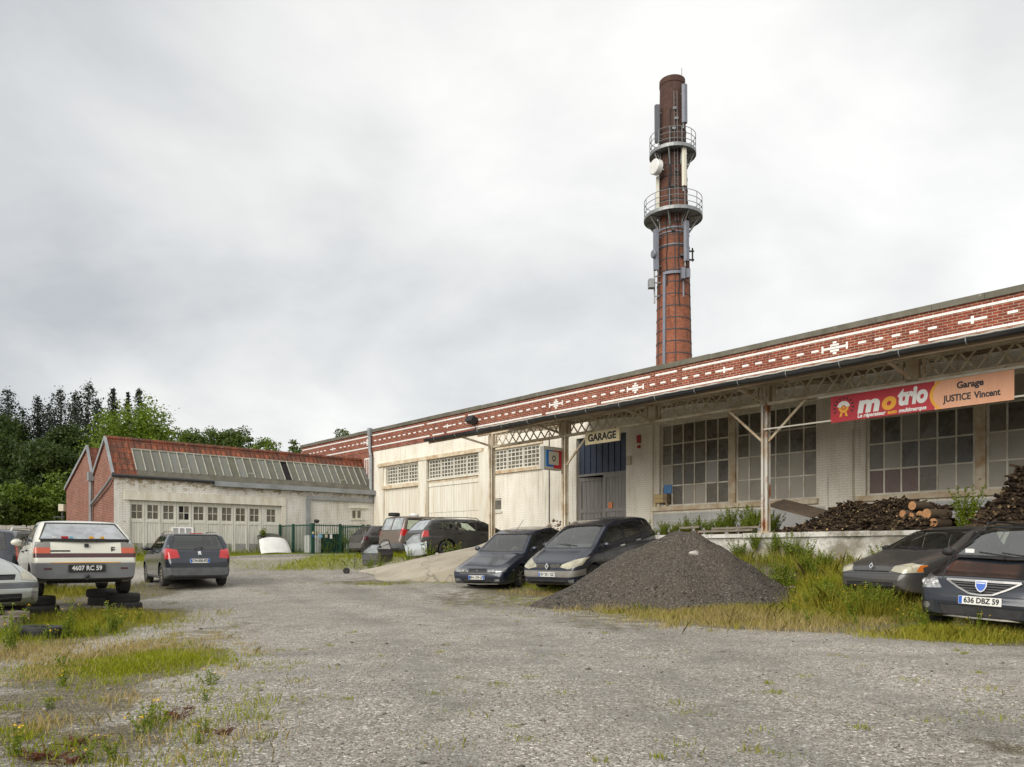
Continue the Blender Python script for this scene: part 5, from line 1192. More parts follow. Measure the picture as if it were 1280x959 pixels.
# 5 -- navy saloon with slim headlamps
S = dict(L=4.44, W=.88, H=1.38, Wr=.62, rw=.30, df=.92, dr=3.62, paint=MT['p_navy'], rim='seven',
    top=[(0,.46),(.03,.58),(.08,.66),(.25,.70),(1.25,.90),(2.1,1.30),(2.5,1.375),(3.3,1.345),(4.1,1.02),(4.35,.95),(4.44,.6)], belt=[(0,.60),(1,.80),(2.5,.88),(4.44,.92)],
    plan=[(0,.80),(.05,.89),(.15,.945),(.4,.985),(.8,1),(3.9,1),(4.3,.93),(4.44,.84)], fd=.7,
    wins=[[(1.55,.92),(2.45,.92),(2.45,1.26),(2.1,1.24)],[(2.53,.92),(3.3,.94),(3.22,1.25),(2.53,1.265)],[(3.38,.95),(3.85,1.0),(3.45,1.18),(3.33,1.23)]], ws=((.70,.94,.55,1.285),(1.2,2.3)), rws=((.64,1.0,.52,1.28),(3.3,4.1)),
    ends=[('headlight',[(.30,.585),(.82,.59),(.82,.665),(.30,.66)],'f2'),('grille',[(-.28,.59),(.28,.59),(.28,.655),(-.28,.655)],'f'),('air_intake',[(-.42,.29),(.42,.29),(.46,.40),(-.46,.40)],'f'),('fog_light',[(.54,.34),(.70,.34),(.70,.41),(.54,.41)],'f2'),('b_low',[(-.8,.14),(.8,.14),(.8,.27),(-.8,.27)],'f')],
    mats={'headlight': MT['lens'], 'grille': MT['black'], 'air_intake': MT['black'], 'fog_light': MT['lens'], 'b_low': MT['p_black']}, seams=[(1.4,.3,.88),(2.49,.3,.9),(3.33,.4,.93)], handles=[(2.3,.78),(3.1,.80)], mirror=(1.65,.95), fseam=[.575], hood=[(.10,.80,1.25,.74)], bowls=[(.10,.48,.622,.034),(.14,.68,.622,.034)])
c5, X, _ = make_car('saloon_car', 'navy blue saloon with slim headlamps and a thin aerial beside the ramp', S, (-.93,20.8), (-.50,-.866), pitch=None)
plate(c5, X, -.022, .45, 'BN-129-LF', w_=.5, both=True)
strip(c5, 'bumper_line', [(X(.13),-.80,.555),(X(.03),-.55,.555),(X(0.0),0,.555),(X(.03),.55,.555),(X(.13),.80,.555),(X(.55),.875,.555)], .02, .02, MT['bump_beige'])
strip(c5, 'lip_strip', [(X(.07),-.62,.265),(X(.0),0,.265),(X(.07),.62,.265)], .03, .018, MT['alloy'])
m = MB(); m.prism([(X(.045),-.03,.60),(X(.045),0,.625),(X(.045),.03,.60),(X(.045),0,.612)], (.012,0,0)); m.prism([(X(.045),-.03,.625),(X(.045),0,.65),(X(.045),.03,.625),(X(.045),0,.637)], (.012,0,0)); m.build('badge', MT['chrome'], c5)
m = MB(); m.tube((X(2.2),.05,1.33),(X(2.75),.05,1.62),.006,5); m.build('aerial', MT['black'], c5)

# 6 -- blue grey people carrier beside the gravel heap
S = dict(L=4.26, W=.90, H=1.60, Wr=.655, rw=.315, df=.83, dr=3.52, paint=MT['p_scenic'], rim='five',
    top=[(0,.44),(.03,.58),(.08,.70),(.22,.80),(.85,1.02),(1.85,1.52),(2.35,1.595),(3.4,1.55),(3.8,1.47),(4.1,1.1),(4.22,.9),(4.26,.6)], belt=[(0,.66),(.85,.96),(2.4,1.02),(4.26,1.06)],
    plan=[(0,.72),(.05,.84),(.15,.92),(.4,.98),(.8,1),(3.7,1),(4.1,.93),(4.26,.82)], fd=.85,
    wins=[[(1.2,1.04),(1.42,1.05),(1.42,1.22)],[(1.48,1.06),(2.38,1.08),(2.38,1.46),(1.98,1.45),(1.5,1.24)],[(2.46,1.08),(3.25,1.09),(3.22,1.45),(2.46,1.465)],[(3.32,1.1),(3.86,1.14),(3.7,1.36),(3.3,1.43)]],
    ws=((.74,1.05,.57,1.50),(.85,2.1)), rws=((.62,1.1,.5,1.45),(3.6,4.2)),
    ends=[('headlight',[(.36,.685),(.62,.64),(.86,.70),(.88,.86),(.66,.83),(.40,.74)],'f2'),('grille',[(-.36,.66),(.36,.66),(.40,.755),(-.40,.755)],'f'),('bumper',[(-.92,.45),(.92,.45),(.92,.60),(-.92,.60)],'f'),('air_intake',[(-.52,.29),(.52,.29),(.58,.40),(-.58,.40)],'f'),('fog_light',[(.64,.30),(.75,.30),(.76,.39),(.64,.39)],'f2')],
    sides=[('bumper',[(0,.45),(.46,.45),(.46,.60),(0,.60)])],
    mats={'headlight': MT['lens_yellow'], 'grille': MT['black'], 'bumper': MT['bump_beige'], 'air_intake': MT['black'], 'fog_light': MT['lens']}, seams=[(1.3,.3,1.0),(2.42,.3,1.05),(3.28,.5,1.06)], handles=[(2.22,.92),(3.05,.94)], handlemat=MT['chrome'], mirror=(1.35,1.06), fseam=[.615], hood=[(.16,.42,.85,.76)], bowls=[(.22,.56,.71,.055),(.33,.74,.755,.06)])
c6, X, _ = make_car('people_carrier', 'blue grey people carrier with diamond badge parked behind the gravel heap', S, (.90,19.2), (-.64,-.77), dz=.10, pitch=None)
plate(c6, X, -.005, .515, 'EV 331 GZ', w_=.5)
dia = lambda r: [(0,-r),(r*.72,0),(0,r),(-r*.72,0)]
surf_badge(c6, 'badge', fm(X, .045, 0, .715, 12), [(dia(.085),0,.02),(dia(.035),1,.024)], [MT['chrome'], MT['black']])
m = MB()
for z in (.675,.70,.725,.748):
    for s in (-1, 1): m.bar((X(.062),s*.09,z),(X(.085),s*.37,z+.004),.012,.008)
m.build('grille_bars', MT['alloy'], c6)
for s in (-1, 1): strip(c6, 'wiper', [(X(.98),s*.1+.2,1.085),(X(1.08),s*.1-.28,1.115)], .02, .02, MT['black'])

# 7 -- dull silver car sunk in the weeds
S = dict(L=3.75, W=.82, H=1.43, Wr=.61, rw=.30, df=.80, dr=3.05, dash=1.4, seat=2.0, paint=MT['p_grey'],
    top=[(0,.46),(.03,.60),(.08,.68),(.25,.745),(1.0,.95),(1.85,1.34),(2.2,1.42),(3.0,1.40),(3.6,1.0),(3.7,.9),(3.75,.6)], belt=[(0,.62),(1,.88),(2.4,.93),(3.75,.97)],
    plan=[(0,.70),(.05,.82),(.15,.91),(.4,.98),(.8,1),(3.2,1),(3.6,.93),(3.75,.82)], fd=.75,
    wins=[[(1.35,.97),(2.2,.97),(2.2,1.32),(1.9,1.30)],[(2.28,.97),(2.95,.99),(2.9,1.31),(2.28,1.325)],[(3.03,1.0),(3.45,1.04),(3.1,1.27),(3.0,1.29)]], ws=((.70,.99,.53,1.345),(.95,2.1)), rws=((.6,1.02,.5,1.33),(3.0,3.6)),
    ends=[('headlight',[(.42,.60),(.66,.56),(.80,.58),(.80,.70),(.64,.735),(.46,.69)],'f2'),('indicator',[(.765,.585),(.90,.585),(.90,.70),(.765,.70)],'f2'),('grille',[(-.38,.575),(.38,.575),(.38,.60),(-.38,.60)],'f'),('air_intake',[(-.5,.27),(.5,.27),(.5,.40),(-.5,.40)],'f')],
    mats={'headlight': MT['lens_yellow'], 'indicator': MT['orange_lens'], 'grille': MT['black'], 'air_intake': MT['black']}, seams=[(1.2,.3,.92),(2.24,.3,.95)], mirror=(1.45,1.0), mirrormat=MT['black'], fseam=[.55], hood=[(.16,.44,1.0,.74)], bowls=[(.15,.56,.64,.05),(.2,.70,.64,.05)])
c7, X, _ = make_car('hatchback_car', 'dull silver hatchback half sunk in weeds beside the slate grey car', S, (6.42,13.8), (-.92,-.39), dz=-.04)
surf_badge(c7, 'badge', fm(X, .055, 0, .685, 20), [(dia(.06),0,.015),(dia(.028),1,.018)], [MT['chrome'], MT['black']])
for s in (-1, 1): strip(c7, 'wiper', [(X(1.02),s*.1+.25,.985),(X(1.14),s*.1-.2,1.035)], .02, .02, MT['black'])

# 8 -- slate grey car at the right
S = dict(L=4.45, W=.87, H=1.58, Wr=.625, rw=.31, df=.80, dr=3.70, paint=MT['p_logan'],
    top=[(0,.44),(.025,.56),(.07,.70),(.16,.775),(.5,.855),(1.05,1.02),(1.12,1.03),(1.95,1.50),(2.3,1.56),(4.0,1.54),(4.2,1.50),(4.38,1.0),(4.45,.6)], belt=[(0,.64),(1,.95),(2.5,.99),(4.45,1.03)],
    bot=[(0,.27),(.05,.22),(.2,.20),(.5,.19),(4.0,.2),(4.45,.36)], plan=[(0,.76),(.05,.86),(.15,.925),(.4,.98),(.8,1),(4.0,1),(4.4,.92),(4.45,.86)], fd=.8,
    wins=[[(1.45,1.04),(2.3,1.04),(2.3,1.45),(2.0,1.43)],[(2.4,1.04),(3.2,1.05),(3.2,1.45),(2.4,1.455)],[(3.3,1.06),(4.05,1.08),(4.0,1.43),(3.3,1.45)]], ws=((.725,1.07,.565,1.50),(1.0,2.2)), rws=((.6,1.1,.52,1.45),(4.1,4.45)),
    ends=[('headlight',[(.50,.615),(.80,.60),(.86,.64),(.86,.745),(.80,.79),(.60,.755)],'f2'),('air_intake',[(-.46,.265),(.46,.265),(.52,.40),(-.52,.40)],'f'),('grille',[(-.14,.565),(.14,.565),(.43,.735),(-.43,.735)],'f'),
          ('b_fogwell',[(.57,.30),(.76,.30),(.78,.43),(.59,.43)],'f2'),('fog_light',[(.675+.05*math.cos(k*math.pi/4),.365+.045*math.sin(k*math.pi/4)) for k in range(8)],'f2')],
    mats={'headlight': MT['lens'], 'grille': MT['black'], 'air_intake': MT['black'], 'fog_light': MT['lens'], 'b_fogwell': MT['black']}, seams=[(1.3,.3,.98),(2.35,.3,1.0)], rails=(1.9,4.0), railmat=MT['black'], mirror=(1.5,1.10), mirrormat=MT['black'], fseam=[.545], hood=[(.12,.52,1.05,.76)], bowls=[(.13,.62,.685,.055),(.19,.755,.685,.05)])
c8, X, _ = make_car('estate_car', 'slate grey car with blue shield badge and white number plate 636 DBZ 59', S, (6.3,10.38), (-.75,-.66), roll=-.045)
plate(c8, X, -.012, .475, '636 DBZ 59')
def fx(y): return X(.055+.05*(abs(y)/.5)**2)
strip(c8, 'grille_chrome', [(fx(y), y, .742) for y in (-.45,-.25,0,.25,.45)], .03, .03, MT['chrome'])
for s in (-1, 1): strip(c8, 'grille_chrome', [(fx(.45), s*.45, .738), (fx(.3)+.022, s*.30, .645), (fx(.14)+.042, s*.14, .566), (X(.01), 0, .555)], .02, .022, MT['chrome'])
m = MB()
for z, y in ((.60,.2),(.635,.26),(.67,.32),(.705,.37)): m.bar((X(.062),-y,z),(X(.035),0,z),.014,.012); m.bar((X(.035),0,z),(X(.062),y,z),.014,.012)
m.build('grille_bars', MT['bump_grey'], c8)
sh = lambda r: [(-r,r),(-r*.95,-.1*r),(-r*.55,-.85*r),(0,-1.2*r),(r*.55,-.85*r),(r*.95,-.1*r),(r,r)]
surf_badge(c8, 'badge', fm(X, .028, 0, .675, 6), [(sh(.072),0,.022),(sh(.058),1,.026),([(-.05,.03),(.05,.03),(.05,.045),(-.05,.045)],0,.028)], [MT['chrome'], MT['badge_blue']])
strip(c8, 'lip_strip', [(X(.06),-.50,.245),(X(.01),-.25,.24),(X(.0),0,.24),(X(.01),.25,.24),(X(.06),.5,.245)], .03, .022, MT['alloy'])
for s in (-1, 1): strip(c8, 'wiper', [(X(1.08),s*.15+.28,1.055),(X(1.2),s*.15-.26,1.115)], .025, .022, MT['black'])
strip(c8, 'cowl_panel', [(X(1.10),-.66,1.04),(X(1.02),0,1.04),(X(1.10),.66,1.04)], .10, .02, MT['black'])
m = MB(); m.box(X(1.22), X(1.2), -.60,-.48,1.10,1.16); m.build('insurance_sticker', MT['ink_white'], c8)

# 9 -- charcoal estate behind the ramp
S = dict(L=4.7, W=.90, H=1.45, Wr=.63, rw=.31, df=.95, dr=3.7, paint=MT['p_char'],
    top=[(0,.5),(.05,.66),(.2,.74),(1.2,.96),(2.1,1.37),(2.5,1.44),(3.9,1.42),(4.2,1.38),(4.58,.98),(4.66,.9),(4.7,.62)], belt=[(0,.62),(1,.88),(4.7,.98)], rd=.8,
    wins=[[(1.55,.98),(2.45,.99),(2.45,1.33),(2.1,1.31)],[(2.53,.99),(3.35,1.0),(3.35,1.34),(2.53,1.34)],[(3.43,1.01),(4.1,1.04),(3.98,1.31),(3.43,1.34)]], ws=((.7,1.0,.55,1.36),(1.1,2.3)), rws=((.66,.99,.53,1.36),(4.0,4.6)), rearglass=MT['glass_pale'],
    ends=[('tail_light',[(.76,.74),(.92,.74),(.90,.96),(.78,.96)],'b2'),('bumper',[(-.95,.2),(.95,.2),(.95,.55),(-.95,.55)],'b')],
    mats={'tail_light': MT['red_lens'], 'bumper': MT['p_char']}, rails=(2.2,4.1), railmat=MT['alloy'], seams=[(2.49,.3,.97),(3.39,.35,.98)], handles=[(2.3,.88),(3.2,.9)], handlemat=MT['p_char'])
c9, X, _ = make_car('estate_car', 'charcoal estate car with silver roof rails parked behind the concrete ramp', S, (-3.65,28.0), (.86,.5), pitch=None, anchor='rear')

# 10 -- grey brown van-like car
S = dict(L=4.5, W=.92, H=1.70, Wr=.70, rw=.32, df=.9, dr=3.6, paint=MT['p_brown'],
    top=[(0,.5),(.05,.72),(.2,.82),(.9,1.06),(1.9,1.60),(2.4,1.69),(3.9,1.67),(4.2,1.64),(4.42,1.05),(4.47,.9),(4.5,.62)], belt=[(0,.7),(1,1.0),(4.5,1.05)], rd=.8, shoulder=.965,
    wins=[[(1.5,1.08),(2.4,1.08),(2.4,1.55),(2.0,1.53)],[(2.5,1.08),(3.3,1.09),(3.3,1.56),(2.5,1.56)],[(3.42,1.1),(4.2,1.12),(4.08,1.54),(3.42,1.56)]], ws=((.72,1.12,.6,1.58),(1.0,2.2)), rws=((.74,1.10,.63,1.58),(4.0,4.48)),
    ends=[('tail_light',[(.74,.86),(.94,.86),(.94,1.10),(.74,1.08)],'b2'),('bumper',[(-.95,.2),(.95,.2),(.95,.55),(-.95,.55)],'b')], sides=[('tail_light',[(4.28,1.16),(4.44,1.16),(4.5,.86),(4.36,.86)])],
    mats={'tail_light': MT['red_lens'], 'bumper': MT['bump_grey']}, seams=[(2.45,.3,1.05),(3.36,.4,1.06)], rearglass=MT['glass_pale'])
c10, X, _ = make_car('people_carrier', 'tall grey brown people carrier backed up near the cream sliding doors', S, (-4.95,30.8), (.747,.665), pitch=None, anchor='rear')
m = MB(); m.bar((X(4.40),0,1.12),(X(4.2),0,1.6),.05,.03,0,(1,0,0)); m.build('rear_pillar', MT['p_brown'], c10)
m = MB(); m.blob((0,0,.04),(.22,.16,.09),jit=.08,n=10,seed=2); o = m.build('white_bundle', MT['white_plastic'], None, 60, tuple(c10.matrix_basis @ Vector((X(3.2),.1,1.69)))); tag(o, 'white wrapped bundle lying on the roof of the tall people carrier', 'bundle')
m = MB(); m.lathe([(.13,-.06),(.20,-.07),(.24,-.05),(.24,.05),(.20,.07),(.13,.06)], 20); o = m.build('old_tyre', MT['tyre'], None, 40, tuple(c10.matrix_basis @ Vector((X(4.02),.35,1.74)))); tag(o, 'black tyre lying on the roof of the tall people carrier', 'tyre')

# 11 -- small dark car by the fence
S = dict(L=3.5, W=.80, H=1.42, Wr=.60, rw=.28, df=.7, dr=2.85, dash=1.2, seat=1.72, paint=MT['p_char'],
    top=[(0,.5),(.05,.66),(.2,.74),(.8,.95),(1.5,1.36),(1.9,1.41),(2.9,1.37),(3.35,.95),(3.45,.85),(3.5,.6)], belt=[(0,.62),(1,.88),(3.5,.93)], rd=.75,
    wins=[[(1.1,.95),(1.9,.95),(1.9,1.3),(1.55,1.29)],[(2.0,.95),(2.75,.97),(2.6,1.29),(2.0,1.3)]], ws=((.64,.97,.52,1.34),(.8,1.8)), rws=((.58,.97,.5,1.30),(2.7,3.4)),
    ends=[('tail_light',[(.58,.7),(.8,.7),(.8,.9),(.6,.9)],'b2')], mats={'tail_light': MT['dark_red_lens']}, seams=[(1.95,.3,.9)])
c11, X, _ = make_car('hatchback_car', 'small charcoal hatchback tucked between the green fence and tall people carrier', S, (-6.95,34.0), (.80,.60), pitch=None, anchor='rear')
# ------------------------------------------------------------------ heap of gravel
HX, HY = 3.72, 16.6
def heap_h(x, y):
    dx, dy = x-HX, y-HY; r = math.hypot(dx/(3.05 if dx < 0 else 2.32), dy/2.45); t = math.atan2(dy, dx)
    r *= 1+.05*math.sin(3*t+1)+.035*math.sin(7*t)+.03*math.sin(5*t+.6)+.02*math.sin(13*t+2)
    h = 1.70*max(0, 1-r)**.96 if r < 1 else 0
    h = min(h, 1.44+.08*(1-r))-.12*max(0,.16-r)
    return h+(.045*math.sin(x*3.1+y*2)+.03*math.sin(x*2.3-y*4.1)+.02*math.sin(x*9-y*7)*math.sin(y*5+x*3))*min(1, h*2) if h > 0 else -.06
m = MB(); N = 130
m.grid([[(HX+(i/N-.54)*6.6, HY+(j/N-.5)*5.6, ground(HX+(i/N-.54)*6.6, HY+(j/N-.5)*5.6)+heap_h(HX+(i/N-.54)*6.6, HY+(j/N-.5)*5.6)+rnd.uniform(-.012,.012)) for i in range(N+1)] for j in range(N+1)])
hp = m.build('gravel_heap', MT['heap'], None, 60); tag(hp, 'large heap of dark gravel dumped in the yard in front of the dock', 'gravel heap')
def stones(name, pts, smin, smax, mat, parent=None):
    n = len(pts); base = np.array([(1,0,0),(-1,0,0),(0,1,0),(0,-1,0),(0,0,1),(0,0,-1)], float)
    tri = np.array([(0,2,4),(2,1,4),(1,3,4),(3,0,4),(2,0,5),(1,2,5),(3,1,5),(0,3,5)])
    V = base[None]*rng.uniform(.55, 1.25, (n,6,1))*np.exp(rng.uniform(np.log(smin), np.log(smax), n))[:,None,None]*np.array([1,1,.62])
    th = rng.uniform(0, 6.28, n); c, s = np.cos(th), np.sin(th); x = V[...,0]*c[:,None]-V[...,1]*s[:,None]; y = V[...,0]*s[:,None]+V[...,1]*c[:,None]
    V = np.stack([x, y, V[...,2]], -1)+np.asarray(pts)[:,None,:]
    me = bpy.data.meshes.new(name); me.vertices.add(n*6); me.vertices.foreach_set('co', V.reshape(-1).astype(np.float32))
    F_ = (tri[None]+np.arange(n)[:,None,None]*6).reshape(-1).astype(np.int32); me.loops.add(len(F_)); me.loops.foreach_set('vertex_index', F_)
    me.polygons.add(n*8); me.polygons.foreach_set('loop_start', np.arange(0, n*24, 3, dtype=np.int32)); me.materials.append(mat); me.update(calc_edges=True)
    return link(name, me, parent)
pts = []
while len(pts) < 9000:
    x, y = rng.uniform(HX-3.6, HX+2.7), rng.uniform(HY-2.8, HY+1.2); h = heap_h(x, y)
    if h > 0 or rng.uniform() < .25: pts.append((x, y, ground(x,y)+max(0,h)))
o = stones('heap_stones', pts, .006, .022, MT['pile_stones'], hp); o['kind'] = 'stuff'
pts = []
while len(pts) < 260:
    t_ = rng.uniform(3.3, 6.1); r_ = 2.55*rng.uniform(.75, 1.12)**1.0; x, y = HX+r_*math.cos(t_)*(1.2 if math.cos(t_) < 0 else .92), HY+r_*math.sin(t_)*.97; pts.append((x, y, ground(x,y)+max(0,heap_h(x,y))+.01))
o = stones('foot_stones', pts, .018, .05, MT['pile_stones'], hp); o['kind'] = 'stuff'
m = MB(); m.blob((HX+.02,HY-.85,ground(HX,HY-.85)+heap_h(HX+.02,HY-.85)+.03),(.11,.08,.06),jit=.25,seed=4); o = m.build('rock', MT['stone_pale'], None, 50); tag(o, 'pale rock sitting high on the gravel heap', 'rock')
m = MB(); px_, py_ = at(745, 742); px_, py_ = 1.2, 15.6; m.blob((px_,py_,ground(px_,py_)+.03),(.20,.12,.07),jit=.25,seed=9); o = m.build('rock', MT['stone_pale'], None, 50); tag(o, 'pale flat rock at the left foot of the gravel heap', 'rock')
# loose stones on the near yard
pts = []
while len(pts) < 26000:
    y = rng.uniform(3.6, 12)**1.0; 
    if rng.uniform() > (4.2/y)**1.6: continue
    x = rng.uniform(-.72, .72)*y; pts.append((x, y, ground(x, y)+.002))
big = []
while len(big) < 520:
    y = rng.uniform(3.8, 20); x = rng.uniform(-.7, .7)*y
    if abs(x) < 9: big.append((x, y, ground(x, y)+.004))
tag(stones('scattered_stones', big, .010, .034, MT['stones']), kind='stuff')
o = stones('loose_gravel', pts, .0028, .009, MT['stones']); tag(o, kind='stuff')

# ------------------------------------------------------------------ grass and weeds
def blades(name, spots, h0, h1, wd, mat, lean=.5):
    spots = [s for s in spots]
    P_ = np.array([s[:2] for s in spots]); n = len(P_); hs = np.array([s[2] if len(s) > 2 else 1.0 for s in spots])
    z = np.array([ground(x, y) for x, y in P_]); H_ = rng.uniform(h0, h1, n)*hs; th = rng.uniform(0, 6.28, n); ph_ = rng.uniform(0, 6.28, n); ln = rng.uniform(.1, lean, n)*H_
    b = np.stack([P_[:,0], P_[:,1], z-.01], -1); sd = np.stack([np.cos(th), np.sin(th), np.zeros(n)], -1)*wd*rng.uniform(.6,1.3,n)[:,None]
    mid = b+np.stack([np.cos(ph_)*ln*.35, np.sin(ph_)*ln*.35, H_*.6], -1); tip = b+np.stack([np.cos(ph_)*ln, np.sin(ph_)*ln, H_], -1)
    V = np.stack([b-sd, b+sd, mid+sd*.7, tip, mid-sd*.7], 1)
    return tag(facemesh(name, V, mat), kind='stuff')
def scatter(zx, zy, rx, ry, n, hs=1.0, clump=.55, thr=.0):
    out = []; cl = [(zx+rx*rng.normal(0,.55), zy+ry*rng.normal(0,.55)) for _ in range(max(3, n//90))]
    while len(out) < n:
        if rng.uniform() < clump: c_ = cl[rng.integers(len(cl))]; x, y = c_[0]+rng.normal(0,.10), c_[1]+rng.normal(0,.10)
        else: x, y = zx+rx*rng.normal(0,.6), zy+ry*rng.normal(0,.6)
        d = ((x-zx)/rx)**2+((y-zy)/ry)**2
        if d > 3.4: continue
        out.append((x, y, hs*rng.uniform(.5,1.15)*(1.1-.45*min(1,d))))
    return out
lush, mid_, dry = [], [], []
def zs(u, v, ru, rv): z = zone(u, v, ru, rv); return z[:4]
lush += scatter(*zs(172, 830, 80, 18), 15000, .40, .75); dry += scatter(*zs(180, 818, 110, 28), 3600, .38, .8)
lush += scatter(*zs(60, 792, 80, 14), 7000, .8); mid_ += scatter(*zs(100, 778, 110, 14), 9000, .75); mid_ += scatter(*zs(90, 742, 70, 8), 4500, 1.0); dry += scatter(*zs(70, 815, 110, 18), 2500, .5)
mid_ += scatter(*zs(970, 770, 150, 10), 18000, .8); dry += scatter(*zs(930, 775, 120, 11), 14000, .85); dry += scatter(*zs(1060, 768, 80, 12), 4000, .9)
mid_ += scatter(*zs(1060, 752, 90, 22), 26000, 1.2); lush += scatter(*zs(1050, 745, 90, 20), 13000, 1.4); mid_ += scatter(*zs(1210, 797, 105, 8), 5500, .75); lush += scatter(*zs(1180, 795, 50, 8), 2500, .9)
lush += scatter(*zs(700, 730, 38, 8), 4200, 1.5); dry += scatter(*zs(690, 742, 75, 10), 2200, .55); lush += scatter(*zs(660, 752, 90, 14), 2200, .35); lush += scatter(*zs(585, 716, 40, 4), 1600, .9); lush += scatter(*zs(500, 730, 90, 3), 1200, .5)
lush += scatter(*zs(570, 705, 40, 6), 1500, 1.0)
for i in range(26000):
    x = rng.uniform(4.0, 9.2); p_ = rng.uniform(4.35, 8.6); y = (21.77-p_-.7469*x)/.665
    if y < 12.2 or math.hypot((x-HX)/2.7, (y-HY)/2.5) < 1: continue
    (lush if rng.uniform() < .45 else mid_ if rng.uniform() < .75 else dry).append((x, y, rng.uniform(.7,1.9)))
dry += scatter(*zs(780, 764, 70, 8), 1500, .8); lush += scatter(*zs(790, 762, 60, 10), 900, 1.2)
mid_ += scatter(*zs(1085, 755, 60, 6), 9000, 2.6); lush += scatter(*zs(1040, 745, 50, 10), 6000, 2.0)
for _ in range(420):                                           # small tufts over the whole yard
    u_, v_ = rng.uniform(0, 1280), 715+rng.uniform(0, 1)**1.3*240
    if rng.uniform() > (.9 if u_ < 380 else .33): continue
    x, y = at(u_, v_); r = rng.uniform(.02, .11); (lush if rng.uniform() < .7 else mid_).extend([(x+rng.normal(0,r), y+rng.normal(0,r), rng.uniform(.06,.26)) for _ in range(int(rng.uniform(10, 70)))])
for _ in range(70):
    u_, v_ = rng.uniform(-10, 330), rng.uniform(800, 955); x, y = at(u_, v_); r = rng.uniform(.05, .2)
    (lush if rng.uniform() < .6 else dry).extend([(x+rng.normal(0,r), y+rng.normal(0,r), rng.uniform(.12,.45)) for _ in range(int(rng.uniform(20, 110)))])
for i in range(40000):                                         # strip along the shed
    u_, v_ = rng.uniform(-2, 13.2), -rng.uniform(.05, 1)**.8*2.9; p = lw(u_, v_); lush.append((p.x, p.y, rng.uniform(.6,1.3)*(1.7 if v_ > -1.1 else .8)))
for i in range(9000):
    x, y = rng.uniform(-8.5,-3.5), rng.uniform(26.6,33); lush.append((x, y, rng.uniform(.5,1.6)))
for i in range(6000):
    x, y = rng.uniform(-17,-7), rng.uniform(27,31); lush.append((x, y, rng.uniform(.2,.7)))
for i in range(5000):
    x, y = rng.uniform(-22,-13), rng.uniform(20,38); lush.append((x, y, rng.uniform(.8,1.8)))
for i in range(5000):
    f_, l_ = rng.uniform(.1, 1.0), rng.uniform(-1.1, .9); mid_.append((6.42-.92*f_+.39*l_, 13.8-.39*f_-.92*l_, rng.uniform(.9,2.3)))
blades('fresh_grass', lush, .09, .22, .0036, MT['grass_lush'], .8); blades('grass', mid_, .12, .30, .0036, MT['grass'], .8); blades('dry_grass', dry, .12, .30, .0030, MT['grass_dry'], .9)

def leafquads(C, size, flat=.0, asp=.55):
    """random leaf-shaped quads at the points C (n,3)"""
    n = len(C); a = rng.normal(size=(n,3)); a[:,2] *= (1-flat); a /= np.linalg.norm(a, axis=1)[:,None]; b = rng.normal(size=(n,3)); b[:,2] *= (1-flat); b -= (a*b).sum(1)[:,None]*a; b /= np.linalg.norm(b, axis=1)[:,None]
    s = (size*rng.uniform(.6, 1.3, n))[:,None]
    return np.stack([C-a*s, C+b*s*asp-a*s*.1, C+a*s, C-b*s*asp+a*s*.1], 1)
def plant_mesh(h, nst, spread, leaf, nleaf, flowers, fcol, seed, mat='leaf_weed', fsize=.013):
    r = random.Random(seed); V, mi = [], []; st = MB()
    stems = []; L_ = []; Fl = []
    for k in range(nst):
        a = r.uniform(0, 6.28); l = r.uniform(.2, 1)*spread; hh = h*r.uniform(.55, 1.05); b = (r.gauss(0,.02+spread*.12), r.gauss(0,.02+spread*.12)); t = (b[0]+math.cos(a)*l, b[1]+math.sin(a)*l, hh)
        m1 = (b[0]+math.cos(a)*l*.35, b[1]+math.sin(a)*l*.35, hh*.55); st.tube((b[0],b[1],-.02), m1, .004+h*.006, 4, 0, .003+h*.004); st.tube(m1, t, .003+h*.004, 4, 0, .002)
        for j in range(nleaf):
            f_ = r.uniform(.08, 1); p = [(b[c]+(m1[c]-b[c])*f_*2) if f_ < .5 and c < 2 else (m1[c]+(t[c]-m1[c])*(f_*2-1)) if f_ >= .5 and c < 2 else f_*hh for c in range(3)]
            L_.append([p[0]+r.gauss(0,leaf*.7), p[1]+r.gauss(0,leaf*.7), p[2]+r.gauss(0,leaf*.3)])
        if r.random() < flowers:
            for j in range(r.randint(3, 8)): Fl.append([t[0]+r.gauss(0,fsize*1.5), t[1]+r.gauss(0,fsize*1.5), t[2]+r.uniform(-.01,.02)])
    Q = leafquads(np.array(L_), leaf, .35)
    mats = [MT[mat], MT[fcol]]; vv = [Q.reshape(-1,3)]; F_ = [tuple(range(i*4, i*4+4)) for i in range(len(Q))]; I = [0]*len(Q)
    if Fl:
        Q2 = leafquads(np.array(Fl), fsize, .8, .9); o_ = len(Q)*4; vv.append(Q2.reshape(-1,3)); F_ += [tuple(o_+i*4+k for k in range(4)) for i in range(len(Q2))]; I += [1]*len(Q2)
    vv = np.concatenate(vv); o_ = len(vv); allv = [tuple(x) for x in vv]+st.v; F_ += [tuple(o_+k for k in f_) for f_ in st.f]; I += [0]*len(st.f)
    me = bpy.data.meshes.new('weed'); me.from_pydata(allv, [], F_)
    for x in mats: me.materials.append(x)
    me.polygons.foreach_set('material_index', I); me.update(); return me
WM = [plant_mesh(.34, 9, .14, .022, 16, .55, 'yellow_petal', k) for k in range(4)]
TM = [plant_mesh(.75, 12, .28, .026, 30, .35, 'yellow_petal', 10+k, fsize=.015) for k in range(4)]
LM = [plant_mesh(.95, 24, .46, .028, 70, 0, 'yellow_petal', 20+k) for k in range(3)]
PM = [plant_mesh(.55, 8, .2, .03, 16, .9, 'pink_petal', 30)]
RM = [plant_mesh(.07, 16, .16, .010, 12, 0, 'yellow_petal', 40+k, 'red_weed') for k in range(2)]
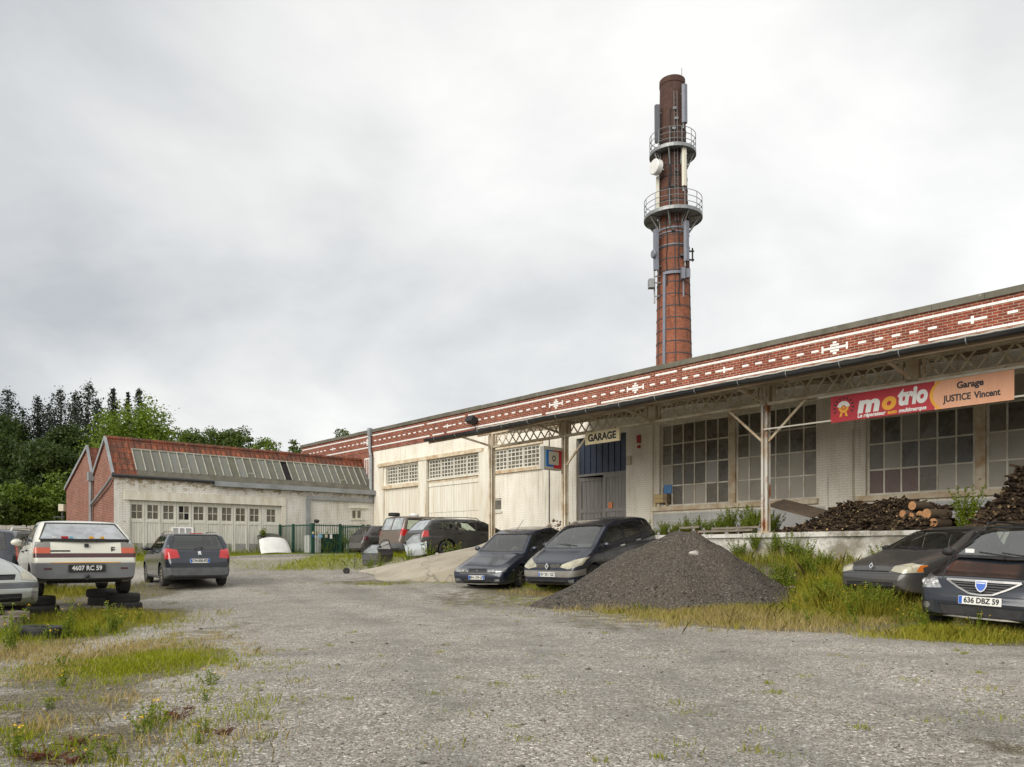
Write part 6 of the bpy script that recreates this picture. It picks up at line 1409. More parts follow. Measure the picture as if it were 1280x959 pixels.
def weed(me, x, y, s, label, group, cat='weed', name='flowering_weed', z=None):
    o = link(name, me, None, (x, y, ground(x,y)-.01 if z is None else z), rnd.uniform(0,6.28)); o.scale = (s*rnd.uniform(.9,1.1), s*rnd.uniform(.9,1.1), s*rnd.uniform(.85,1.15)); return tag(o, label, cat, group)
for u_, v_, s in ((76,836,.75),(63,886,.55),(183,916,.95),(195,908,.8),(262,856,.75),(258,876,.5),(258,915,.5),(80,858,.7),(20,945,.7),(250,930,.45),(112,953,.6),(140,950,.6)):
    x, y = at(u_, v_); weed(rnd.choice(WM), x, y, s*.72, 'yellow flowered weed growing in the gravel at the front of the yard', 'yellow flowered weeds in the front gravel')
for u_, v_, s in ((20,800,.95),(35,790,1),(85,798,.9),(140,792,.8),(150,785,.95),(172,778,.9),(120,795,.8),(60,800,.75),(12,815,.8),(100,772,1)):
    x, y = at(u_, v_); weed(rnd.choice(WM+TM[:1]), x, y, s*.8, 'yellow flowered weed beside the tyres under the cream hatchback', 'yellow flowered weeds by the tyres')
for k in range(22):
    f_, l_ = rng.uniform(.18, .75), rng.uniform(-.95, .75); x, y = 6.42-.92*f_+.39*l_, 13.8-.39*f_-.92*l_
    weed(rnd.choice(TM+LM), x, y, rnd.uniform(.50,.74), 'tall green weed hiding the bumper of the dull silver hatchback', 'tall weeds before the dull silver hatchback')
for u_, v_, s in ((684,733,.9),(694,735,.8),(703,735,1),(712,731,.9),(722,733,.7),(676,738,.6),(660,722,.5),(734,736,.6)):
    x, y = at(u_, v_); weed(rnd.choice(TM+WM), x, y, s, 'bright yellow flowered weed in front of the blue grey people carrier', 'yellow flowered weeds before the people carrier')
for k in range(34):
    u_, v_ = rng.uniform(985, 1150), rng.uniform(735, 785); x, y = at(u_, v_); weed(rnd.choice(TM+WM if u_ < 1070 else WM), x, y, rnd.uniform(.45,.8), 'green weed with small yellow flowers in the overgrown patch beside the heap', 'weeds in the overgrown patch')
for k in range(12):
    u_, v_ = rng.uniform(1140, 1285), rng.uniform(785, 803); x, y = at(u_, v_); weed(rnd.choice(TM+WM), x, y, rnd.uniform(.35,.7), 'low weed growing under the bumper of the slate grey car', 'weeds under the slate grey car')
for k in range(26):
    x = rng.uniform(4.6, 8.6); p_ = rng.uniform(4.5, 7.0); y = (21.77-p_-.7469*x)/.665; weed(rnd.choice(LM+LM+TM), x, y, rnd.uniform(.5,.85), 'tall green weed between the gravel heap and the retaining wall', 'tall weeds before the retaining wall')
for u_, v_ in ((978,722),(985,716),(990,728)):
    x, y = at(u_, v_+26); weed(PM[0], x, y, 1.0, 'pink flowered weed at the right foot of the gravel heap', 'pink flowered weeds by the heap')
for u_, v_, s in ((222,897,.9),(277,918,.8),(103,930,.9),(50,948,1.0),(233,886,.5),(85,955,.8)):
    x, y = at(u_, v_); weed(RM[k % 2], x, y, s, 'low reddish weed spreading on the front gravel', 'reddish weeds on the front gravel', name='low_weed')
for u_, v_, s in ((600,719,.6),(640,722,.5),(575,712,.7),(780,752,.7),(820,760,.8),(832,757,.7)):
    x, y = at(u_, v_); weed(rnd.choice(WM), x, y, s, 'small weed at the edge of the gravel between heap and ramp', 'small weeds between heap and ramp')
for a, b, s in ((-8.9,-3.2,.7),(-8.2,-2.9,.8),(-7.5,-3.0,.9),(-6.9,-2.7,1.05),(-6.3,-2.9,1.1),(-5.8,-2.6,1.15),(-5.3,-2.8,1.25),(-4.9,-2.5,1.35),(-4.5,-3.0,1.2),(-4.1,-2.6,1.1),(-3.9,-3.3,.9),(-5.6,-3.5,.8),(-6.6,-3.6,.7)):
    p = mw(a, b); weed(rnd.choice(LM), p.x, p.y, s*.62, 'leafy green bramble growing on the loading dock below the windows', 'brambles on the dock', 'bramble', 'bramble', DOCK_Z)
for k in range(26):
    t_ = rng.uniform(0,1)**.7; p = mw(-8.0+4.2*t_, rng.uniform(-3.7,-2.3)); weed(rnd.choice(LM+TM[:1]), p.x, p.y, rnd.uniform(.22,.42)+.22*t_, 'leafy green bramble growing on the loading dock below the windows', 'brambles on the dock', 'bramble', 'bramble', DOCK_Z)
for k in range(16):
    p = mw(rng.uniform(-9.4,-4.2), rng.uniform(-3.9,-2.4)); weed(RM[k % 2], p.x, p.y, rnd.uniform(1.2,2.2), 'low reddish weed on the loading dock', 'reddish weeds on the dock', name='low_weed', z=DOCK_Z)
for a, b, s, z in ((-3.1,-4.35,.9,1.0),(-2.6,-4.4,.8,.8),(-2.2,-4.42,.9,.5),(-1.6,-4.5,1.0,.4),(-3.6,-4.4,.7,1.2),(-1.0,-4.6,1.1,.3)):
    p = mw(a, b); weed(rnd.choice(LM), p.x, p.y, s*.7, 'bramble trailing over the flaking retaining wall', 'brambles on the retaining wall', 'bramble', 'bramble', z)
p = mw(.75,-3.0); weed(LM[0], p.x, p.y, 1.0, 'green bramble between the sawn logs and the tall right-hand wood stack', None, 'bramble', 'bramble', DOCK_Z)
for k in range(12):
    u_, v_ = rnd.uniform(.3,12.5), -rnd.uniform(.25,.9); p = lw(u_, v_); weed(rnd.choice(TM+LM), p.x, p.y, rnd.uniform(.5,.95), 'weed growing at the foot of the white folding doors and shed wall', 'weeds along the shed wall')
for k in range(9):
    p = lw(rnd.uniform(8.3,11), -rnd.uniform(1.7,2.6)); weed(rnd.choice(LM), p.x, p.y, rnd.uniform(.7,1.5), 'leafy plant growing inside the green railing enclosure', 'plants inside the green enclosure', 'plant', 'leafy_plant')
for x, y, s in ((-4.6,26.9,.7),(-3.6,26.9,.8),(-2.9,26.9,1.0),(-2.2,26.9,1.0),(-5.0,27.1,.6),(-1.9,27.3,.8)): weed(rnd.choice(TM), x, y, s, 'tall weed growing along the far edge of the concrete ramp', 'weeds along the ramp')

# ------------------------------------------------------------------ firewood, logs and clutter on the dock
def sticks(name, prof, a0, a1, b0, b1, n, rmin, rmax, seed):
    """heap of split sticks lying roughly across the dock, ends to the yard"""
    r = random.Random(seed); m = MB()
    for k in range(n):
        a = r.uniform(a0, a1); top_ = prof(a); f_ = r.random()**.6; z = DOCK_Z+top_*f_; b = b0+(b1-b0)*(.05+.75*f_*r.uniform(.8,1.1))+r.gauss(0,.06); l = r.uniform(.25,.5); yw = r.gauss(0,.75); pt = r.gauss(0,.28); rad = r.uniform(rmin, rmax)
        d = Vector((math.sin(yw), math.cos(yw), math.sin(pt))).normalized(); c_ = Vector((a, b, z)); i = len(m.f); ns = r.choice((3,4,5)); m.tube(c_-d*l/2, c_+d*l/2, rad, ns, 0, rad*r.uniform(.7,1.1)); m.m[-2] = 1; m.m[-1] = 1
    o = m.build(name, [MT['stick'], MT['stickend']], None, None, tuple(B0), ROT_MAIN); return tag(o, kind='stuff')
FW = []
FW.append(sticks('firewood', lambda a: .02+.70*min(1, max(.02,(a+3.35)/1.3), 1)*(1-.35*smooth(-.6,.35,a))*(1+.08*math.sin(a*5)), -3.3, .25, -4.1, -2.0, 2600, .012, .030, 5))
FW.append(sticks('firewood', lambda a: .02+1.35*min(1, max(.02,(a-.85)/.75))*(1+.06*math.sin(a*4)), 1.0, 5.2, -3.9, -1.6, 2600, .020, .044, 6))
m = MB(); G = []
for i in range(30):
    a = -3.3+3.55*i/29; t_ = .60*min(1, max(.02,(a+3.35)/1.3))*(1-.35*smooth(-.6,.35,a)); G.append([(a,b,DOCK_Z+t_*f_*.85-.04) for b, f_ in ((-4.0,.02),(-3.3,.45),(-2.6,.9),(-2.1,1),(-1.8,.0))])
m.grid(G); o = m.build('core', MT['bark'], FW.pop(0), 60)
m = MB(); G = []
for i in range(30):
    a = .9+4.3*i/29; t_ = 1.28*min(1, max(.02,(a-.85)/.75)); G.append([(a,b,DOCK_Z+t_*f_*.9-.06) for b, f_ in ((-3.8,.02),(-3.2,.45),(-2.5,.9),(-1.9,1),(-1.5,.0))])
m.grid(G); o = m.build('core', MT['bark'], FW.pop(0), 60)
PF = [(W_[0], W_[1], W_[2]) for W_ in ((-.12,.22,.085),(.06,.40,.10),(.02,.16,.085),(.20,.20,.08),(.40,.20,.115),(.26,.01,.095),(.08,-.02,.075),(.55,.0,.095),(-.14,.03,.075),(.15,.09,.04))]
for k, (a, z, r_) in enumerate(PF):
    m = MB(); l = rnd.uniform(.5,.75); ya_ = rnd.uniform(-.08,.08); ns = 14; b0 = -3.45+rnd.uniform(-.1,.1); m.tube((a-.30,b0,DOCK_Z+.16+z),(a-.30+.15+ya_,b0+l,DOCK_Z+.16+z),r_,ns,0,r_*.97); m.m[-2] = 1; m.m[-1] = 1
    o = m.build('sawn_log', [MT['bark'], MT['logend']], None, 40, tuple(B0), ROT_MAIN); tag(o, 'round sawn log with an orange cut end in the small stack on the dock', 'log', 'sawn logs stacked on the dock')
# old boards leaning under the windows
m = MB(); Mo = Matrix.Translation((-3.75,-2.9,2.40)) @ Matrix.Rotation(R(16),4,'Y') @ Matrix.Rotation(R(14),4,'X')
for k in range(4): m.box(-.15,1.15,-.42+k*.21,-.22+k*.21,-.012+rnd.uniform(-.008,.008),.018,0,Mo)
o = m.build('loose_boarding', MT['brown_plank'], None, None, tuple(B0), ROT_MAIN); tag(o, 'weathered brown boarding leaning behind the rusty post and wood pile', 'board panel')
for k, (a0, a1, b, z) in enumerate(((-5.6,-4.0,-3.9,1.68),(-5.3,-3.9,-3.7,1.76),(-6.3,-5.7,-3.8,1.80))):
    m = MB(); m.bar((a0,b,z),(a1,b+.1,z+.02),.16,.055); o = m.build('plank', MT['old_plank'], None, None, tuple(B0), ROT_MAIN); tag(o, ('long grey plank lying at the dock edge by the post','upper thin plank lying on the long grey plank','short grey plank lying behind the top of the gravel heap')[k], 'plank')
m = MB(); m.bar((.35,-2.3,2.1),(.95,-2.4,2.12),.5,.04); m.bar((.5,-2.0,2.0),(1.0,-2.0,2.02),.4,.05); m.bar((.4,-2.3,1.66),(.42,-2.3,2.08),.06,.06); m.bar((.9,-2.3,1.66),(.9,-2.3,2.08),.06,.06); o = m.build('sheet_stack', MT['old_plank'], None, None, tuple(B0), ROT_MAIN); tag(o, 'low stack of grey sheets beside the sawn logs', 'sheet stack')
pts = []
for k in range(420):
    a = rng.uniform(-10.2,-8.1); b = rng.uniform(-3.9,-1.4); hh = .32*max(0,1-abs(a+9.3)/1.1)*max(0,1-abs(b+2.6)/1.3); p = mw(a, b); pts.append((p.x, p.y, DOCK_Z+hh*rng.uniform(.2,1)))
o = stones('rubble', pts, .03, .10, stonemat('pale_rubble', [(0,(.20,.12,.09)),(.3,(.32,.20,.15)),(.6,(.46,.42,.36)),(1,(.58,.55,.50))])); tag(o, kind='stuff')
pts = []
for k in range(320):
    a = rng.uniform(-12.6,-10.4); b = rng.uniform(-3.7,-2.3); hh = .62*max(0,1-abs(a+11.5)/1.1); p = mw(a, b); pts.append((p.x, p.y, DOCK_Z+hh*rng.uniform(.1,1)))
o = stones('rubble', pts, .03, .10, stonemat('brown_rubble', [(0,(.10,.06,.04)),(.5,(.26,.15,.09)),(1,(.45,.38,.30))])); tag(o, kind='stuff')
du = thing('drawer_unit', 'small yellow drawer unit standing on the window sill at the left end', 'drawer unit', tuple(B0), ROT_MAIN)
m = MB(); m.box(-10.1,-9.55,-.10,.10,2.83,3.13); m.build('cabinet', MT['timber'], du)
for k in range(2):
    m = MB(); m.box(-10.09,-9.70,-.115,-.10,2.845+.145*k,2.975+.145*k); m.box(-9.95,-9.85,-.125,-.115,2.90+.145*k,2.915+.145*k); m.build('drawer', MT['yellow_board'], du)
for a in (-10.07,-9.6):
    m = MB(); m.box(a-.02,a+.02,-.08,.0,2.70,2.83); m.build('leg', MT['yellow_board'], du)
m = MB(); m.box(-9.82,-9.48,.09,.10,3.16,3.46); o = m.build('poster', MT['paper_blue'], None, None, tuple(B0), ROT_MAIN); tag(o, 'blue paper notice stuck in the window above the yellow drawer unit', 'notice')

# ------------------------------------------------------------------ tyres
def tyre(x, y, z, label, tilt=0, s=1.0, group=None):
    m = MB(); h = .09*s; r = .30*s
    m.lathe([(r*.58,-h*.75),(r*.68,-h),(r*.92,-h*.97),(r,-h*.65),(r,-h*.2),(r*.985,-h*.16),(r,-h*.1),(r,h*.2),(r*.985,h*.25),(r,h*.3),(r,h*.65),(r*.92,h*.97),(r*.68,h),(r*.58,h*.75)], 26)
    o = m.build('old_tyre', MT['tyre'], None, 40, (x, y, z)); o.rotation_euler = (R(tilt), R(rnd.uniform(-2,2)), rnd.uniform(0,6)); return tag(o, label, 'tyre', group)
Mc = c1.matrix_basis; gz = ground(-8,14.5)
def wpos(d, s): p = Mc @ Vector((3.98/2-d, s*.705, 0)); return p.x, p.y
for (d, s), nm in (((3.24,-1),'right rear'), ((3.24,1),'left rear'), ((.76,-1),'right front'), ((.76,1),'left front')):
    x, y = wpos(d, s); g_ = ground(x, y); dd = {'right rear':'at the back right corner','left rear':'at the back left corner','right front':'at the front right corner','left front':'at the front left corner'}[nm]
    tyre(x+rnd.uniform(-.04,.1), y-.03, g_+.085, 'lower tyre of the pair propping the cream hatchback '+dd); tyre(x, y, g_+.262, 'upper tyre of the pair propping the cream hatchback '+dd)
x, y = at(52, 797); tyre(x, y, ground(x,y)+.07, 'dusty flat tyre lying in the weeds in front of the cream hatchback', 3, .95)
# timber blocks at the left edge
x, y = at(4, 792)
for k in range(3):
    m = MB(); Mo = Matrix.Translation((x-.15, y+.25*k, ground(x,y)+.07)) @ Matrix.Rotation(R(20-30*k),4,'Z'); m.box(-.45,.25,-.1,.1,-.07,.10+.05*k,0,Mo); o = m.build('timber_block', MT['old_plank']); tag(o, ('nearest old timber block at the left edge below the silver car','middle old timber block at the left edge below the silver car','farthest and tallest old timber block under the silver car')[k], 'timber block')

# ------------------------------------------------------------------ by the shed: enclosure, car panels, bins
fe = thing('railing_enclosure', 'dark green steel railing enclosure with signs in front of the white shed wall', 'railing fence', tuple(L0), ROT_LEFT)
fx0, fx1, fy = 7.75, 10.75, -2.75
zg = ground(*lw(9.2, fy).xy); zt_ = 2.42
for x, y, r_ in ((fx0,fy,.07),(9.2,fy,.05),(10.45,fy,.05),(fx1,fy,.07),(7.55,-1.2,.05),(7.4,-.1,.05),(fx1,-.1,.05)):
    m = MB(); m.box(x-r_,x+r_,y-r_,y+r_,.5,zt_+.03); m.build('post', MT['green_steel'], fe)
def panel_(x0,y0,x1,y1):
    m = MB()
    for z in (zt_-.06, zg+.12): m.bar((x0,y0,z),(x1,y1,z),.04,.05)
    n_ = max(2, int(math.hypot(x1-x0,y1-y0)/.115))
    for k in range(1, n_): t = k/n_; m.tube((x0+(x1-x0)*t,y0+(y1-y0)*t,zg-.05),(x0+(x1-x0)*t,y0+(y1-y0)*t,zt_),.013,5)
    m.build('railing', MT['green_steel'], fe)
panel_(fx0,fy,fx1,fy); panel_(fx0,fy,7.4,-.1); panel_(fx1,fy,fx1,-.1)
for x, z, w_, h_, mm in ((8.15,1.86,.18,.15,'sky_blue'),(8.45,1.86,.13,.15,'sign_beige'),(8.70,1.84,.12,.2,'white_plastic'),(7.75,2.0,.10,.10,'sign_cream'),(7.75,1.86,.10,.08,'euro')):
    m = MB(); m.box(x-w_/2,x+w_/2,fy-.085 if x < 7.8 else fy-.035,fy-.07 if x < 7.8 else fy-.02,z-h_/2,z+h_/2); m.build('sign_plate', MT[mm], fe)
m = MB(); m.blob((7.98,fy,zt_+.13),(.13,.08,.09),jit=.15,seed=3); m.tube((7.86,fy,zt_),(7.86,fy,zt_+.2),.02,5); o = m.build('lamp_head', MT['black'], fe, 60)
bi = thing('wheelie_bin', 'dark green bin standing behind the green railings', 'bin', tuple(lw(8.95,-2.2,ground(*lw(8.95,-2.2).xy))), ROT_LEFT)
m = MB(); m.prism([(-.30,-.28,.05),(.30,-.28,.05),(.34,-.28,.98),(-.34,-.28,.98)],(0,.6,0)); m.build('tub', MT['green_plastic'], bi); m = MB(); m.box(-.37,.37,-.33,.36,.98,1.04); m.build('lid', MT['green_plastic'], bi)
for x in (-.25,.25):
    m = MB(); m.tube((x-.03,.34,.1),(x+.03,.34,.1),.1,10); m.build('wheel', MT['black'], bi)
p = lw(8.15,-2.0); m = MB(); m.box(-.3,.3,-.25,.25,0,.95); m.box(-.26,.26,-.262,-.25,.08,.85); m.box(-.28,.28,-.23,.23,.95,.98); o = m.build('white_cabinet', MT['white_plastic'], None, None, (p.x,p.y,ground(p.x,p.y)), ROT_LEFT); tag(o, 'white metal cabinet half hidden behind the green railings', 'cabinet')
def bonnet(name, wd, ln, mat, label, loc, rot):
    m = MB(); G = []
    for i in range(13):
        x = i/12*2-1; row = []
        for j in range(9):
            t = j/8; hw = wd/2*(1-.12*t**3); row.append((x*hw, t*ln-(.08*x*x if t > .5 else -.03*x*x)*1.0, .14*(1-x*x*.75)*(1-.45*t)+.05*math.sin(t*2.6)-.10*max(0,abs(x)-.9)*5))
        G.append(row)
    m.grid(G); m.grid([[(p[0],p[1],p[2]-.02) for p in r][::-1] for r in G])
    o = m.build(name, mat, None, 50, loc); o.rotation_euler = rot; return tag(o, label, 'bonnet')
p = lw(6.6,-1.5); bonnet('car_bonnet', 1.45, .95, MT['white_plastic'], 'white car bonnet leaning in the grass before the folding doors', (p.x,p.y,ground(p.x,p.y)+.08), (R(52),0,ROT_LEFT-.05))
p = lw(6.75,-.85); bonnet('car_bonnet', 1.35, .9, MT['p_green'], 'dark green car panel propped behind the white bonnet', (p.x,p.y,ground(p.x,p.y)+.35), (R(48),0,ROT_LEFT))
pt = thing('potted_plant', 'drooping plant in a small pot standing on the dark green car panel', 'potted plant', tuple(lw(6.35,-.45,ground(*lw(6.35,-.45).xy)+.80)))
m = MB(); m.lathe([(0,0),(.09,0),(.13,.2),(.11,.2),(.1,.16),(0,.16)],12); m.tube((0,0,-.8),(0,0,0),.05,6); m.build('pot', MT['black'], pt); o = link('foliage', plant_mesh(.42, 12, .22, .05, 10, 0, 'yellow_petal', 77), pt, (0,0,.15))
def car_door(label, loc, rot, mat):
    d_ = thing('car_door_scrap', label, 'car door', loc); d_.rotation_euler = rot; d_.scale = (.72,.72,.72)
    m = MB(); G = [[(x*(1-.10*max(0,.35-z)**1.0)+(.06*z if x > 0 else -.05*z), -.05*math.sin(z/.66*3.14)-.012*(abs(z-.30) < .05), z+.05*(1-z/.66)*(abs(x)/.55)**3) for z in (0,.06,.14,.24,.28,.32,.36,.46,.56,.64)] for x in np.linspace(-.52,.50,9)]
    m.grid(G); m.grid([[(p[0],p[1]+.09,p[2]) for p in r][::-1] for r in G])
    for r in (G[0],G[-1]):
        for a_, b_ in zip(r[:-1], r[1:]): m.poly([a_, b_, (b_[0],b_[1]+.09,b_[2]), (a_[0],a_[1]+.09,a_[2])])
    m.build('panel', mat, d_, 50)
    m = MB(); pts = [(-.58,.02,.66),(-.05,.02,1.08),(.40,.02,1.10),(.54,.02,.63)]; m.path(pts, .025, 6); m.build('window_frame', mat, d_)
    m = MB(); m.poly([(-.55,.02,.66),(-.05,.02,1.06),(.39,.02,1.08),(.52,.02,.63)]); m.build('window', MT['glass_pale'], d_)
    m = MB(); m.bar((.25,-.04,.52),(.42,-.04,.52),.03,.03); m.build('door_handle', MT['black'], d_); m = MB(); m.blob((-.5,-.1,.72),(.06,.08,.06),jit=.05); m.build('mirror', MT['black'], d_, 60)
x, y = -5.0, 27.6; car_door('dark car door leaning beside the far end of the concrete ramp', (x,y,ground(x,y)), (R(-14),0,R(12)), MT['p_char'])
x, y = -4.52, 27.75; car_door('black car door standing at an angle behind the dark leaning door', (x,y,ground(x,y)+.05), (R(-10),0,R(62)), MT['p_black'])
x, y = -3.35, 27.15; car_door('pale silver car door leaning against the rear of the charcoal estate', (x,y,ground(x,y)+.22), (R(-22),R(-8),R(8)), MT['p_doorsil'])
x, y = at(433, 717); m = MB(); Mw = Matrix.Rotation(R(90),4,'X'); m.lathe([(.0,-.03),(.07,-.05),(.11,-.03),(.11,.03),(.07,.05),(0,.03)], 16, Mw); o = m.build('small_wheel', MT['tyre'], None, 40, (x,y,ground(x,y)+.09)); tag(o, 'small dark wheel standing on edge at the tip of the ramp', 'wheel')
x, y = at(443, 711); m = MB(); m.tube((0,0,0),(.02,0,.48),.013,6); m.box(-.018,.035,-.018,.018,.46,.5); o = m.build('marker_post', MT['band'], None, None, (x,y,ground(x,y))); tag(o, 'thin dark post standing beside the ramp tip', 'post')
x, y = at(572, 722); m = MB(); m.blob((0,0,.14),(.22,.16,.16),jit=.2,seed=8); m.box(-.2,.1,-.12,.0,.02,.1); o = m.build('plastic_fender', MT['black'], None, 40, (x,y,ground(x,y))); tag(o, 'black plastic car part lying at the corner of the navy saloon', 'car part')
# kerb line before the grass
m = MB()
for k in range(6):
    p, q_ = lw(2.0+1.5*k,-3.25), lw(3.45+1.5*k,-3.25); m.bar((p.x,p.y,ground(p.x,p.y)+.03),(q_.x,q_.y,ground(q_.x,q_.y)+.03),.22,.14)
o = m.build('kerb', MT['stone_pale']); tag(o, kind='structure')
# board fence and garden post at the far left
bf = thing('board_fence', 'pale weathered board fence below the bushes at far left', 'fence')
for k in range(2):
    m = MB()
    for j in range(26):
        x = -29+.19*j+5.0*k; y = 38.5+.02*x; z = ground(x, y); m.box(x,x+.18,y-.012,y+.012,z,2.42+rnd.uniform(-.02,.02))
    m.build('boards', MT['wood_fence'], bf)
m = MB(); m.bar((-29,38.45-.58,2.2),(-19,38.45-.38,2.2),.05,.09); m.build('rail', MT['wood_fence'], bf)
x, y = (78-CX)/FPX*33, 33; pb = thing('garden_post', 'slim post with a small pinkish box beside the brick gable', 'post', (x,y,ground(x,y)))
m = MB(); m.tube((0,0,0),(0,0,2.2),.035,6); m.bar((-.4,0,1.75),(.1,0,1.75),.04,.04); m.build('pole', MT['band'], pb); m = MB(); m.box(-.12,.10,-.1,.1,2.0,2.3); m.build('box', MT['sign_beige'], pb)

# ------------------------------------------------------------------ trees
def crown(name, c, r, nclump, nleaf, size, mat, parent, lobes=5, zsq=.85, seed=0, hollow=.55):
    g = np.random.default_rng(seed); C = []
    lob = [np.array(c)+np.array([np.clip(g.normal(0,.34),-.5,.5)*r[0], np.clip(g.normal(0,.34),-.5,.5)*r[1], g.uniform(-.35,.42)*r[2]]) for _ in range(lobes)]+[np.array(c)]
    for k in range(nclump):
        l = lob[g.integers(len(lob))]; d = g.normal(size=3); d /= np.linalg.norm(d); f_ = g.uniform(hollow, 1.0)
        cc = l+d*np.array(r)*.62*f_; rc = g.uniform(.14, .30)*min(r)
        n = int(nleaf*g.uniform(.6,1.4)); q_ = g.normal(size=(n,3)); q_ /= np.linalg.norm(q_, axis=1)[:,None]; C.append(cc+q_*rc*g.uniform(.35,1.1,n)[:,None]*np.array([1.25,1.25,zsq]))
    C = np.concatenate(C); return facemesh(name, leafquads(C, size, .3), mat, parent)
def tree(name, label, x, y, h, rad, mat, nclump=110, nleaf=34, size=.22, group=None, base=None, crown_z=.62, seed=0, lobes=6, rz=None):
    z = ground(x, y) if base is None else base; t = thing(name, label, 'tree', (x,y,z), 0, group)
    m = MB(); m.tube((0,0,-.2),(.1,0,h*.45),h*.022,8,0,h*.014); q_ = random.Random(seed)
    for k in range(7):
        a = q_.uniform(0,6.28); m.tube((.08,0,h*q_.uniform(.3,.45)),(math.cos(a)*rad*.6,math.sin(a)*rad*.6,h*q_.uniform(.55,.85)),h*.010,5,0,h*.003)
    m.build('trunk', MT['trunk'], t); rz = rz or h*(1-crown_z)*1.15
    crown('crown', (0,0,h*crown_z), (rad,rad,rz), nclump, nleaf, size, MT[mat], t, lobes, seed=seed)
    return t
def conifer(name, label, x, y, h, rad, seed, group=None, n=26, dens=1.3, top=.06):
    rad *= 1.8
    g = np.random.default_rng(seed); z = ground(x, y); t = thing(name, label, 'tree', (x,y,z), 0, group)
    m = MB(); m.tube((0,0,-.2),(0,0,h),h*.014,7,0,.03); m.build('trunk', MT['trunk'], t); C = []
    for k in range(n):
        f_ = (k+.5)/n; zz = h*(.14+.86*f_); R_ = rad*((1-f_)**.85*.98+top*.5)*g.uniform(.5,1.3)
        for j in range(int(5+5*(1-f_))):
            a = g.uniform(0,6.28); l = R_*g.uniform(.5,1.15); nn_ = int(10+26*l/rad*dens); s_ = g.uniform(0,1,nn_)
            w3 = .04*rad+.10*R_; px_ = np.cos(a)*l*s_+g.normal(0,w3,nn_); py_ = np.sin(a)*l*s_+g.normal(0,w3,nn_); pz_ = zz-.25*l*s_**1.4+g.normal(0,.05*rad,nn_)+.12*l*(s_>.85); C.append(np.stack([px_,py_,pz_],-1))
    C = np.concatenate(C); facemesh('crown', leafquads(C, h*.014, .25, .45), MT['needle'], t); return t
def wx(u, Y): return (u-CX)/FPX*Y
def hz(v, Y, x): return ZC+(UH-v)/FPX*Y-ground(x, Y)
cl = [('conifer with a broad ragged top at the left edge of the wood',10,488,100,3.4),('slim pointed conifer standing apart in the wood',47,497,98,2.3),('dark conifer left of the tallest one in the wood',76,487,104,3.3),
      ('tallest dark conifer in the wood with a double top',110,481,103,3.6),('narrow conifer just right of the tallest ones',141,486,108,2.1),('very thin conifer tip behind the bright green tree',160,490,110,1.0),('right-hand conifer tip above the bright green tree',175,487,108,2.2),
      ('dark conifer half hidden between the tallest ones',94,492,108,2.6),('low dark conifer at the wood edge',28,512,96,2.8),('dark conifer between the slim pointed one and its right neighbour',62,507,106,2.6),('dark conifer behind the tallest one',122,500,112,2.8),('low dark conifer at far left',-6,500,108,3.0)]
for k, (lb_, u_, v_, Y, rr) in enumerate(cl):
    x = wx(u_, Y); conifer('conifer', lb_, x, Y, hz(v_, Y, x), rr, 100+k, 'conifers in the wood behind the shed', n=28)
def tr(name, lb_, u_, v_, Y, wpx, mat, nc, nl, sz, seed, lobes=6, cz=.62, rz=None, group='broadleaf trees behind the shed'):
    x = wx(u_, Y); h = hz(v_, Y, x); tree(name, lb_, x, Y, h*.98, wpx/FPX*Y*.47, mat, int(nc*1.9), int(nl*1.4), sz*.66, group, None, cz, seed, lobes, rz)
tr('broadleaf_tree','bright green spreading tree rising behind the shed roof',182,502,58,112,'leaf_bright',330,44,.17,1,9)
tr('broadleaf_tree','smaller bright green tree at the right of the spreading tree',216,524,60,60,'leaf_bright',120,36,.16,2)
tr('broadleaf_tree','rounded mid green tree above the middle of the shed roof',250,536,90,72,'leaf_mid',150,34,.25,3)
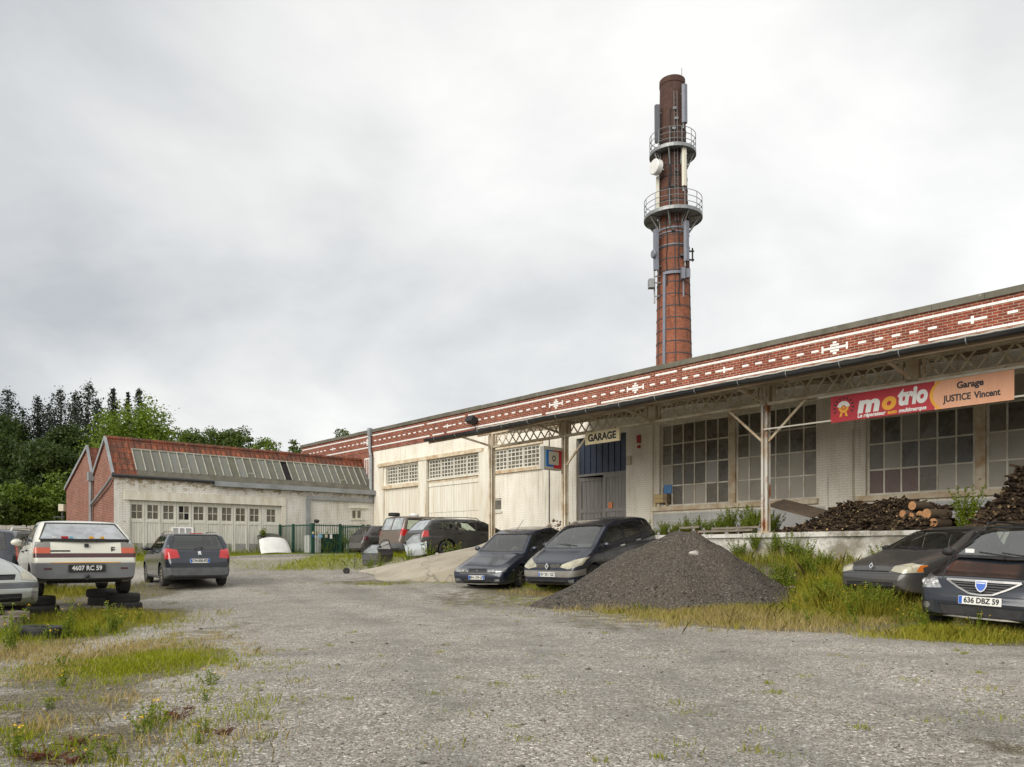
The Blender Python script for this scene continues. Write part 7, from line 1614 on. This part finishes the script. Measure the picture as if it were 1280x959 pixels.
tr('broadleaf_tree','rounded mid green tree just right of the roof middle',292,541,88,66,'leaf_mid',140,34,.25,4)
tr('broadleaf_tree','brighter green tree above the right part of the shed roof',337,546,75,66,'leaf_bush',150,34,.21,5)
tr('broadleaf_tree','small green tree where the shed roof meets the brick parapet',366,551,72,44,'leaf_mid',110,32,.2,6)
tr('broadleaf_tree','lone tree top peeping over the brick parapet',431,534,68,38,'leaf_mid',120,30,.17,7)
tr('broadleaf_tree','large dark green tree low at the left of the wood',22,548,72,110,'leaf_dark',300,40,.24,8,9)
tr('broadleaf_tree','dark green tree below the conifers',62,560,64,80,'leaf_dark',240,40,.22,9,8)
tr('broadleaf_tree','grey green round tree behind the rear brick gable',98,572,66,36,'leaf_dark',150,34,.2,10)
tr('broadleaf_tree','dark tree filling the gap under the tallest conifers',88,535,92,70,'leaf_dark',220,36,.3,11,8)
tr('broadleaf_tree','dark tree behind the bright green spreading tree',140,545,88,70,'leaf_dark',200,36,.3,12,8)
tr('broadleaf_tree','dark tree at the far left edge of the wood',-10,525,95,90,'leaf_dark',220,36,.32,13,8)
def bush(lb_, u_, v_, Y, wpx, mat, nc, nl, sz, seed):
    x = wx(u_, Y); z = ground(x, Y); h = hz(v_, Y, x); t = thing('bush', lb_, 'bush', (x,Y,z), 0, 'bushes by the board fence')
    m = MB()
    for k in range(5): a = k*1.3; m.tube((0,0,-.1),(math.cos(a)*.8,math.sin(a)*.8,h*.6),.05,5,0,.02)
    m.build('stem', MT['trunk'], t); crown('foliage', (0,0,h*.48), (wpx/FPX*Y*.5,wpx/FPX*Y*.5,h*.62), int(nc*1.5), int(nl*1.3), sz*.75, MT[mat], t, 7, 1.0, seed, .45)
bush('bright green bush overhanging the board fence',30,612,43,62,'leaf_bush',240,40,.13,21); bush('bright green bush next to the brick gable',70,600,45,56,'leaf_bush',220,40,.13,22); bush('green bush climbing behind the first bright bushes',96,588,50,34,'leaf_mid',170,36,.12,23); bush('dark bush at the left end of the board fence',-5,618,41,50,'leaf_mid',170,36,.13,24)
